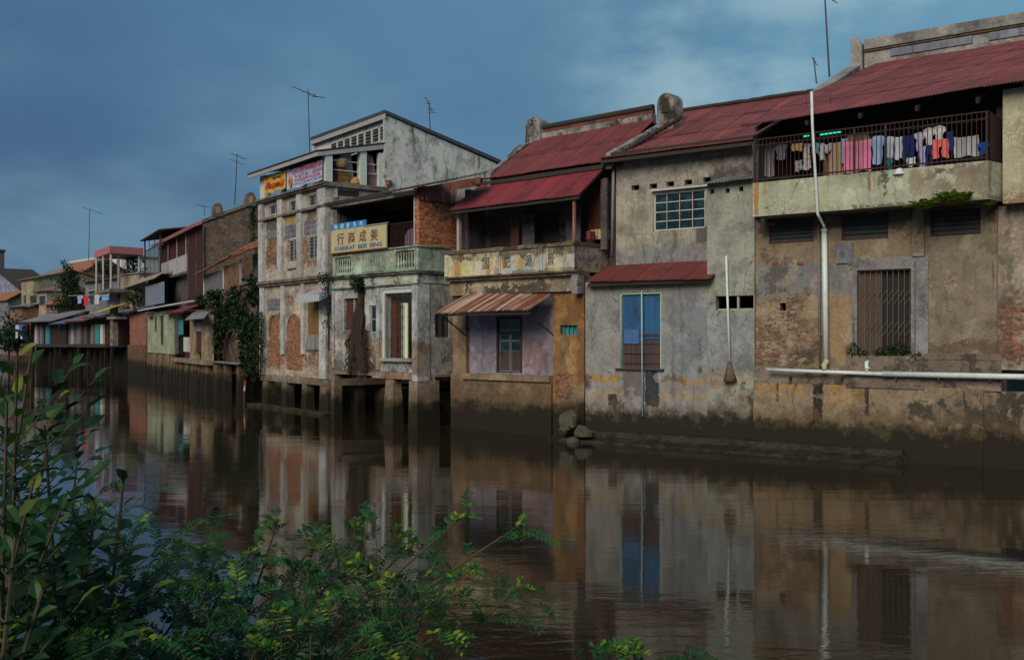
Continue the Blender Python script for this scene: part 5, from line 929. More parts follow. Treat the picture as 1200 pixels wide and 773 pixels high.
m = MB(); m.box(uL-.33, uR+.10, -.52, -.46, wR0-.12, wR0+.055).hexa([(uR+.04,-.46,wR0-.12),(uR+.10,-.46,wR0-.12),(uR+.10,vPo,wU-.22),(uR+.04,vPo,wU-.22),(uR+.04,-.46,wR0+.055),(uR+.10,-.46,wR0+.055),(uR+.10,vPo,wU-.02),(uR+.04,vPo,wU-.02)]); m.build('fascia', M['fascia'], E_)
MB().wall(uL+.05, uR-.05, wTp+.09, wU-.05, vPo, vPo+.15, [(uL+1, uL+2, wTp+.09, wTp+2.0)]).build('porch_back_wall', M['inner2'], E_)
# band under the slab on the side, with dark openings
z0 = F.side(400, 232, uR)[2]; z1 = F.side(400, 226, uR)[2]; m = MB(); m.box(uR+.002, uR+.05, .3, F.depth(395,uR), wTp-.55, wTp-.1); m.build('side_pier', pil, E_)
MB().box(uR+.001, uR+.02, F.depth(396,uR), F.depth(420,uR), wTp-.42, wTp-.2).build('side_vent', M['black'], E_)  # solid near-black plate, colour standing in for the shade of openings
# main upper block: clerestory front, white gable side, shed roof
wt = av((368,163,vPo),(449,136,vPo)); vE = F.depth(580, uR); wEd = F.side(580, 192, uR)[2]; lv = F.rect(384, 167, 448, 163, vPo)
lvz1 = P(446,146.5,vPo)[2]; lvz0 = P(446,164.5,vPo)[2]; cl = [(lv[0], uR-.03, lvz0, lvz1)]
white = plaster('white_gable', (.56,.58,.55), (.46,.47,.46), orgE, [(*F.rect(384,150,449,166,vPo), (.42,.44,.42), .3, .2)], grime=.25, mould=.22, streak=.75, seed=68, under=(.28,.28,.27))
u0b = P(367, 160, vPo)[0]; MB().wall(u0b, uR-.003, wU-.02, wt, vPo+.16, vPo+.35, cl).box(u0b-.2, u0b, vPo+.02, vPo+.4, wU-.02, wt+.05).build('clerestory_wall', white, E_)
n = 8; L = uR-.03-lv[0]
for i in range(n): a = lv[0]+L*i/n; louvres(F, E_, (a+.02, a+L/n-.01, lvz0, lvz1), vPo+.14, 4, 'white', 1, t=.035, name='louvre_window')
tk = lambda z: z
MB().prism([(vPo-.05, wTp-.1), (vE, F.side(580,215,uR)[2]-1.2), (vE, wEd), (vPo-.05, wt+.0)], 'u', uR-.0, uR+.12).build('gable_wall', plaster('gable_wall_white', (.58,.60,.57), (.50,.51,.49), orgE, [], grime=.3, mould=.45, streak=.85, seed=69, under=(.30,.29,.27)), E_)
MB().hexa([(u0b-.15,vPo-.08,wt+.02),(uR+.22,vPo-.08,wt+.02),(uR+.22,vE+.2,wEd+.0),(u0b-.3,vE+.2,wEd+.0),(u0b-.15,vPo-.08,wt+.16),(uR+.22,vPo-.08,wt+.16),(uR+.22,vE+.2,wEd+.17),(u0b-.3,vE+.2,wEd+.17)]).build('upper_roof', paint('slate_roof_edge', (.05,.055,.075), .8, .3), E_)
MB().box(u0b-.12, uR+.2, vPo-.06, vPo-.02, wt-.2, wt+.018).build('upper_fascia', M['fascia'], E_)
MB().wall(u0b-.2, uR, wTp, wEd, vE-.1, vE+.05).box(u0b-.35, u0b-.2, vPo+.4, vE, wTp, wEd).build('rear_wall', white, E_)
# things stored on the porch
sh = Thing('dust_sheet', 'pale sheet draped over stored goods on the open third storey porch', 'sheet', F, (uR-.8, .6, wTp+.09))
m = MB(); p0, p1, p2 = F.depth(393, uR-.45), F.depth(410, uR-.45), F.depth(416, uR-.45)
m.prism([(p0, wTp+.1), (p2, wTp+.1), (p1, wTp+1.75), (p0+.3, wTp+1.7)], 'u', uR-.9, uR-.45); m.build('sheet', cloth('sheet_grey', (.40,.34,.38)), sh)
cb = Thing('crate', 'orange-brown crate stored behind the rails of the third storey porch', 'crate', F, (uR-.3, p0+.4, wTp+.09)); m = MB(); p3, p4 = F.depth(396, uR-.3), F.depth(408, uR-.3)
m.box(uR-.42, uR-.22, p3, p4, wTp+.09, wTp+.75); m.build('body', paint('crate_orange', (.36,.13,.03), .8, .4), cb); m = MB()
for k in range(4): z = wTp+.13+.16*k; m.box(uR-.215, uR-.195, p3, p4, z, z+.1)
m.build('slats', M['wochre'], cb)
wh = Thing('basket', 'round tan basket on top of the orange-brown crate', 'basket', F, (uR-.3, (p3+p4)/2, wTp+.76)); c = Vector((uR-.32, (p3+p4)/2-.1, wTp+.78))
MB().tube([c, c+Vector((0,0,.1)), c+Vector((0,0,.30)), c+Vector((0,0,.36))], [.22,.30,.34,.30], 12).build('body', plaster('basket_tan', (.38,.28,.16), (.28,.19,.1)), wh)
bk_ = Thing('sack', 'small brown sack at the foot of the middle porch post', 'sack', F, (uR-.3, F.depth(417,uR-.3), wTp+.09)); c = Vector((uR-.25, F.depth(416,uR-.3), wTp+.09)); MB().tube([c, c+Vector((0,0,.1)), c+Vector((.03,0,.25)), c+Vector((.02,0,.36))], [.22,.27,.2,.06], 9).build('body', cloth('sack_brown', (.36,.20,.08)), bk_)
fb = Thing('board', 'reddish board leaning in the right bay of the third storey porch', 'board', F, (uR-.3, F.depth(436,uR-.3), wTp+.09)); q0, q1 = F.depth(431,uR-.2), F.depth(444,uR-.2)
MB().prism([(q0, wTp+.1), (q1, wTp+.1), (q0+.25, wTp+1.4), (q0, wTp+1.5)], 'u', uR-.26, uR-.22).build('panel', paint('board_pinkbrown', (.22,.12,.11)), fb)
gt = Thing('flower_pot', 'terracotta pot standing on the roof edge at the foot of the white gable', 'pot', F, F.side(455, 217, uR+.2)); q = gt.org
MB().tube([(q[0],q[1],q[2]),(q[0],q[1],q[2]+.16),(q[0],q[1],q[2]+.2)], [.10,.14,.16], 10).build('body', paint('terracotta', (.30,.11,.05)), gt)
# banners
def banner(x0, x1, yt0, yt1, yb0, yb1, v, th, mat):
    u0, u1 = P(x0,210,v)[0], P(x1,210,v)[0]; z = [P(x0,yt0,v)[2], P(x1,yt1,v)[2], P(x0,yb0,v)[2], P(x1,yb1,v)[2]]; zt, zb = (z[0]+z[1])/2, (z[2]+z[3])/2; m = MB(); n = 14; o = []
    for k in (0, 1):
        for i in range(n+1):
            for j in (0, 1): m.v.append((u0+(u1-u0)*i/n, v+.03*sin(i*1.3)*(1-j*.3)+k*.012, (zb, zt)[j]+.03*sin(i*.9)*(1-j)))
    for i in range(n): a = i*2; m.f.append((a, a+2, a+3, a+1)); b = a+2*(n+1); m.f.append((b+1, b+3, b+2, b))
    ob = m.build('cloth', mat, th); m = MB(); m.tube([(u0,v,zt+.02),(u1,v,zt+.02)], .015, 5); m.build('cord', M['dark'], th); return u0, u1, zb, zt, ob
bt = Thing('banner', 'yellow banner with red slanting lettering hung under the roof of the third storey', 'banner', F, P(322, 224, -.16))
u0, u1, zb, zt, ob = banner(309.5, 335, 206.5, 200.5, 226.5, 221.5, -.20, bt, paint('banner_yellow', (.58,.36,.05), .6, .4, (.50,.22,.04), 3)); H = zt-zb
text_mesh('Phoenix', F, bt.org, u0+(u1-u0)*.10, u1-.03, zb+H*.20, zb+H*.62, -.245, M['ink_bright'], ob, shear=.3, bold=.02)
m = MB(); m.box(u0+(u1-u0)*.42, u1-(u1-u0)*.22, -.24, -.236, zb+H*.72, zb+H*.78); m.build('printed_line', M['rust'], (bt, ob))
b2 = Thing('banner', 'long lilac banner with rose and blue lettering and an orange disc', 'banner', F, P(356, 218, -.16))
u0, u1, zb, zt, ob = banner(336, 378, 200.5, 186.5, 222, 211, -.20, b2, paint('banner_lilac', (.45,.45,.58), .6, .2, (.3,.4,.5), 3)); H = zt-zb; W_ = u1-u0
def dashes(a, b, z, h, mat, seed, gap):
    rr = random.Random(seed); m = MB(); x = u0+W_*a; e = u0+W_*b
    while x < e-.05:
        L = rr.uniform(.06, .13); m.box(x, x+.02, -.25, -.246, z, z+h).box(x+.02, x+L, -.25, -.246, z+(h*.8 if rr.random() < .6 else h*.4), z+h*(1 if rr.random() < .6 else .6)).box(x+L-.02, x+L, -.25, -.246, z, z+h*(.9)); x += L+.035
        if rr.random() < gap: x += .09
    m.build('lettering', M[mat], (b2, ob))
dashes(.20, .99, zb+H*.66, H*.24, 'ink_rose', 1, .12); dashes(.27, .99, zb+H*.47, H*.13, 'ink_blue', 2, .3); dashes(.26, .99, zb+H*.27, H*.14, 'ink_rose', 3, .15); dashes(.22, .99, zb+H*.10, H*.11, 'ink_blue', 4, .3)
cx, cz = u0+W_*.12, zb+H*.36; MB().prism([(cx+.19*cos(t), cz+.24*sin(t)) for t in [2*pi*k/16 for k in range(16)]], 'v', -.25, -.244).build('disc', paint('disc_orange', (.50,.25,.07)), (b2, ob))
MB().prism([(cx+.09*cos(t), cz+.12*sin(t)) for t in [2*pi*k/12 for k in range(12)]], 'v', -.256, -.252).build('disc_centre', M['ink_bright'], (b2, ob))
# aerials
antenna(FE, P(363,178,1.6), P(361,105,1.6), (P(343.5,102,1.6), P(373,114,1.6)), [(0,.10),(.25,.12),(.5,.15),(.75,.18),(.95,.35),(1,.3)], 'tall thin television aerial with a slanting boom above the banner roof', group='television aerials')
antenna(FE, P(504,152,5), P(502.5,118,5), (P(499,115,5), P(507,132,5)), [(0,.1),(.4,.14),(.8,.2),(1,.25)], 'small television aerial above the long white gable roof', group='television aerials')
t_ = antenna(FF, FF.at(275,240,2), FF.at(278,180,2), (FF.at(271,180,2), FF.at(287,186,2)), [(0,.1),(.5,.15),(1,.25)], 'television aerial with two parallel booms left of the banner house', group='television aerials')
MB().tube([FF.at(270,187,2), FF.at(286,193,2)], .018, 6).build('boom', M['iron'], t_)

# ================================================================ HOUSE F: dark gabled house, lean-tos, creeper
F = FF; P = F.at
av = lambda *q: sum(P(x, y, v)[2] for x, y, v in q)/len(q)
vF = 2.4; orgF = (P(210,400,vF)[0], vF, 0)
G1 = Thing('gabled_house', 'dark mouldy gabled house with round parapet ornaments behind orange tiled lean-to roofs', 'house', F, orgF, 'shophouses along the river')
uc = P(239, 300, vF)[0]; ul = P(187, 300, vF)[0]; vD = F.depth(300, uc); wE0 = av((180,283,vF-.6),(232,262.5,vF-.6)); wRd = F.side(298, 238, uc)[2]; wBt = .5
gm = plaster('dark_gable', (.16,.115,.085), (.10,.08,.065), orgF, [], grime=.8, mould=.55, streak=.7, brick=.60, brickc=(.16,.075,.05), seed=71, under=(.2,.15,.11))
MB().prism([(vF+.0, wBt), (vD+6, wBt), (vD+6, wE0+.6), (vD, wRd), (vF, wE0+.05)], 'u', uc-.3, uc).build('gable_wall', gm, G1)
MB().hexa([(uc-.35,vF-.1,wE0+.02),(uc+.12,vF-.1,wE0+.02),(uc+.12,vD,wRd+.0),(uc-.35,vD,wRd+.0),(uc-.35,vF-.1,wE0+.25),(uc+.12,vF-.1,wE0+.25),(uc+.12,vD,wRd+.25),(uc-.35,vD,wRd+.25)]).build('raking_coping', plaster('coping_mossy2', (.20,.17,.15), (.12,.105,.095), mould=.8), G1)
for xx, yy, r_ in ((255,247,.55), (293.5,235,.60)):
    q = F.side(xx, yy, uc); m = MB(); m.prism([(q[1]+r_*.62*cos(t), q[2]+r_*sin(t)) for t in [pi*k/12 for k in range(13)]]+[(q[1]-r_*.62, q[2]-.4), (q[1]+r_*.62, q[2]-.4)], 'u', uc-.5, uc+.16); o = m.build('ornament', plaster('ornament_dark', (.13,.11,.10), (.08,.07,.065), mould=.8), G1)
    MB().prism([(q[1]+r_*.25*cos(t), q[2]+.08+r_*.4*sin(t)) for t in [pi*k/8 for k in range(9)]]+[(q[1]-r_*.25, q[2]-.2), (q[1]+r_*.25, q[2]-.2)], 'u', uc+.162, uc+.19).build('ornament_face', plaster('ornament_tan', (.32,.25,.18), (.22,.17,.13)), (G1, o))
MB().slab((ul-.9,vF-.6,wE0),(uc-.3,vF-.6,wE0),(ul-.9,vD,wRd+.05),(uc-.35,vD,wRd+.05),.22).build('roof', M['pinkp'], G1)
MB().slab((ul-.9,vD+6,wE0+.5),(uc-.3,vD+6,wE0+.5),(ul-.9,vD+.02,wRd+.05),(uc-.35,vD+.02,wRd+.05),.08).build('rear_roof', M['red2'], G1)
uw = P(219.5, 300, vF)[0]; wb1, wb2, wb3 = av((190,309,vF),(218,298,vF)), av((190,326,vF),(218,318,vF)), wE0-.15
MB().box(ul, uw, vF-.05, vF+.05, wb2, wb1).build('balcony_panel', paint('panel_palegrey', (.36,.36,.37), .8, .4), G1)
for x in (187.5, 198, 208.5, 219): q = P(x, 300, vF)[0]; MB().box(q-.07, q+.07, vF-.1, vF-.055, wb2-.1, wb3).build('balcony_post', M['fascia'], G1)
MB().box(ul, uw, vF+.06, vF+.15, wb1, wb3+.1).build('shutters', M['wblackred'], G1)
MB().box(ul-.1, uw, vF-.2, vF+2, wb2-.18, wb2-.11).build('balcony_floor', M['floor'], G1)
MB().box(uw+.08, uc-.31, vF-.02, vF+.1, wBt, wb3+.1).build('board_wall', M['wblackred'], G1)
for x in (220.5, 230, 238.5): q = P(x, 310, vF-.05)[0]; MB().box(q-.05, q+.05, vF-.08, vF-.03, av((225,352,vF)), wb3).build('post', M['inner2'], G1)
MB().wall(ul, uc-.31, wBt, wE0, vD+5.8, vD+6).box(ul-.2, ul, vF+.2, vD+5.8, wBt, wE0).box(ul, uw, vF+.4, vF+.5, wBt, wb2).build('rear_wall', M['inner2'], G1)
# orange tiled lean-tos in the gap
L1 = Thing('lean_to', 'small lean-to with orange clay tiles and grey shutters against the dark gable', 'shed', F, (P(255,400,1.6)[0], 1.6, .9), 'tiled lean-tos beside the dark gable')
vq = 1.7; ua, ub = P(239.5,330,vq)[0], P(262,330,vq)[0]; uz = P(281,330,vq)[0]; we = av((240,322,vq),(262,316,vq)); wbm = av((240,351,vq),(262,347,vq))
MB().box(ua, ub, vq, vq+.1, wbm, we).build('shutters', M['wgrey'], L1)
tw = plaster('tanorange_wall', (.20,.105,.06), (.14,.075,.045), (0,0,0), brick=.45, mould=.5, grime=.6, brickc=(.34,.12,.05)); MB().wall(ub+.1, uz, wbm-.3, we+.2, vq, vq+.2).box(uz-.2, uz, vq+.2, vq+3, wbm-.3, we+.5).build('wall', tw, L1)
MB().box(ub, ub+.09, vq-.06, vq+.1, wbm, we).box(ua-.1, ua-.01, vq-.05, vq+.1, wbm, we).build('post', M['white'], L1)
tl = lambda P0,P1,P2,P3,s: MB().sheet(P0,P1,P2,P3, wl=.28, amp=.045, rows=5, seed=s, sag=.08, sheetw=.28, lip=.05)
tl((ua-.4,vq-.6,we-.08),(uz+.2,vq-.5,we+.55),(ua-.2,vq+1.8,we+1.35),(uz+.2,vq+1.8,we+1.9),81).build('roof', M['tile'], L1)
L2 = Thing('lean_to', 'higher lean-to with orange clay tiles over a dark opening beside the pilastered tall house', 'shed', F, (P(291,400,1.2)[0], 1.2, .9), 'tiled lean-tos beside the dark gable')
vq = 1.3; ua, ub = P(281.5,310,vq)[0], P(304,310,vq)[0]; we = av((281,300,vq),(304,297,vq)); wm = av((290,329,vq))
tl((ua-.4,vq-.5,we-.1),(ub,vq-.5,we+.1),(ua-.2,vq+1.7,we+1.35),(ub,vq+1.7,we+1.5),82).build('roof', M['tile'], L2)
MB().box(ua, ub-.05, vq+.7, vq+.8, 1.06, we+.2).build('back_wall', M['wgrey'], L2); MB().box(ua, ub-.05, vq-.1, vq+.7, wm-.2, wm-.05).build('deck', M['wgrey'], L2); MB().box(ua+.02, ua+.12, vq-.05, vq+.05, wm-.05, we-.1).build('post', M['fascia'], L2)
dkw = Thing('ruined_wall', 'dark overgrown brick wall on posts below the orange tiled lean-tos', 'wall', F, (P(280,430)[0], .8, 0)); q = F.rect(243, 352, 304, 424, .9)
MB().wall(q[0], q[1], 1.2, q[3]+.1, .9, 1.1, []).build('wall', plaster('overgrown_brick', (.10,.055,.035), (.06,.04,.03), mould=.7, grime=.8, brick=.6, brickc=(.16,.06,.035), seed=73), dkw)
r = F.rect(262, 372, 268, 400, .88); MB().box(r[0], r[1], .86, .895, r[2]-.1, r[3]+.5).build('brick_pier', tw, dkw)
r = F.rect(288, 365, 294, 398, .88); MB().box(r[0], r[1], .86, .895, r[2], r[3]).build('grey_shutter', M['wgrey'], dkw)
r = F.rect(245, 423.5, 279, 427, -.2); MB().box(r[0], r[1], -.3, .9, r[2], r[3]).build('deck', paint('deck_grey', (.22,.23,.26), .8, .5), dkw)
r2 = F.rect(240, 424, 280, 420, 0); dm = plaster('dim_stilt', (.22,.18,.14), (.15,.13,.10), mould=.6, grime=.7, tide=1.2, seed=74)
for x in (250, 262, 277): a = P(x,440,-.1)[0]; pile(a, a+(.9 if x == 250 else .35), -.1, r[2]-.01, .03, th=dkw, mat=dm)
# white and red mooring pole
mp = Thing('mooring_pole', 'short white pole with a red top standing in the dark water beside the overgrown wall', 'pole', F, P(287, 466, -.5)); a, b = P(286.5,468,-.5), P(287.5,446,-.5); t = Vector(a).lerp(Vector(b), .72)
MB().tube([(a[0],a[1],-.5), (a[0],a[1],a[2]+.42)], .05, 8).build('wet_foot', M['dark'], mp); MB().tube([(a[0],a[1],a[2]+.42), t], .05, 8).build('pole', M['white'], mp); MB().tube([t, b], [.055,.045], 8).build('red_top', M['ink_bright'], mp)
# creeper
cr = Thing('creeper', 'large dark green creeper smothering the lean-tos left of the pilastered tall house', 'plant', F, (P(272,420,.6)[0], .6, 1.2)); rnd = random.Random(5); m = MB()
for (x, y, rx, rz, k) in ((250,350,1.9,.5,9),(270,345,1.6,.8,10),(262,375,2.0,1.4,20),(255,400,1.4,1.0,10),(282,372,1.6,1.5,16),(290,400,1.3,1.5,13),(297,420,1.1,1.2,9),(236,352,1.2,.35,5),(297,345,.9,1.2,9),(300,370,.7,1.4,6)):
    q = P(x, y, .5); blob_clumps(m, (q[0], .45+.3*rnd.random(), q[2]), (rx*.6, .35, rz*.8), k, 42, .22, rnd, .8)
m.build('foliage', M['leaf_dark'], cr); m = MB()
for i in range(14):
    q = P(rnd.uniform(245,302), 425, .55); a = Vector((q[0], .6, 1.0)); pts = [a+Vector((rnd.uniform(-.5,.5)*k, rnd.uniform(-.15,.1), .95*k)) for k in range(4)]; m.tube(pts, [.05,.04,.03,.02], 5)
m.build('stems', M['bark'], cr)
c2_ = Thing('creeper', 'green tuft growing on the left corner pillar of the tall house near the water', 'plant', FE, FE.at(303,405,-.3)); q = c2_.org; m = MB()
for z in range(6): clump(m, (q[0]+.05*z%.2, q[1], q[2]-.9+z*.45), (.28,.2,.32), 60, .14, rnd, young=.4)
m.build('foliage', M['leaf_dark'], c2_); MB().tube([(q[0],q[1]+.1,q[2]-1.5),(q[0]+.1,q[1]+.1,q[2]+1.2)], [.04,.02], 5).build('stems', M['bark'], c2_)
c3_ = Thing('creeper', 'small creeper hanging on the dark gable just below its topmost round ornament', 'plant', F, F.side(297, 262, uc+.1)); m = MB()
for y in (246,252,258,264,278,284): q = F.side(296+rnd.uniform(-2,2), y, uc+.15); clump(m, (q[0]+.05, q[1], q[2]), (.12,.22,.28), 40, .15, rnd)
m.build('foliage', M['leaf_dark'], c3_); MB().tube([F.side(297,290,uc+.05), F.side(296,244,uc+.05)], .03, 5).build('stems', M['bark'], c3_)
c4_ = Thing('creeper', 'dark tuft trailing from the cornice between the banner house and the balustrade house', 'plant', FD, FD.at(386,335,-.9)); q = c4_.org; m = MB()
for dx, dz in ((-.5,.3),(-.2,.35),(.1,.3),(.3,.32),(-.1,0),(-.1,-.5),(-.15,-1.0),(-.1,-1.6)): clump(m, (q[0]+dx, q[1]-.1, q[2]+dz), (.22,.15,.2), 45, .10, rnd)
m.build('foliage', M['leaf_dark'], c4_); MB().tube([(q[0]-.1,q[1],q[2]+.3),(q[0]-.1,q[1]+.05,q[2]-2.6)], [.05,.03], 5).build('stems', M['bark'], c4_)

# black roofed balcony room with clothes, left of the pink roof
K = Thing('balcony_room', 'dark caged balcony room under a black roof, left of the pink roof edge', 'house', F, (P(178,300,1.6)[0], 1.6, 0), 'shophouses along the river')
vk = 1.6; ka, kb = P(169,300,vk)[0], P(187,300,vk)[0]; wk0, wk1, wkr = av((170,325,vk)), av((170,295,vk)), av((165,281,vk),(187,273,vk))
MB().slab((ka-.5,vk-.3,wkr-.05),(kb+1.6,vk-.3,wkr+.0),(ka-.2,vk+3,wkr+.45),(kb+1.8,vk+3,wkr+.45),.10).build('roof', M['dark'], K)
m = MB()
for i in range(13): x = ka+(kb-ka)*i/12; m.box(x-.03, x+.03, vk, vk+.05, wk0, wk1 if i % 4 else wkr)
m.box(ka, kb, vk, vk+.06, wk1, wk1+.08).box(ka, kb, vk, vk+.06, wk0-.08, wk0+.02).box(ka-.06, ka+.06, vk, vk+.12, wk0-.2, wkr).box(kb-.06, kb+.06, vk, vk+.12, wk0-.2, wkr); m.build('grille', M['dark'], K)
MB().box(ka, kb, vk-.02, vk+3, wk0-.2, wk0-.09).build('floor', M['dark'], K); MB().wall(ka, kb, wk0, wkr, vk+2.6, vk+2.75, [(ka+.6,ka+1.6,wk0+.5,wk0+1.8)]).build('back_wall', M['inner2'], K)
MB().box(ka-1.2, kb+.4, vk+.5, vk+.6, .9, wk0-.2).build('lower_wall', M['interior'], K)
q0, q1 = P(150,338,vk), P(189,327,vk); MB().slab((q0[0]-.2,vk-.8,q0[2]-.1),(q1[0]+1.2,vk-.8,q0[2]-.1),(q0[0],vk+.4,q0[2]+.75),(q1[0]+1.0,vk+.4,q0[2]+.75),.06).build('lower_roof', paint('roof_beige', (.30,.25,.20), .8, .6), K)
r = F.rect(171, 336, 192, 355, vk-.3); MB().box(r[0], r[1], vk-.35, vk-.25, r[2], r[3]).build('blue_panel', paint('panel_blue_grey', (.17,.20,.27), .8, .4), K)
# green-cream plaster house
Gh = Thing('plaster_house', 'pale green plaster house with a narrow dark doorway, left of the creeper', 'house', F, (P(190,400)[0], 0, 0), 'shophouses along the river')
u0, u1 = P(173,400)[0], P(203,400)[0]; zt, zb = av((174,366,0),(202,363,0)), av((175,412,0),(203,416,0)); ds = F.rect(187, 370, 191.5, 404)
gw = plaster('pale_green_wall', (.36,.40,.28), (.30,.33,.24), (u0,0,0), [], grime=.35, mould=.3, streak=.4, seed=81)
MB().wall(u0, u1, zb, zt, 0, .2, [ds]).box(u1-.2, u1, .2, 5, zb, zt).box(u0, u0+.2, .2, 5, zb, zt).build('wall', gw, Gh)
MB().box(ds[0]+.05, ds[1]-.02, .1, .15, ds[2], ds[3]).build('door', M['dark'], Gh)
r = F.rect(176, 370, 180, 374, 0); m = MB(); m.box(r[0], r[1], .0-.04, -.003, r[2], r[3]); r = F.rect(182.5, 370, 183.5, 388, 0); m.box(r[0], r[1], -.05, -.003, r[2], r[3]); m.build('vent', M['dark'], Gh)
q = av((169,361,-.5),(206,356,-.5)); MB().slab((u0-1.1,-.6,q-.05),(u1+.5,-.6,q+.0),(u0-1.0,2.0,q+.5),(u1+.8,2.0,q+.5),.10).build('roof', paint('roof_edge_white', (.50,.50,.52), .8, .5), Gh)
q1 = P(214,366,-.4); MB().slab((P(192,367,-.4)[0],-.5,q1[2]+.05),(q1[0],-.5,q1[2]+.05),(P(196,358,0)[0],.6,q1[2]+.5),(q1[0]+.6,.6,q1[2]+.55),.05).build('awning', M['redaw'], Gh)
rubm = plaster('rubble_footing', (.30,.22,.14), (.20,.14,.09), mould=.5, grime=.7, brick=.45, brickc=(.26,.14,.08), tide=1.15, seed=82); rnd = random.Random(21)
def rubble(th, x0, x1, zt, v=.0, n=9, name='footing'):
    for i in range(n):
        a = x0+(x1-x0)*i/n; b = x0+(x1-x0)*(i+rnd.uniform(.25,1.05))/n; dz = rnd.uniform(-.25, 0); MB().hexa([(a-.05,v-.15,-.8),(b+.08,v-.15,-.8),(b+.05,v+.5,-.8),(a-.05,v+.5,-.8),(a,v+rnd.uniform(-.1,.1),zt+dz*.3),(b,v,zt+dz*.2),(b,v+.4,zt),(a,v+.4,zt)]).build('stilt', rubm, th)
rubble(Gh, u0-.2, u1, zb-.01); MB().box(u0-.2, u1, .5, 5, zb-.25, zb-.02).build('floor', M['stone'], Gh)
# teal-door annex with ochre pillars
Hh = Thing('shack', 'waterside shack with ochre pillars and small rusty roofs, right of the pale green house', 'shack', F, (P(222,400)[0], 0, 0), 'shacks along the water')
u0, u1 = P(203.5,400)[0], P(244,400)[0]; zt, zb = av((205,370,0),(243,368,0)), av((210,418,0),(243,424,0))
MB().box(u0+.05, u1, .6, .7, zb, zt).build('back_wall', M['wblackred'], Hh); och = plaster('ochre_pillar', (.34,.27,.18), (.25,.20,.14), grime=.5, mould=.3, seed=83)
for x0, x1, c in ((222.5,228,och), (236,243.5,och)): a, b = P(x0,400)[0], P(x1,400)[0]; MB().box(a, b, 0, .35, zb, zt-.05).build('pillar', c, Hh)
r = F.rect(229, 389, 235.5, 413, .1); MB().box(r[0], r[1], .1, .15, r[2], r[3]).build('door', M['wred'], Hh); r = F.rect(229, 378, 235.5, 388, .1); MB().box(r[0], r[1], .08, .14, r[2], r[3]).build('window', M['fascia'], Hh)
r = F.rect(209, 375, 214, 392, .1); MB().box(r[0], r[1], .1, .15, r[2], r[3]).build('teal_strip', M['teal'], Hh); r = F.rect(203.5, 376, 208.5, 414, .1); MB().box(r[0], r[1], .1, .16, r[2], r[3]).build('lilac_board', M['inner2'], Hh)
r = F.rect(215, 395, 219, 412, .0); MB().box(r[0], r[1], 0, .2, r[2], r[3]).build('white_board', M['white'], Hh)
MB().slab((P(218,374,-.6)[0],-.7,P(218,375,-.6)[2]),(P(241,374,-.6)[0],-.7,P(241,373,-.6)[2]),(P(226,367,.3)[0],.3,P(226,366,.3)[2]),(P(245,367,.3)[0],.3,P(245,365,.3)[2]),.05).build('tin_roof', M['zinc'], Hh)
tl((P(212,373,-.1)[0],-.2,P(212,373,-.1)[2]),(P(224,371,-.1)[0],-.2,P(224,371,-.1)[2]),(P(215,364,1)[0],1.2,P(215,364,1)[2]),(P(226,364,1)[0],1.2,P(226,363,1)[2]),85).build('tile_roof', M['tile'], Hh)
MB().box(u0, u1+.4, -.2, 2, zb-.25, zb-.01).build('floor', plaster('deck_pale', (.30,.24,.18), (.2,.15,.11), mould=.5), Hh); rubble(Hh, u0, u1+.3, zb-.26, n=10)

# ================================================================ far left: shacks and houses up the bank
F = FG; P = F.at
av = lambda *q: sum(P(x, y, v)[2] for x, y, v in q)/len(q)
bx = Thing('brick_outhouse', 'small red brick outhouse over the water, left of the pale green house', 'house', FF, (FF.at(161,400)[0], 0, 0))
r = FF.rect(152, 368, 171, 405, .3); zt = r[3]
MB().wall(r[0], r[1], FF.at(160,404,.3)[2], zt, .3, .5, []).box(r[1]-.2, r[1], .5, 3, 1.2, zt).box(r[0], r[0]+.2, .5, 3, 1.2, zt).build('wall', plaster('outhouse_brick', (.28,.09,.05), (.22,.07,.04), (0,0,0), [(-40,5,-1,20,'brick',1,.1)], grime=.5, mould=.3, brickc=(.34,.10,.055), seed=84), bx)
MB().slab((r[0]-.3,-.2,zt+.02),(r[1]+.1,-.2,zt+.3),(r[0]-.2,3,zt+.45),(r[1]+.2,3,zt+.6),.08).build('roof', M['bluezinc'], bx)
MB().wall(r[0]-.6, r[1]+.3, -.6, FF.at(160,404,.3)[2]-.01, .2, .6, []).build('footing', plaster('footing_redbrown', (.16,.06,.04), (.10,.05,.035), mould=.6, grime=.7, tide=1.3, brick=.5, seed=85), bx)
def rectd(x0, y0, x1, y1, v): return F.rect(x0, y0, x1, y1, v)
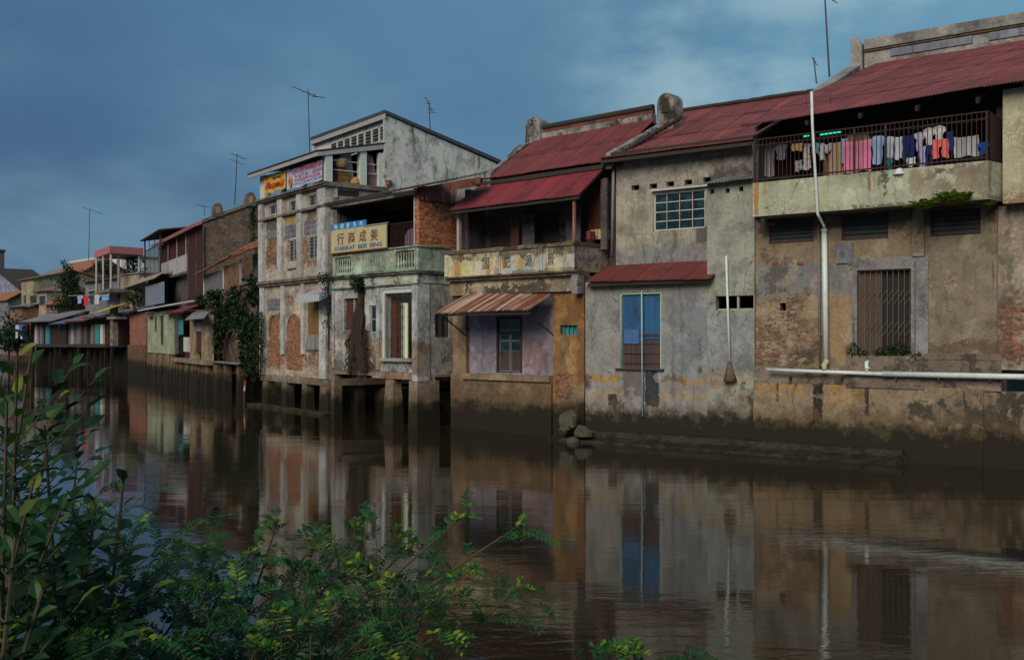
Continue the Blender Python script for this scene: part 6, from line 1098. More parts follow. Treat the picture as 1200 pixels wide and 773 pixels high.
def box_house(label, cat, name, x0, x1, yt, yb, v, depth, wallm, roofm, rooftop=None, over=.4, wins=(), doors=(), group='houses far up the river', flat=False, rise=1.0, zbot=None, shutter='dark', gable=False):
    u0, u1 = P(x0,390,v)[0], P(x1,390,v)[0]; zt = av((x0,yt,v),(x1,yt if rooftop is None else rooftop,v)); zb = av((x0,yb,v)) if zbot is None else zbot
    th = Thing(name, label, cat, F, ((u0+u1)/2, v, zb), group); ho = [rectd(*w, v) for w in wins]+[rectd(*w, v) for w in doors]
    MB().wall(u0, u1, zb, zt, v, v+.2, ho).box(u0, u0+.2, v+.2, v+depth, zb, zt).box(u1-.2, u1, v+.2, v+depth, zb, zt).box(u0, u1, v+depth, v+depth+.2, zb, zt).build('wall', wallm, th)
    for w in wins:
        r = rectd(*w, v); fr = MB().box(r[0]-.08, r[1]+.08, v-.05, v-.003, r[3], r[3]+.1).box(r[0]-.08, r[0], v-.05, v-.003, r[2], r[3]).box(r[1], r[1]+.08, v-.05, v-.003, r[2], r[3]).box(r[0]-.08, r[1]+.08, v-.05, v-.003, r[2]-.1, r[2]).build('window', M['fascia'], th); MB().box(r[0], r[1], v+.08, v+.12, r[2], r[3]).build('pane', M['glass'], (th, fr))
    for w in doors: r = rectd(*w, v); MB().box(r[0], r[1], v+.08, v+.12, r[2], r[3]).build('door', M[shutter], th)
    if flat: MB().slab((u0-over,v-over,zt+.01),(u1+over,v-over,zt+.01),(u0-over,v+depth+over,zt+.01+rise),(u1+over,v+depth+over,zt+.01+rise),.12).build('roof', roofm, th)
    elif gable:
        um = (u0+u1)/2; MB().prism([(u0,zt),(u1,zt),(um,zt+rise)], 'v', v+.01, v+.19).build('gable', wallm, th)
        MB().slab((u0-over,v-over,zt-.1),(u0-over,v+depth,zt-.1),(um,v-over,zt+rise+.12),(um,v+depth,zt+rise+.12),.1).slab((u1+over,v-over,zt-.1),(u1+over,v+depth,zt-.1),(um,v-over,zt+rise+.12),(um,v+depth,zt+rise+.12),.1).build('roof', roofm, th)
    else:
        vm = v+depth/2
        m = MB(); m.slab((u0-over,v-over,zt-.1),(u1+over,v-over,zt-.1),(u0-over,vm,zt+rise),(u1+over,vm,zt+rise),.1).slab((u0-over,v+depth+over,zt-.1),(u1+over,v+depth+over,zt-.1),(u0-over,vm+.01,zt+rise),(u1+over,vm+.01,zt+rise),.1); m.build('roof', roofm, th)
        MB().prism([(v+.2,zt),(v+depth,zt),(vm,zt+rise-.15)], 'u', u1-.2, u1-.01).prism([(v+.2,zt),(v+depth,zt),(vm,zt+rise-.15)], 'u', u0+.01, u0+.2).build('gable', wallm, th)
    return th, u0, u1, zb, zt
crm = plaster('cream_far', (.35,.32,.23), (.28,.25,.18), mould=.3, seed=91); bge = plaster('beige_far', (.34,.29,.22), (.28,.24,.19), mould=.4, seed=92); lil = plaster('lilac_far', (.30,.30,.42), (.20,.20,.30), mould=.6, seed=93, alt2=(.42,.42,.50)); gry = plaster('grey_far', (.20,.21,.24), (.15,.155,.18), mould=.4, seed=94)
orr = paint('roof_orange_far', (.28,.12,.05), .85, .6, (.12,.06,.035), 1.5); brk = plaster('brick_far', (.26,.12,.07), (.2,.09,.05), mould=.5, seed=95, brick=.6)
box_house('beige block with a flat roof terrace, left of the black roofed balcony', 'house', 'terrace_house', 141, 163, 321, 350, 3, 8, bge, M['floor'], 320, flat=True, rise=0, over=.15, zbot=1.0)
box_house('grey shack under a lean roof between the far tree and the beige block', 'house', 'shack', 100, 140, 333, 372, 3.5, 7, gry, M['zinc'], 322, wins=((104,341,113,350),), doors=((118,332,128,350),), flat=True, rise=.8, zbot=1.0)
box_house('cream house with a dark doorway under a rose lean roof, left of the far tree', 'house', 'cream_house', 43, 55, 343, 370, 6, 9, crm, M['pink'], 339, wins=((46,347,53.5,357),), flat=True, rise=2.2, zbot=1.0)
box_house('brick walled house with an orange pitched roof behind the cream houses', 'house', 'brick_house', 37, 72, 338, 368, 12, 12, brk, orr, 328, rise=3.6, zbot=1.0)
box_house('narrow cream tower house with one small window, far up the river', 'house', 'cream_house', 25, 39, 330, 368, 7, 10, crm, orr, 322, wins=((28,346,31,356),), doors=((35,347,42,366),), rise=1.2, zbot=1.0)
box_house('grey house with a tiled hip above all its neighbours far up the river', 'house', 'grey_house', 36, 70, 326, 345, 22, 14, gry, M['zinc'], 322, wins=((40,325,46,330),), rise=3.0, zbot=1.0)
box_house('lilac stained gabled house at the left edge of the photo', 'house', 'lilac_house', -30, 24, 341, 372, 8, 5, lil, M['dark'], 340, wins=((3,352,6,362),(14,350,18,358)), gable=True, rise=3.2, zbot=1.0)
box_house('small low house with an orange roof in front of the lilac gable', 'house', 'low_house', -14, 9, 352, 378, 6, 4, gry, orr, 352, rise=1.3, zbot=1.0)
box_house('tiny brick house with a grey roof between the lilac gable and the cream houses', 'house', 'low_house', 12, 25, 360, 376, 4, 3, brk, M['zinc'], 359, wins=((15,362,18,367),), flat=True, rise=.7, zbot=1.0)
box_house('low brown house with an orange roof between the cream house and the far tree', 'house', 'low_house', 54, 72, 356, 372, 4, 5, brk, orr, 355, wins=((59,358,63,364),), rise=1.3, zbot=1.0)
# white building far behind
wb = Thing('white_building', 'white building with a row of windows far behind the roof garden', 'building', F, (P(110,390,40)[0], 40, 1), 'houses far up the river'); r = rectd(83, 306, 142, 330, 40); zt = av((84,307,40),(140,302,40))
ws = [rectd(88+i*8, 308.5-i*.5, 92+i*8, 314-i*.5, 40) for i in range(7)]; MB().wall(r[0], r[1], 1, zt, 40, 40.4, ws).box(r[0], r[1], 50, 50.4, 1, zt).box(r[0], r[0]+.4, 40.4, 50, 1, zt).box(r[1]-.4, r[1], 40.4, 50, 1, zt).build('wall', paint('white_far', (.62,.64,.62), .8, .2), wb)
MB().box(r[0]-.5, r[1]+.5, 39.5, 50.5, zt+.01, zt+.5).build('roof', M['white'], wb)
for a in ws: MB().box(a[0], a[1], 40.2, 40.3, a[2], a[3]).build('window', M['glass'], wb)
tw_ = Thing('dark_tower', 'dark tower block cut off by the left edge of the photo', 'building', F, (P(-3,390,30)[0], 30, 1), 'houses far up the river'); r = rectd(-14, 298, -.5, 360, 30); MB().box(r[0], r[1], 30, 31, 1, r[3]).build('wall', paint('tower_dark', (.08,.07,.08), .9, .3), tw_); MB().box(r[0]-.2, r[1]+.2, 29.8, 31.2, r[3]+.01, r[3]+.5).build('roof', M['dark'], tw_)
# roof garden canopy
cp = Thing('canopy', 'flat pink canopy on thin posts over a roof garden, left of the black roofed balcony', 'canopy', W0, ((140-600)/f*92, 92, 6))
def gp(px, py, Y): return ((px-600)/f*Y, Y, EYE+(H0-py)/f*Y)
ca, cb2, cc, cd = gp(110.5,292,99), gp(128.5,288.5,93), gp(168,290,95.5), gp(150,290,101); zt = (cb2[2]+cc[2])/2; lo_ = lambda p, z: (p[0], p[1], z)
MB().hexa([lo_(cb2,zt-.68),lo_(cc,zt-.68),lo_(cd,zt-.68),lo_(ca,zt-.68),lo_(cb2,zt),lo_(cc,zt),lo_(cd,zt),lo_(ca,zt)]).build('roof', M['pinkp'], cp); zd = gp(130,322,95)[2]
for px_, Y in ((113,98.5),(121,96),(130,93.4),(139,94.2),(163,95.4),(150,100)): q = gp(px_,300,Y); MB().box(q[0]-.08, q[0]+.08, q[1]-.08, q[1]+.08, zd-1.5, zt-.69).build('post', M['fascia'], cp)
MB().hexa([lo_(cb2,zd-1.7),lo_(cc,zd-1.7),lo_(cd,zd-1.7),lo_(ca,zd-1.7),lo_(cb2,zd-1.4),lo_(cc,zd-1.4),lo_(cd,zd-1.4),lo_(ca,zd-1.4)]).build('deck', M['floor'], cp)
rnd = random.Random(31)
for i, (x, y, rx, rz, lb) in enumerate(((119,313,1.3,1.0,'dense bush in the left half of the roof garden under the pink canopy'), (129,315,1.2,.7,'low bush in the middle of the roof garden under the pink canopy'), (155,310,1.1,1.2,'bush at the right end of the roof garden, beside the beige parapet'))):
    q = P(x, y, 4.6); t = Thing('garden_bush', lb, 'bush', F, (q[0], 4.8, q[2]-rz-.3), 'roof garden bushes'); m = MB(); blob_clumps(m, (q[0], 4.8, q[2]), (rx, .8, rz), 12, 40, .26, rnd, .6); m.build('foliage', M['leaf_dark'], t); MB().tube([(q[0],4.8,q[2]-rz-.5),(q[0],4.8,q[2])], .08, 5).build('stem', M['bark'], t)
# far tree
q = P(84, 345, 4); t = Thing('broadleaf_tree', 'dark green tree between the cream houses and the grey shack far up the river', 'tree', F, (q[0], 4, 1.0)); m = MB(); rnd = random.Random(44)
for x, y, rx, rz, k in ((82,318,.9,1.0,8),(84,328,1.7,1.3,16),(78,335,1.3,1.3,10),(88,338,1.9,1.3,14),(84,352,1.9,1.4,16),(80,362,1.6,1.0,10),(92,350,1.0,1.0,8),(86,366,1.4,.8,8)):
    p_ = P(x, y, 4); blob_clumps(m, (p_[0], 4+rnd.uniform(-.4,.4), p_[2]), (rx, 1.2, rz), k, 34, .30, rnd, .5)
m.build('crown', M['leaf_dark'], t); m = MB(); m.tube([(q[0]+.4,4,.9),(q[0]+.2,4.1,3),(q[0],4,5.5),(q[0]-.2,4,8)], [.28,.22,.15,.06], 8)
for k in range(7): a = Vector((q[0]+.1,4,3+k*.6)); m.tube([a, a+Vector((rnd.uniform(-1.6,1.6), rnd.uniform(-.6,.6), rnd.uniform(.3,1.2)))], [.08,.03], 5)
m.build('trunk', M['bark'], t)
for x, y, rx, rz, k, lb in ((4,392,3.2,1.6,22,'dark bush on the bank at the left edge of the photo'), (14,394,2.2,1.0,12,'lower dark bush on the bank between the left edge and the hanging washing')):
    q = P(x, y, 0); t = Thing('bank_bush', lb, 'bush', F, (q[0], .5, .8)); m = MB(); blob_clumps(m, (q[0], .6, q[2]), (rx*1.5, 1.2, rz*1.2), k, 30, .5, rnd, .6); m.build('foliage', M['leaf_dark'], t); MB().tube([(q[0],.6,.5),(q[0],.6,q[2])], .12, 5).build('stem', M['bark'], t)
q = FF.at(152, 350, 1.2); t = Thing('creeper', 'dark creeper hanging over the wall behind the red brick outhouse', 'plant', FF, (q[0], 1.2, 1.5)); m = MB()
for x, y in ((148,345),(155,350),(146,358),(153,362),(160,345),(163,356),(150,372),(146,383)): p_ = FF.at(x, y, 1.3); blob_clumps(m, p_, (.9,.5,.7), 6, 34, .24, rnd, .6)
m.build('foliage', M['leaf_dark'], t); MB().tube([(q[0],1.3,1.2),(q[0],1.3,q[2])], .06, 5).build('stems', M['bark'], t)
# waterside sheds
darkst = plaster('dark_stilt', (.055,.042,.032), (.03,.026,.02), mould=.6, grime=.6, tide=.6, seed=88)
shp = [dict(x0=27, x1=64, yt=374, yr=366, roof=M['zinc'], lb='long dark waterside shed under pale grey tin roofs, below the cream houses', wall='wblackred', bits=((41,44,'fascia'),(47,50,'wgrey'),(54,58,'teal'),(30,33,'tile'))),
       dict(x0=64, x1=82, yt=376, yr=369, roof=M['bluezinc'], lb='waterside shed with a blue tin roof and a blue-grey front', wall='wgrey', bits=((68,78,'bluezinc'),)),
       dict(x0=82, x1=104, yt=373, yr=367, roof=M['rustzinc'], lb='board fronted waterside shed with a rusty lean roof beside the blue roofed shed', wall='wbrown', bits=((84,86,'fascia'),(91,95,'wgrey'),(99,102,'inner2'))),
       dict(x0=104, x1=128, yt=368, yr=362, roof=M['zinc'], lb='waterside shed with a turquoise door below the yellow awning', wall='wblackred', bits=((107,110,'wgrey'),(112,117,'teal'),(118,121,'white')))]
for s in shp:
    u0, u1 = P(s['x0'],390)[0], P(s['x1'],390)[0]-.1; zt = av((s['x0'],s['yt'],0),(s['x1'],s['yt'],0)); zb = av(((s['x0']+s['x1'])/2,403,0)); t = Thing('waterside_shed', s['lb'], 'shed', F, ((u0+u1)/2, 0, zb), 'sheds along the water')
    MB().wall(u0, u1, zb, zt, .8, 1.0, []).box(u1-.2, u1, 1.0, 4, zb, zt).box(u0, u0+.2, 1.0, 4, zb, zt).build('wall', M[s['wall']], t)
    for a, b, mm_ in s['bits']: r = rectd(a, 380, b, 401, .6); MB().box(r[0], r[1], .55, .75, zb, min(r[3], zt-.1)).build('door' if mm_ in ('teal','wgrey') else 'panel', M[mm_], t)
    z2 = av((s['x0'],s['yr'],3),(s['x1'],s['yr'],3)); MB().slab((u0,-.6,zt-.25),(u1,-.6,zt-.25),(u0,3.5,z2),(u1,3.5,z2),.12).build('roof', s['roof'], t)
    MB().box(u0, u1, -.3, 4, zb-.3, zb-.01).build('floor', M['dark'], t); m = MB(); n = max(4, int((u1-u0)/1.0))
    for i in range(n):
        a = u0+(u1-u0)*(i+rnd.random()*.8)/n; w_ = rnd.uniform(.08,.3); q = rnd.uniform(-.12,.12); vv = rnd.uniform(-.25,.9); MB().hexa([(a+q,vv,-.7),(a+w_+q,vv,-.7),(a+w_+q,vv+.2,-.7),(a+q,vv+.2,-.7),(a,vv,zb-.31),(a+w_,vv,zb-.31),(a+w_,vv+.2,zb-.31),(a,vv+.2,zb-.31)]).build('stilt', darkst if rnd.random() < .7 else rubm, t)
    MB().wall(u0, u1, -.7, zb-.35, 1.6, 1.9).build('footing', darkst, t)
# pillar with shelves of the shed row's right end
pl_ = Thing('pale_pillar', 'tall flaking pale pillar standing at the right end of the waterside sheds', 'pillar', F, (P(131,400)[0], -.2, av((130,405,-.2)))); a, b = P(129,390,-.2)[0], P(132,390,-.2)[0]; MB().box(a, b, -.2, .3, av((130,405,-.2)), av((130,357,-.2))).build('shaft', plaster('flaking_pillar', (.24,.23,.19), (.13,.12,.10), mould=.9, seed=96), pl_); MB().box(a-.3, b+1.2, -.4, .6, av((130,374,-.2)), av((130,371,-.2))).build('bracket_slab', M['floor'], pl_)
# yellow awning
ya = Thing('awning', 'bright yellow awning above the turquoise door far up the river', 'awning', F, (P(116,365)[0], -.4, av((116,366,0)))); a0, a1 = P(106,367.5,-1), P(127.5,361.5,-1); MB().slab((a0[0],-1,a0[2]),(a1[0],-1,a1[2]+.0),(a0[0]+.3,.4,a0[2]+.55),(a1[0]+.3,.4,a1[2]+.55),.04).build('cloth', paint('awning_yellow', (.62,.40,.01), .6, .15), ya); m = MB(); m.bar((a0[0],-.98,a0[2]-.05),(a0[0],.4,a0[2]-.6),.05).bar((a1[0],-.98,a1[2]-.05),(a1[0],.4,a1[2]-.6),.05); m.build('strut', M['iron'], ya)
antenna(FG, P(104,305,30), P(105,246,30), (P(97,243,30), P(119,250,30)), [(0,.2),(.5,.3),(1,.4)], 'faint television aerial on a tall mast above the white building', r=.05, group='television aerials')
antenna(FF, FF.side(240, 252, uc), FF.at(239,241,vF+1), (FF.at(231,240,vF+1), FF.at(246,243,vF+1)), [(.1,.2),(.5,.2),(.9,.2)], 'low television aerial left of the smaller round gable ornament', group='television aerials')
antenna(FA, FA.at(972,90,2.6), FA.at(966,-14,2.6), (FA.at(955,-16,2.6), FA.at(978,2,2.6)), [(0,.2),(.5,.25),(1,.2)], 'tallest television aerial, rising out of the top of the photo beside the ridge finial', group='television aerials')
antenna(FA, FA.at(957,98,1.4), FA.at(953.5,68,1.4), (FA.at(952,68,1.4), FA.at(957,76,1.4)), [(0,.08),(.5,.10),(1,.08)], 'short stubby aerial on the raking parapet above the white downpipe', group='television aerials', r=.016)
# ================================================================ laundry on the caged verandah
F = FA; P = F.at
def garment(rc, v, kind, mat, label, cat, group, name, seed, F=F):
    x0, y0, x1, y1 = rc; x0 -= (x1-x0)*.07; x1 += (x1-x0)*.07; y0 += ((seed*37) % 5-2)*.7; u0, u1, w0, w1 = F.rect(x0, y0, x1, y1, v); W, H = u1-u0, w1-w0; rnd = random.Random(seed); m = MB(); ph = rnd.uniform(0, 6)
    if kind == 'shirt': prof = lambda t: (.30, .70) if t > .93 else ((.0, 1.0) if t > .62 else (.20, .80))
    elif kind == 'dress': prof = lambda t: (.32-.3*(1-t), .68+.3*(1-t))
    elif kind == 'trousers': prof = lambda t: (.05, .95)
    else: prof = lambda t: (.0, 1.0)
    nx, nz = 10, 10; rows = []
    for k in (0, 1):
        for j in range(nz+1):
            t = 1-j/nz; a, b = prof(t)
            for i in range(nx+1):
                s = a+(b-a)*i/nx; fold = .06*sin(s*11+ph)*(1-t*.6)+.02*sin(s*23+ph*2); sag = -.04*sin(pi*s)*(kind != 'shirt')*W
                m.v.append((u0+W*s+.01*sin(j+ph), v+fold+k*.014, w0+H*t+sag*t+(.02*sin(s*7+ph) if j == nz else 0)))
    Wd = nx+1; off = Wd*(nz+1)
    for j in range(nz):
        for i in range(nx):
            if kind == 'trousers' and j > 3 and i in (4, 5): continue
            a = j*Wd+i; m.f.append((a, a+1, a+1+Wd, a+Wd)); a += off; m.f.append((a+Wd, a+1+Wd, a+1, a))
    c = ((u0+u1)/2, v, w1); m.v = [tuple(p) for p in m.v]
    return m.build(name, mat, F=F, org=c, smooth=True, label=label, cat=cat, group=group)
GL = 'laundry on the caged verandah'
L = [((884,170,905,206),.3,'towel',cloth('c1',(.30,.30,.30),(.20,.19,.19),'stripe'),'grey striped cloth hanging at the far left end of the caged verandah','cloth'),
 ((908,170,922,186),.1,'shirt',cloth('c2',(.22,.24,.28)),'dull grey shirt, second piece from the left end of the caged verandah','shirt'),
 ((929,167,940,176),.0,'towel',cloth('c3',(.65,.45,.16),(.6,.6,.55),'blotch'),'small yellow and white patterned cloth left of the downpipe','cloth'),
 ((931,189,939,200),.0,'towel',cloth('c4',(.60,.60,.62),(.3,.3,.35),'check'),'small white checked cloth low on the rack left of the downpipe','cloth'),
 ((940,168,951,198),-.1,'dress',cloth('c5',(.55,.52,.52),(.35,.12,.14),'blotch'),'white and dark red patterned dress just left of the downpipe','dress'),
 ((950,169,961,180),-.2,'shirt',cloth('c6',(.18,.30,.50)),'small blue top hanging behind the white downpipe','shirt'),
 ((961,168,966,187),-.2,'towel',cloth('c7',(.55,.58,.55)),'narrow white cloth just right of the downpipe','cloth'),
 ((966,168,973,178),-.3,'towel',cloth('c8',(.50,.45,.50),(.12,.15,.42),'blotch'),'small blue patterned cloth on the tan cloths','cloth'),
 ((964,178,974,206),-.1,'towel',cloth('c9',(.16,.11,.08)),'dark brown cloth right of the downpipe','cloth'),
 ((972,167,987,207),-.2,'towel',cloth('c10',(.36,.26,.17)),'long tan towel between the downpipe and the pink sheet','towel'),
 ((986,164,993,190),-.3,'towel',cloth('c11',(.26,.32,.46)),'narrow blue grey cloth at the left edge of the pink sheet','cloth'),
 ((995,158,1017,168),.1,'towel',cloth('c12',(.30,.24,.18)),'tan pillow cloth above the pink sheet','cloth'),
 ((991,165,1018,200),-.35,'towel',cloth('c13',(.66,.22,.36)),'large pink sheet, the pinkest piece on the caged verandah','sheet'),
 ((1020,161,1037,191),-.35,'shirt',cloth('c14',(.30,.42,.66)),'light blue shirt right of the pink sheet','shirt'),
 ((1037,160,1048,184),-.3,'shirt',cloth('c15',(.52,.56,.66)),'pale blue shirt right of the first grille post','shirt'),
 ((1039,187,1046,203),-.45,'shirt',cloth('c16',(.03,.22,.34)),'small teal garment low beside the white hat','garment'),
 ((1048,161,1057,186),-.3,'towel',cloth('c17',(.50,.54,.62)),'white cloth at the second grille post, left of the navy trousers','cloth'),
 ((1058,158,1071,186),-.35,'trousers',cloth('c18',(.012,.03,.15)),'navy trousers between the white cloths, largest dark piece','trousers'),
 ((1062,186,1072,194),-.5,'towel',cloth('c19',(.55,.55,.56)),'small white rag under the navy trousers','cloth'),
 ((1072,155,1083,176),-.2,'shirt',cloth('c20',(.48,.47,.56)),'pale lilac shirt right of the navy trousers','shirt'),
 ((1083,152,1094,176),-.2,'shirt',cloth('c21',(.56,.57,.62)),'white shirt left of the salmon shorts','shirt'),
 ((1077,172,1084,197),-.5,'towel',cloth('c22',(.36,.36,.58)),'long lavender towel hanging low under the lilac shirt','towel'),
 ((1084,169,1093,196),-.45,'trousers',cloth('c23',(.016,.03,.12)),'dark blue shorts hanging low left of the salmon shorts','shorts'),
 ((1094,149,1107,170),-.2,'shirt',cloth('c24',(.58,.60,.62)),'white shirt above the salmon shorts','shirt'),
 ((1093,163,1111,184),-.5,'trousers',cloth('c25',(.72,.17,.16)),'salmon red shorts on the caged verandah','shorts'),
 ((1111,156,1117,176),-.4,'towel',cloth('c26',(.02,.05,.22)),'narrow navy cloth right of the salmon shorts','cloth'),
 ((1120,161,1145,182),-.3,'towel',cloth('c27',(.42,.42,.45),(.34,.34,.38),'stripe'),'wide pale grey cloth near the right end of the caged verandah','cloth'),
 ((1146,166,1160,181),-.4,'shirt',cloth('c28',(.02,.11,.42)),'bright blue shirt at the right end of the caged verandah','shirt')]
for i, (rc, v, kd, mt, lb, ct) in enumerate(L): garment(rc, v+.0, kd, mt, lb, ct, GL, ct, i)
z1 = P(1000, 160, .05)[2]
for k, (v, dz, lb) in enumerate(((-.32, -.02, 'front clothesline strung along the caged verandah'), (.02, .10, 'rear clothesline strung along the caged verandah'))):
    MB().tube([(.1+i*.62, v, z1+dz-.04*sin(i*pi/2)**2) for i in range(11)], .007, 5).build('clothesline', M['iron'], F=F, org=(3, v, z1), label=lb, cat='clothesline', group='clotheslines on the caged verandah')
t = Thing('hat', 'white rounded hat resting on the parapet below the laundry', 'hat', F, P(1054, 205, -.84)); q = t.org
MB().tube([(q[0],q[1],q[2]),(q[0],q[1],q[2]+.03),(q[0],q[1],q[2]+.05),(q[0],q[1],q[2]+.14),(q[0],q[1],q[2]+.17)], [.16,.165,.11,.09,.03], 14).build('body', cloth('hat_white', (.6,.6,.62)), t, smooth=True)
t = Thing('cabinet', 'low dark cabinet standing at the left end of the caged verandah', 'cabinet', F, P(917, 200, .9)); r = F.rect(908, 187, 928, 202, .9); MB().box(r[0], r[1], .9, 1.4, r[2]-.2, r[3]).build('body', M['dark'], t); MB().box(r[0]+.03, r[1]-.03, .885, .899, r[2]-.1, r[3]-.05).build('door', M['wblackred'], t)
# crates on the parapet house verandah
for nm, rc, mt, lb in (('crate', (691.5,269.5,708,278.5), paint('crate_tan', (.42,.34,.20), .8, .3), 'pale tan crate on the parapet beside the red tin, next to the grey plaster wall'), ('tin', (711,273,718,279.5), paint('tin_red', (.42,.03,.03), .6, .2), 'small red tin at the right end of the parapet'), ('tin', (687,271,691.3,279), paint('tin_maroon', (.20,.03,.03), .6, .2), 'dark red tin left of the pale tan crate')):
    u = P(680,280,-.35)[0]-.1; vv = FC.depth((rc[0]+rc[2])/2, FC.at(673,285,-.35)[0]-.05); r = FC.rect(*rc, vv); t = Thing(nm, lb, nm, FC, ((r[0]+r[1])/2, vv, r[2]))
    MB().box(r[0], r[1], vv, vv+.3, r[2]-.03, r[3]).build('body', mt, t); m = MB()
    for k in range(4 if nm == 'crate' else 1): x = r[0]+(r[1]-r[0])*(k+.15)/4; m.box(x, x+.02, vv-.012, vv-.002, r[2], r[3]-.01)
    m.build('ribs' if nm == 'crate' else 'label_strip', M['dark'] if nm != 'crate' else M['wochre'], t)
# ================================================================ ledge plants
def fern(F, q, R_, n, label, seed, mat='leaf_fern', group=None, up=.6, name='fern'):
    rnd = random.Random(seed); t = Thing(name, label, 'plant', F, q, group); m = MB(); st = MB()
    for i in range(n):
        a = rnd.uniform(0, 2*pi); d = Vector((cos(a)*.8, sin(a)*.5-.35, up*1.3+rnd.uniform(-.2,.5))).normalized(); Ln = R_*rnd.uniform(.6,1.1); pts = []
        for k in range(6): s = k/5; pts.append(Vector(q)+d*Ln*s+Vector((0,0,-.35*Ln*s*s)))
        st.tube(pts, [.008,.007,.006,.005,.004,.003], 4)
        for k in range(1, 6):
            for h in (0, .5):
                p = pts[k-1].lerp(pts[k], .5+h*.5); dd = (pts[k]-pts[k-1]).normalized(); sd = dd.cross(Vector((0,0,1))).normalized()
                for sg in (-1, 1): leaf(m, p, sd*sg+dd*.5, Vector((0,0,1)), R_*.36*(1-.1*k), R_*.13, rnd.uniform(.3,1))
    m.build('fronds', M[mat], t); st.build('stems', M['twig'], t)
fern(FA, FA.at(1083,247,-.98), .55, 16, 'small green fern growing from the foot of the parapet, left of the bigger one', 1, up=.5, group='ferns on the parapet ledge')
fern(FA, FA.at(1113,239,-1.0), .50, 24, 'largest bright fern clump at the foot of the parapet', 2, up=.5, group='ferns on the parapet ledge')
fern(FA, FA.at(1128,238,-1.0), .46, 20, 'fern clump touching the right side of the largest fern', 3, up=.6, group='ferns on the parapet ledge')
fern(FA, FA.at(1160,242,-.75), .26, 7, 'tiny fern below the corner of the parapet', 4, up=.6, group='ferns on the parapet ledge')
rnd = random.Random(8)
for i, (x, y, rx, rz, n, lb) in enumerate(((1000,410,.16,.20,90,'round leafy weed at the left foot of the gate'), (1031,412,.16,.09,50,'low weed left of the middle of the gate sill'), (1040,411,.14,.12,60,'weed at the middle of the gate sill'), (1056,409,.24,.17,110,'bushy weed at the right end of the gate sill'), (1074,419,.12,.13,60,'small weed below the right gate jamb'), (1012,414,.10,.06,30,'tiny weed beside the left gate jamb'))):
    q = FA.at(x, y, -.12); t = Thing('weed', lb, 'weed', FA, (q[0], q[1], q[2]-rz), 'weeds growing at the iron gate'); m = MB(); clump(m, q, (rx, .12, rz), n, .085, rnd, young=.15); m.build('foliage', M['leaf_dark'], t)
    m = MB()
    for k in range(4): m.tube([(q[0], q[1]+.03, q[2]-rz-.03), (q[0]+rnd.uniform(-rx,rx)*.7, q[1], q[2]+rz*.5)], [.008,.004], 4)
    m.build('stems', M['twig'], t)
# ================================================================ quay ledges and rocks below the grey house
m = MB(); rnd = random.Random(14)
def course(F, x0, x1, v0, v1, zt, n):
    u0, u1 = F.at(x0,500)[0], F.at(x1,500)[0]
    for i in range(n):
        a, b = u0+(u1-u0)*i/n, u0+(u1-u0)*(i+1)/n; d = [rnd.uniform(-.035,.035) for _ in range(6)]
        m.hexa([(a,v0+d[0],-.7),(b,v0+d[0],-.7),(b,v1,-.7),(a,v1,-.7),(a,v0+d[0],zt+d[1]),(b-.002,v0+d[2],zt+d[1]),(b-.002,v1,zt+d[3]+.03),(a,v1,zt+d[3]+.03)])
T = NT('wet_mud'); co = T.obj(); n1 = T.noise(co, 2.5, 8, .7); mudm = T.fin(T.mix(T.ramp(n1, .4, .65), (.010,.009,.006), (.030,.026,.016)), .7, n1, .9, .06, spec=.3)
def ledge(F, x0, x1, prof, n):
    u0, u1 = F.at(x0,500)[0], F.at(x1,500)[0]; b = len(m.v)
    for i in range(n+1):
        u = u0+(u1-u0)*i/n; en = min(1, i/4, (n-i)/4)
        for k, (v, w) in enumerate(prof): nz = mnoise.noise(Vector((u*1.7, k*3.1, 0)))+.5*mnoise.noise(Vector((u*5.1, k*1.3, 4))); m.v.append((u+.03*nz, v*(.5+.5*en)+.09*nz*(k > 0), w*en-.25*(1-en)+.07*mnoise.noise(Vector((u*3.3, k*2.0, 9)))*(k > 0)))
    K = len(prof)
    for i in range(n):
        for k in range(K-1): a = b+i*K+k; m.f.append((a, a+1, a+1+K, a+K))
ledge(FA, 652, 1075, [(-.003,.34),(-.30,.31),(-.38,.15),(-.62,.10),(-.90,.06),(-1.02,-.02),(-1.15,-.4)], 150); ledge(FC, 532, 690, [(-.10,.26),(-.35,.22),(-.42,.08),(-.7,.02),(-.9,-.4)], 60)
m.build('quay_ledge', mudm, F=FA, org=(0,0,0), kind='structure')
def rock(F, q, s, label, seed):
    rnd = random.Random(seed); m = MB(); n, k = 9, 6
    for j in range(k+1):
        th = pi*j/k
        for i in range(n):
            ph = 2*pi*i/n; d = Vector((sin(th)*cos(ph), sin(th)*sin(ph), cos(th))); r = 1+.55*mnoise.noise(d*1.3+Vector((seed*3, 0, 0)))
            r = round(r*5)/5; m.v.append((q[0]+d.x*s[0]*r, q[1]+d.y*s[1]*r, q[2]+d.z*s[2]*r))
    for j in range(k):
        for i in range(n): a, b = j*n+i, j*n+(i+1) % n; m.f.append((a, a+n, b+n, b))
    m.build('rock', rockm, F=F, org=q, label=label, cat='rock', group='rocks at the foot of the grey house')
rockm = plaster('rock_green', (.06,.058,.036), (.035,.038,.024), mould=.6, grime=.6, seed=10)
rock(FA, FA.at(667,492,-.6), (.33,.3,.30), 'upper large mossy boulder at the water below the ochre wall', 1); rock(FA, FA.at(684,506,-.85), (.30,.28,.20), 'rounded boulder at the right of the rock pile', 2); rock(FA, FA.at(661,503,-.9), (.20,.2,.14), 'small low boulder at the left of the rock pile', 4); rock(FA, FA.at(672,516,-1.0), (.20,.2,.12), 'lowest dark boulder half under the water', 6)
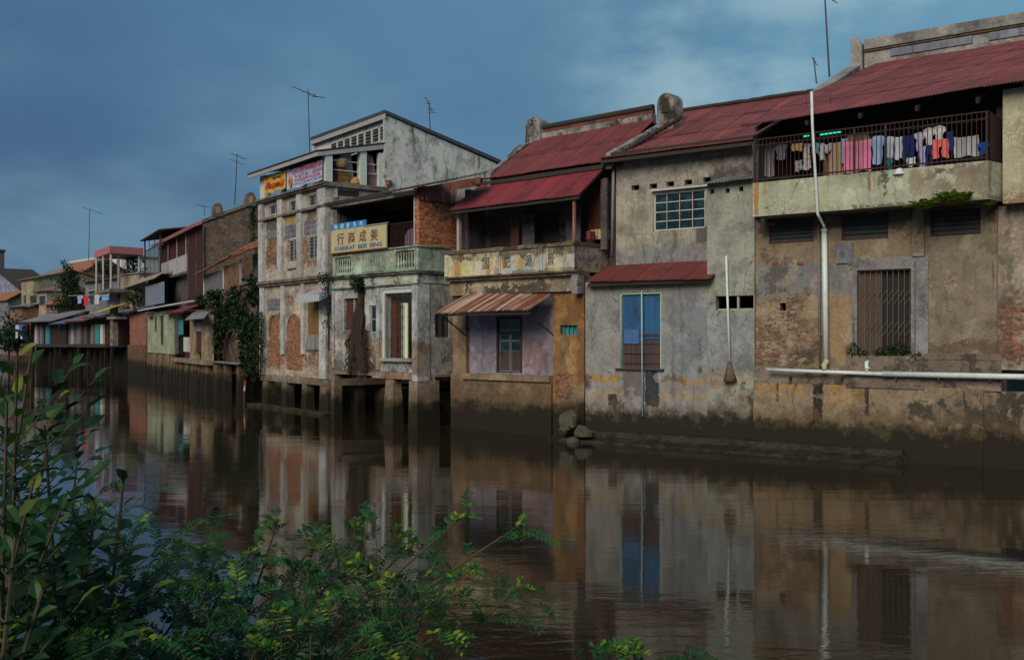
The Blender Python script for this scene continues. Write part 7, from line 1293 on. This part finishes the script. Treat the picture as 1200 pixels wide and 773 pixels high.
# ================================================================ washing far up the river
L = [((91,348,97,355),'shirt',(.25,.32,.55),'small blue shirt, leftmost on the far washing line'), ((97.5,347.5,103,358),'shirt',(.60,.02,.03),'bright red shirt on the far washing line'), ((104,345,110,356),'shirt',(.04,.04,.05),'black shirt on the far washing line'), ((111,346,116.5,356),'shirt',(.42,.44,.52),'grey shirt on the far washing line'), ((114,344,127,351),'towel',(.16,.36,.66),'wide bright blue cloth at the right end of the far washing line')]
for i, (rc, kd, c, lb) in enumerate(L): garment(rc, -.2 if i < 4 else .1, kd, cloth('far%d' % i, c), lb, 'laundry', 'washing on the far line', 'shirt' if kd == 'shirt' else 'cloth', 50+i, F=FG)
a, b = FG.at(80,346.5,-.1), FG.at(128,345,-.1); MB().tube([a, b], .03, 5).build('washing_pole', paint('bamboo', (.40,.32,.12)), F=FG, org=a, label='long bamboo pole carrying the far washing', cat='pole')
for i, (rc, c, lb) in enumerate((((18,382,22,396),(.40,.40,.50),'pale garment, leftmost of those before the long dark shed'), ((22,380,27,388),(.05,.10,.40),'blue garment hung before the long dark shed'), ((23,388,26.5,397),(.35,.38,.55),'pale blue garment below the blue one'))): garment(rc, -.5, 'shirt', cloth('farb%d' % i, c), lb, 'laundry', 'washing before the dark shed', 'shirt', 60+i, F=FG)
a, b = FG.at(16,380.5,-.45), FG.at(29,379.5,-.45); MB().tube([a, b], .03, 5).build('washing_line', M['iron'], F=FG, org=a, label='washing line before the long dark shed', cat='clothesline')

# ================================================================ shrubs on the near bank
def pos(px, py, Y): return Vector(((px-600)/f*Y, Y, EYE+(H0-py)/f*Y))
def curve(a, b, bow, n=8):
    o = []
    for k in range(n+1): t = k/n; o.append(a.lerp(b, t)+bow*sin(pi*t)*(1-t*.3))
    return o
# broad leaved shrub at the left edge
rnd = random.Random(101); t = Thing('broadleaf_shrub', 'tall shrub with broad dark leaves filling the lower left corner of the photo', 'shrub', W0, (-1.75, 3.1, 1.25)); st, lf = MB(), MB()
def broad_stem(base, tip, r0, nl, L, seedy):
    bow = Vector((rnd.uniform(-.16,.12), rnd.uniform(-.12,.08), rnd.uniform(0,.10))); pts = curve(base, tip, bow, 9); st.tube(pts, [r0*(1-.8*k/9)+.0015 for k in range(10)], 5)
    ga = rnd.uniform(0, 6)
    for i in range(9):
        s = .15+.75*rnd.random(); k = min(8, int(s*9)); p = pts[k].lerp(pts[k+1], s*9-k); a_ = rnd.uniform(0, 6.28); d2 = Vector((cos(a_), sin(a_)*.7, rnd.uniform(.15,.9))).normalized(); Lt = rnd.uniform(.12,.30); e = p+d2*Lt+Vector((0,0,.03)); st.tube([p, p.lerp(e, .5)+Vector((0,0,-.01)), e], [.003,.0022,.0012], 4)
        for q in range(7):
            t_ = .25+.75*q/6; pp = p.lerp(e, t_); sd = d2.cross(Vector((0,0,1))).normalized()*(1 if q % 2 else -1); dd = (sd*.9+d2*.8+rv(rnd)*.25).normalized() if q < 6 else d2; Lk = L*rnd.uniform(.45,.85); leaf(lf, pp, dd, (Vector((0,-.3,1))+rv(rnd)*.45).normalized(), Lk, Lk*.46, min(1, .05+.5*rnd.random()+(.35 if q == 6 and rnd.random() < .4 else 0)), .18)
    for i in range(nl):
        s = .12+.88*i/(nl-1); k = min(8, int(s*9)); p = pts[k].lerp(pts[k+1], s*9-k); d = (pts[k+1]-pts[k]).normalized(); ga += 2.4
        sd = d.cross(Vector((cos(ga), sin(ga), .2))).normalized(); dd = (sd+d*.55+Vector((0,0,-.10 if s < .9 else .5))).normalized(); n = (Vector((0,-.35,1))+rv(rnd)*.35).normalized()
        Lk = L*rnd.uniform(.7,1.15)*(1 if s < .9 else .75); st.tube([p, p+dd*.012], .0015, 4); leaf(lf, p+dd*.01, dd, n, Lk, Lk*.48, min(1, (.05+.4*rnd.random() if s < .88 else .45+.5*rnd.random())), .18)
for (bx_, tx, ty, Y0, Y1, nl) in ((-30,38,408,3.0,2.6,12),(-20,20,420,2.9,2.5,12),(10,52,498,3.0,2.7,13),(30,66,470,3.1,2.9,9),(-40,8,470,2.6,2.3,11),(50,146,552,3.1,3.0,14),(40,112,590,2.9,2.8,14),(0,40,560,2.7,2.5,13),(60,100,640,2.9,2.8,14),(-20,20,610,2.5,2.3,12),(20,70,600,2.6,2.5,13),(60,122,690,2.7,2.6,13),(-10,14,540,2.8,2.6,12),(10,50,690,2.4,2.3,12),(70,135,640,3.3,3.2,12),(40,90,540,3.3,3.2,11),(-30,2,440,3.2,2.9,12),(100,30,640,2.8,2.5,12),(-30,30,520,3.1,2.9,12)):
    base = pos(bx_, 1060, Y0); base.z = 1.3; broad_stem(base, pos(tx, ty, Y1), .010, nl*2+6, .088, 0)
st.build('stems', M['twig'], t); lf.build('foliage', M['leaf_big'], t)
# feathery bushes: fronds of small leaflets on arching branches
def feather(name, label, origin, branches, seed, L=.028, dens=1.0):
    rnd = random.Random(seed); t = Thing(name, label, 'bush', W0, origin, 'feathery bushes on the near bank'); st, lf = MB(), MB()
    def frond(p, d, n, Lf, young):
        prs = int(Lf/.014); st.tube([p, p+d*Lf*.5-Vector((0,0,.01)), p+d*Lf-Vector((0,0,.03))], [.0016,.0012,.0008], 3); sd = d.cross(n).normalized()
        for i in range(2, prs+1):
            s = i/prs; q = p+d*Lf*s-Vector((0,0,.03*s*s))
            for sg in (-1, 1):
                dd = (sd*sg+d*.45+Vector((0,0,.10))+rv(rnd)*.12).normalized(); l = L*rnd.uniform(.8,1.15)*(1-.35*s**3); tn = min(1, young+rnd.uniform(-.15,.18)); leaf(lf, q, dd, n+rv(rnd)*.25, l, l*.42, max(0, tn), .12)
    for (b0, tip, rad) in branches:
        bow = Vector((rnd.uniform(-.05,.05), rnd.uniform(-.05,.05), rnd.uniform(.02,.12))); N = 12; pts = curve(b0, tip, bow, N); st.tube(pts, [rad*(1-.85*k/N)+.001 for k in range(N+1)], 5); Lb = (tip-b0).length
        nt_ = int(Lb*16*dens)
        for i in range(nt_):
            s = .16+.84*i/max(1, nt_-1); k = min(N-1, int(s*N)); p = pts[k].lerp(pts[k+1], s*N-k); d = (pts[k+1]-pts[k]).normalized(); a = i*2.4+rnd.uniform(-.5,.5)
            x = d.cross(Vector((0,0,1))).normalized(); y = d.cross(x); o = (x*cos(a)+y*sin(a)*.7+d*.55+Vector((0,-.1,.15))).normalized(); Lf = rnd.uniform(.10,.20)*(1.1-.35*s)
            frond(p, o, (Vector((0,-.3,1))+rv(rnd)*.4).normalized(), Lf, (.05+.38*rnd.random() if s < .9 else .25+.6*rnd.random()))
            if rnd.random() < .30 and s < .85:
                e = p+o*Lf*1.8+Vector((0,0,.05)); st.tube([p, e], [.003,.001], 4)
                for q in range(5): frond(p.lerp(e, .35+.16*q), (o+rv(rnd)*.8).normalized(), (Vector((0,-.3,1))+rv(rnd)*.4).normalized(), Lf*.75, .1+.35*rnd.random())
        for q in range(5): frond(tip-(tip-pts[-2])*.2*q, ((tip-pts[-2]).normalized()+rv(rnd)*.7).normalized(), Vector((0,-.3,1)), .075, .6+.35*rnd.random())
    st.build('stems', M['twig'], t); lf.build('foliage', M['leaf_fine'], t)
def br(bx_, by, tx, ty, Y0, Y1, r=.008): return (pos(bx_, by, Y0), pos(tx, ty, Y1), r)
feather('feathery_bush', 'wide feathery bush with yellow-green tips spreading over the middle of the foreground', (-.9, 3.5, 1.2), [
  br(250,900,545,602,3.6,3.5,.011), br(330,900,604,618,3.6,3.4,.011), br(260,880,470,622,3.7,3.6), br(240,880,420,618,3.8,3.7), br(230,880,372,632,3.5,3.3), br(220,880,325,612,3.6,3.5), br(200,880,300,640,3.4,3.2), br(330,900,540,668,3.4,3.2),
  br(300,880,500,680,3.3,3.1), br(280,880,440,680,3.2,3.0), br(250,880,380,700,3.1,2.9), br(350,900,520,740,3.1,2.9), br(300,900,430,745,3.0,2.8), br(230,900,330,720,3.0,2.8), br(260,900,410,660,3.5,3.4), br(300,900,480,640,3.6,3.6), br(200,900,280,690,3.1,2.9), br(330,900,500,715,3.5,3.4), br(280,900,350,670,3.4,3.3), br(430,920,606,690,3.7,3.6,.009), br(340,900,455,770,2.9,2.8), br(240,900,300,760,2.9,2.8), br(400,900,520,700,3.6,3.5)], 201)
feather('feathery_bush', 'feathery bush between the broad leaved shrub and the wide feathery bush, against the bright water', (-1.35, 3.4, 1.2), [
  br(100,880,158,618,3.7,3.6), br(120,880,200,650,3.6,3.5), br(140,880,240,640,3.6,3.5), br(80,880,112,600,3.8,3.7), br(150,900,232,690,3.2,3.1), br(100,900,170,690,3.2,3.0), br(60,880,130,720,3.0,2.8), br(40,880,60,660,3.3,3.1), br(150,900,215,745,3.0,2.8), br(20,880,30,700,3.0,2.8), br(180,900,262,720,3.1,3.0), br(90,900,170,750,2.8,2.6), br(30,900,90,740,2.7,2.5), br(10,880,20,650,3.4,3.3), br(160,900,250,660,3.5,3.4), br(0,900,10,745,2.6,2.4)], 202, L=.027, dens=1.5)
feather('feathery_sprig', 'small yellow-green sprig poking up at the bottom edge, right of the wide feathery bush', (.3, 3.2, 1.6), [br(690,900,702,764,3.3,3.2,.005), br(720,900,742,766,3.3,3.2,.005), br(705,900,722,772,3.3,3.2,.005)], 203, L=.030, dens=.8)
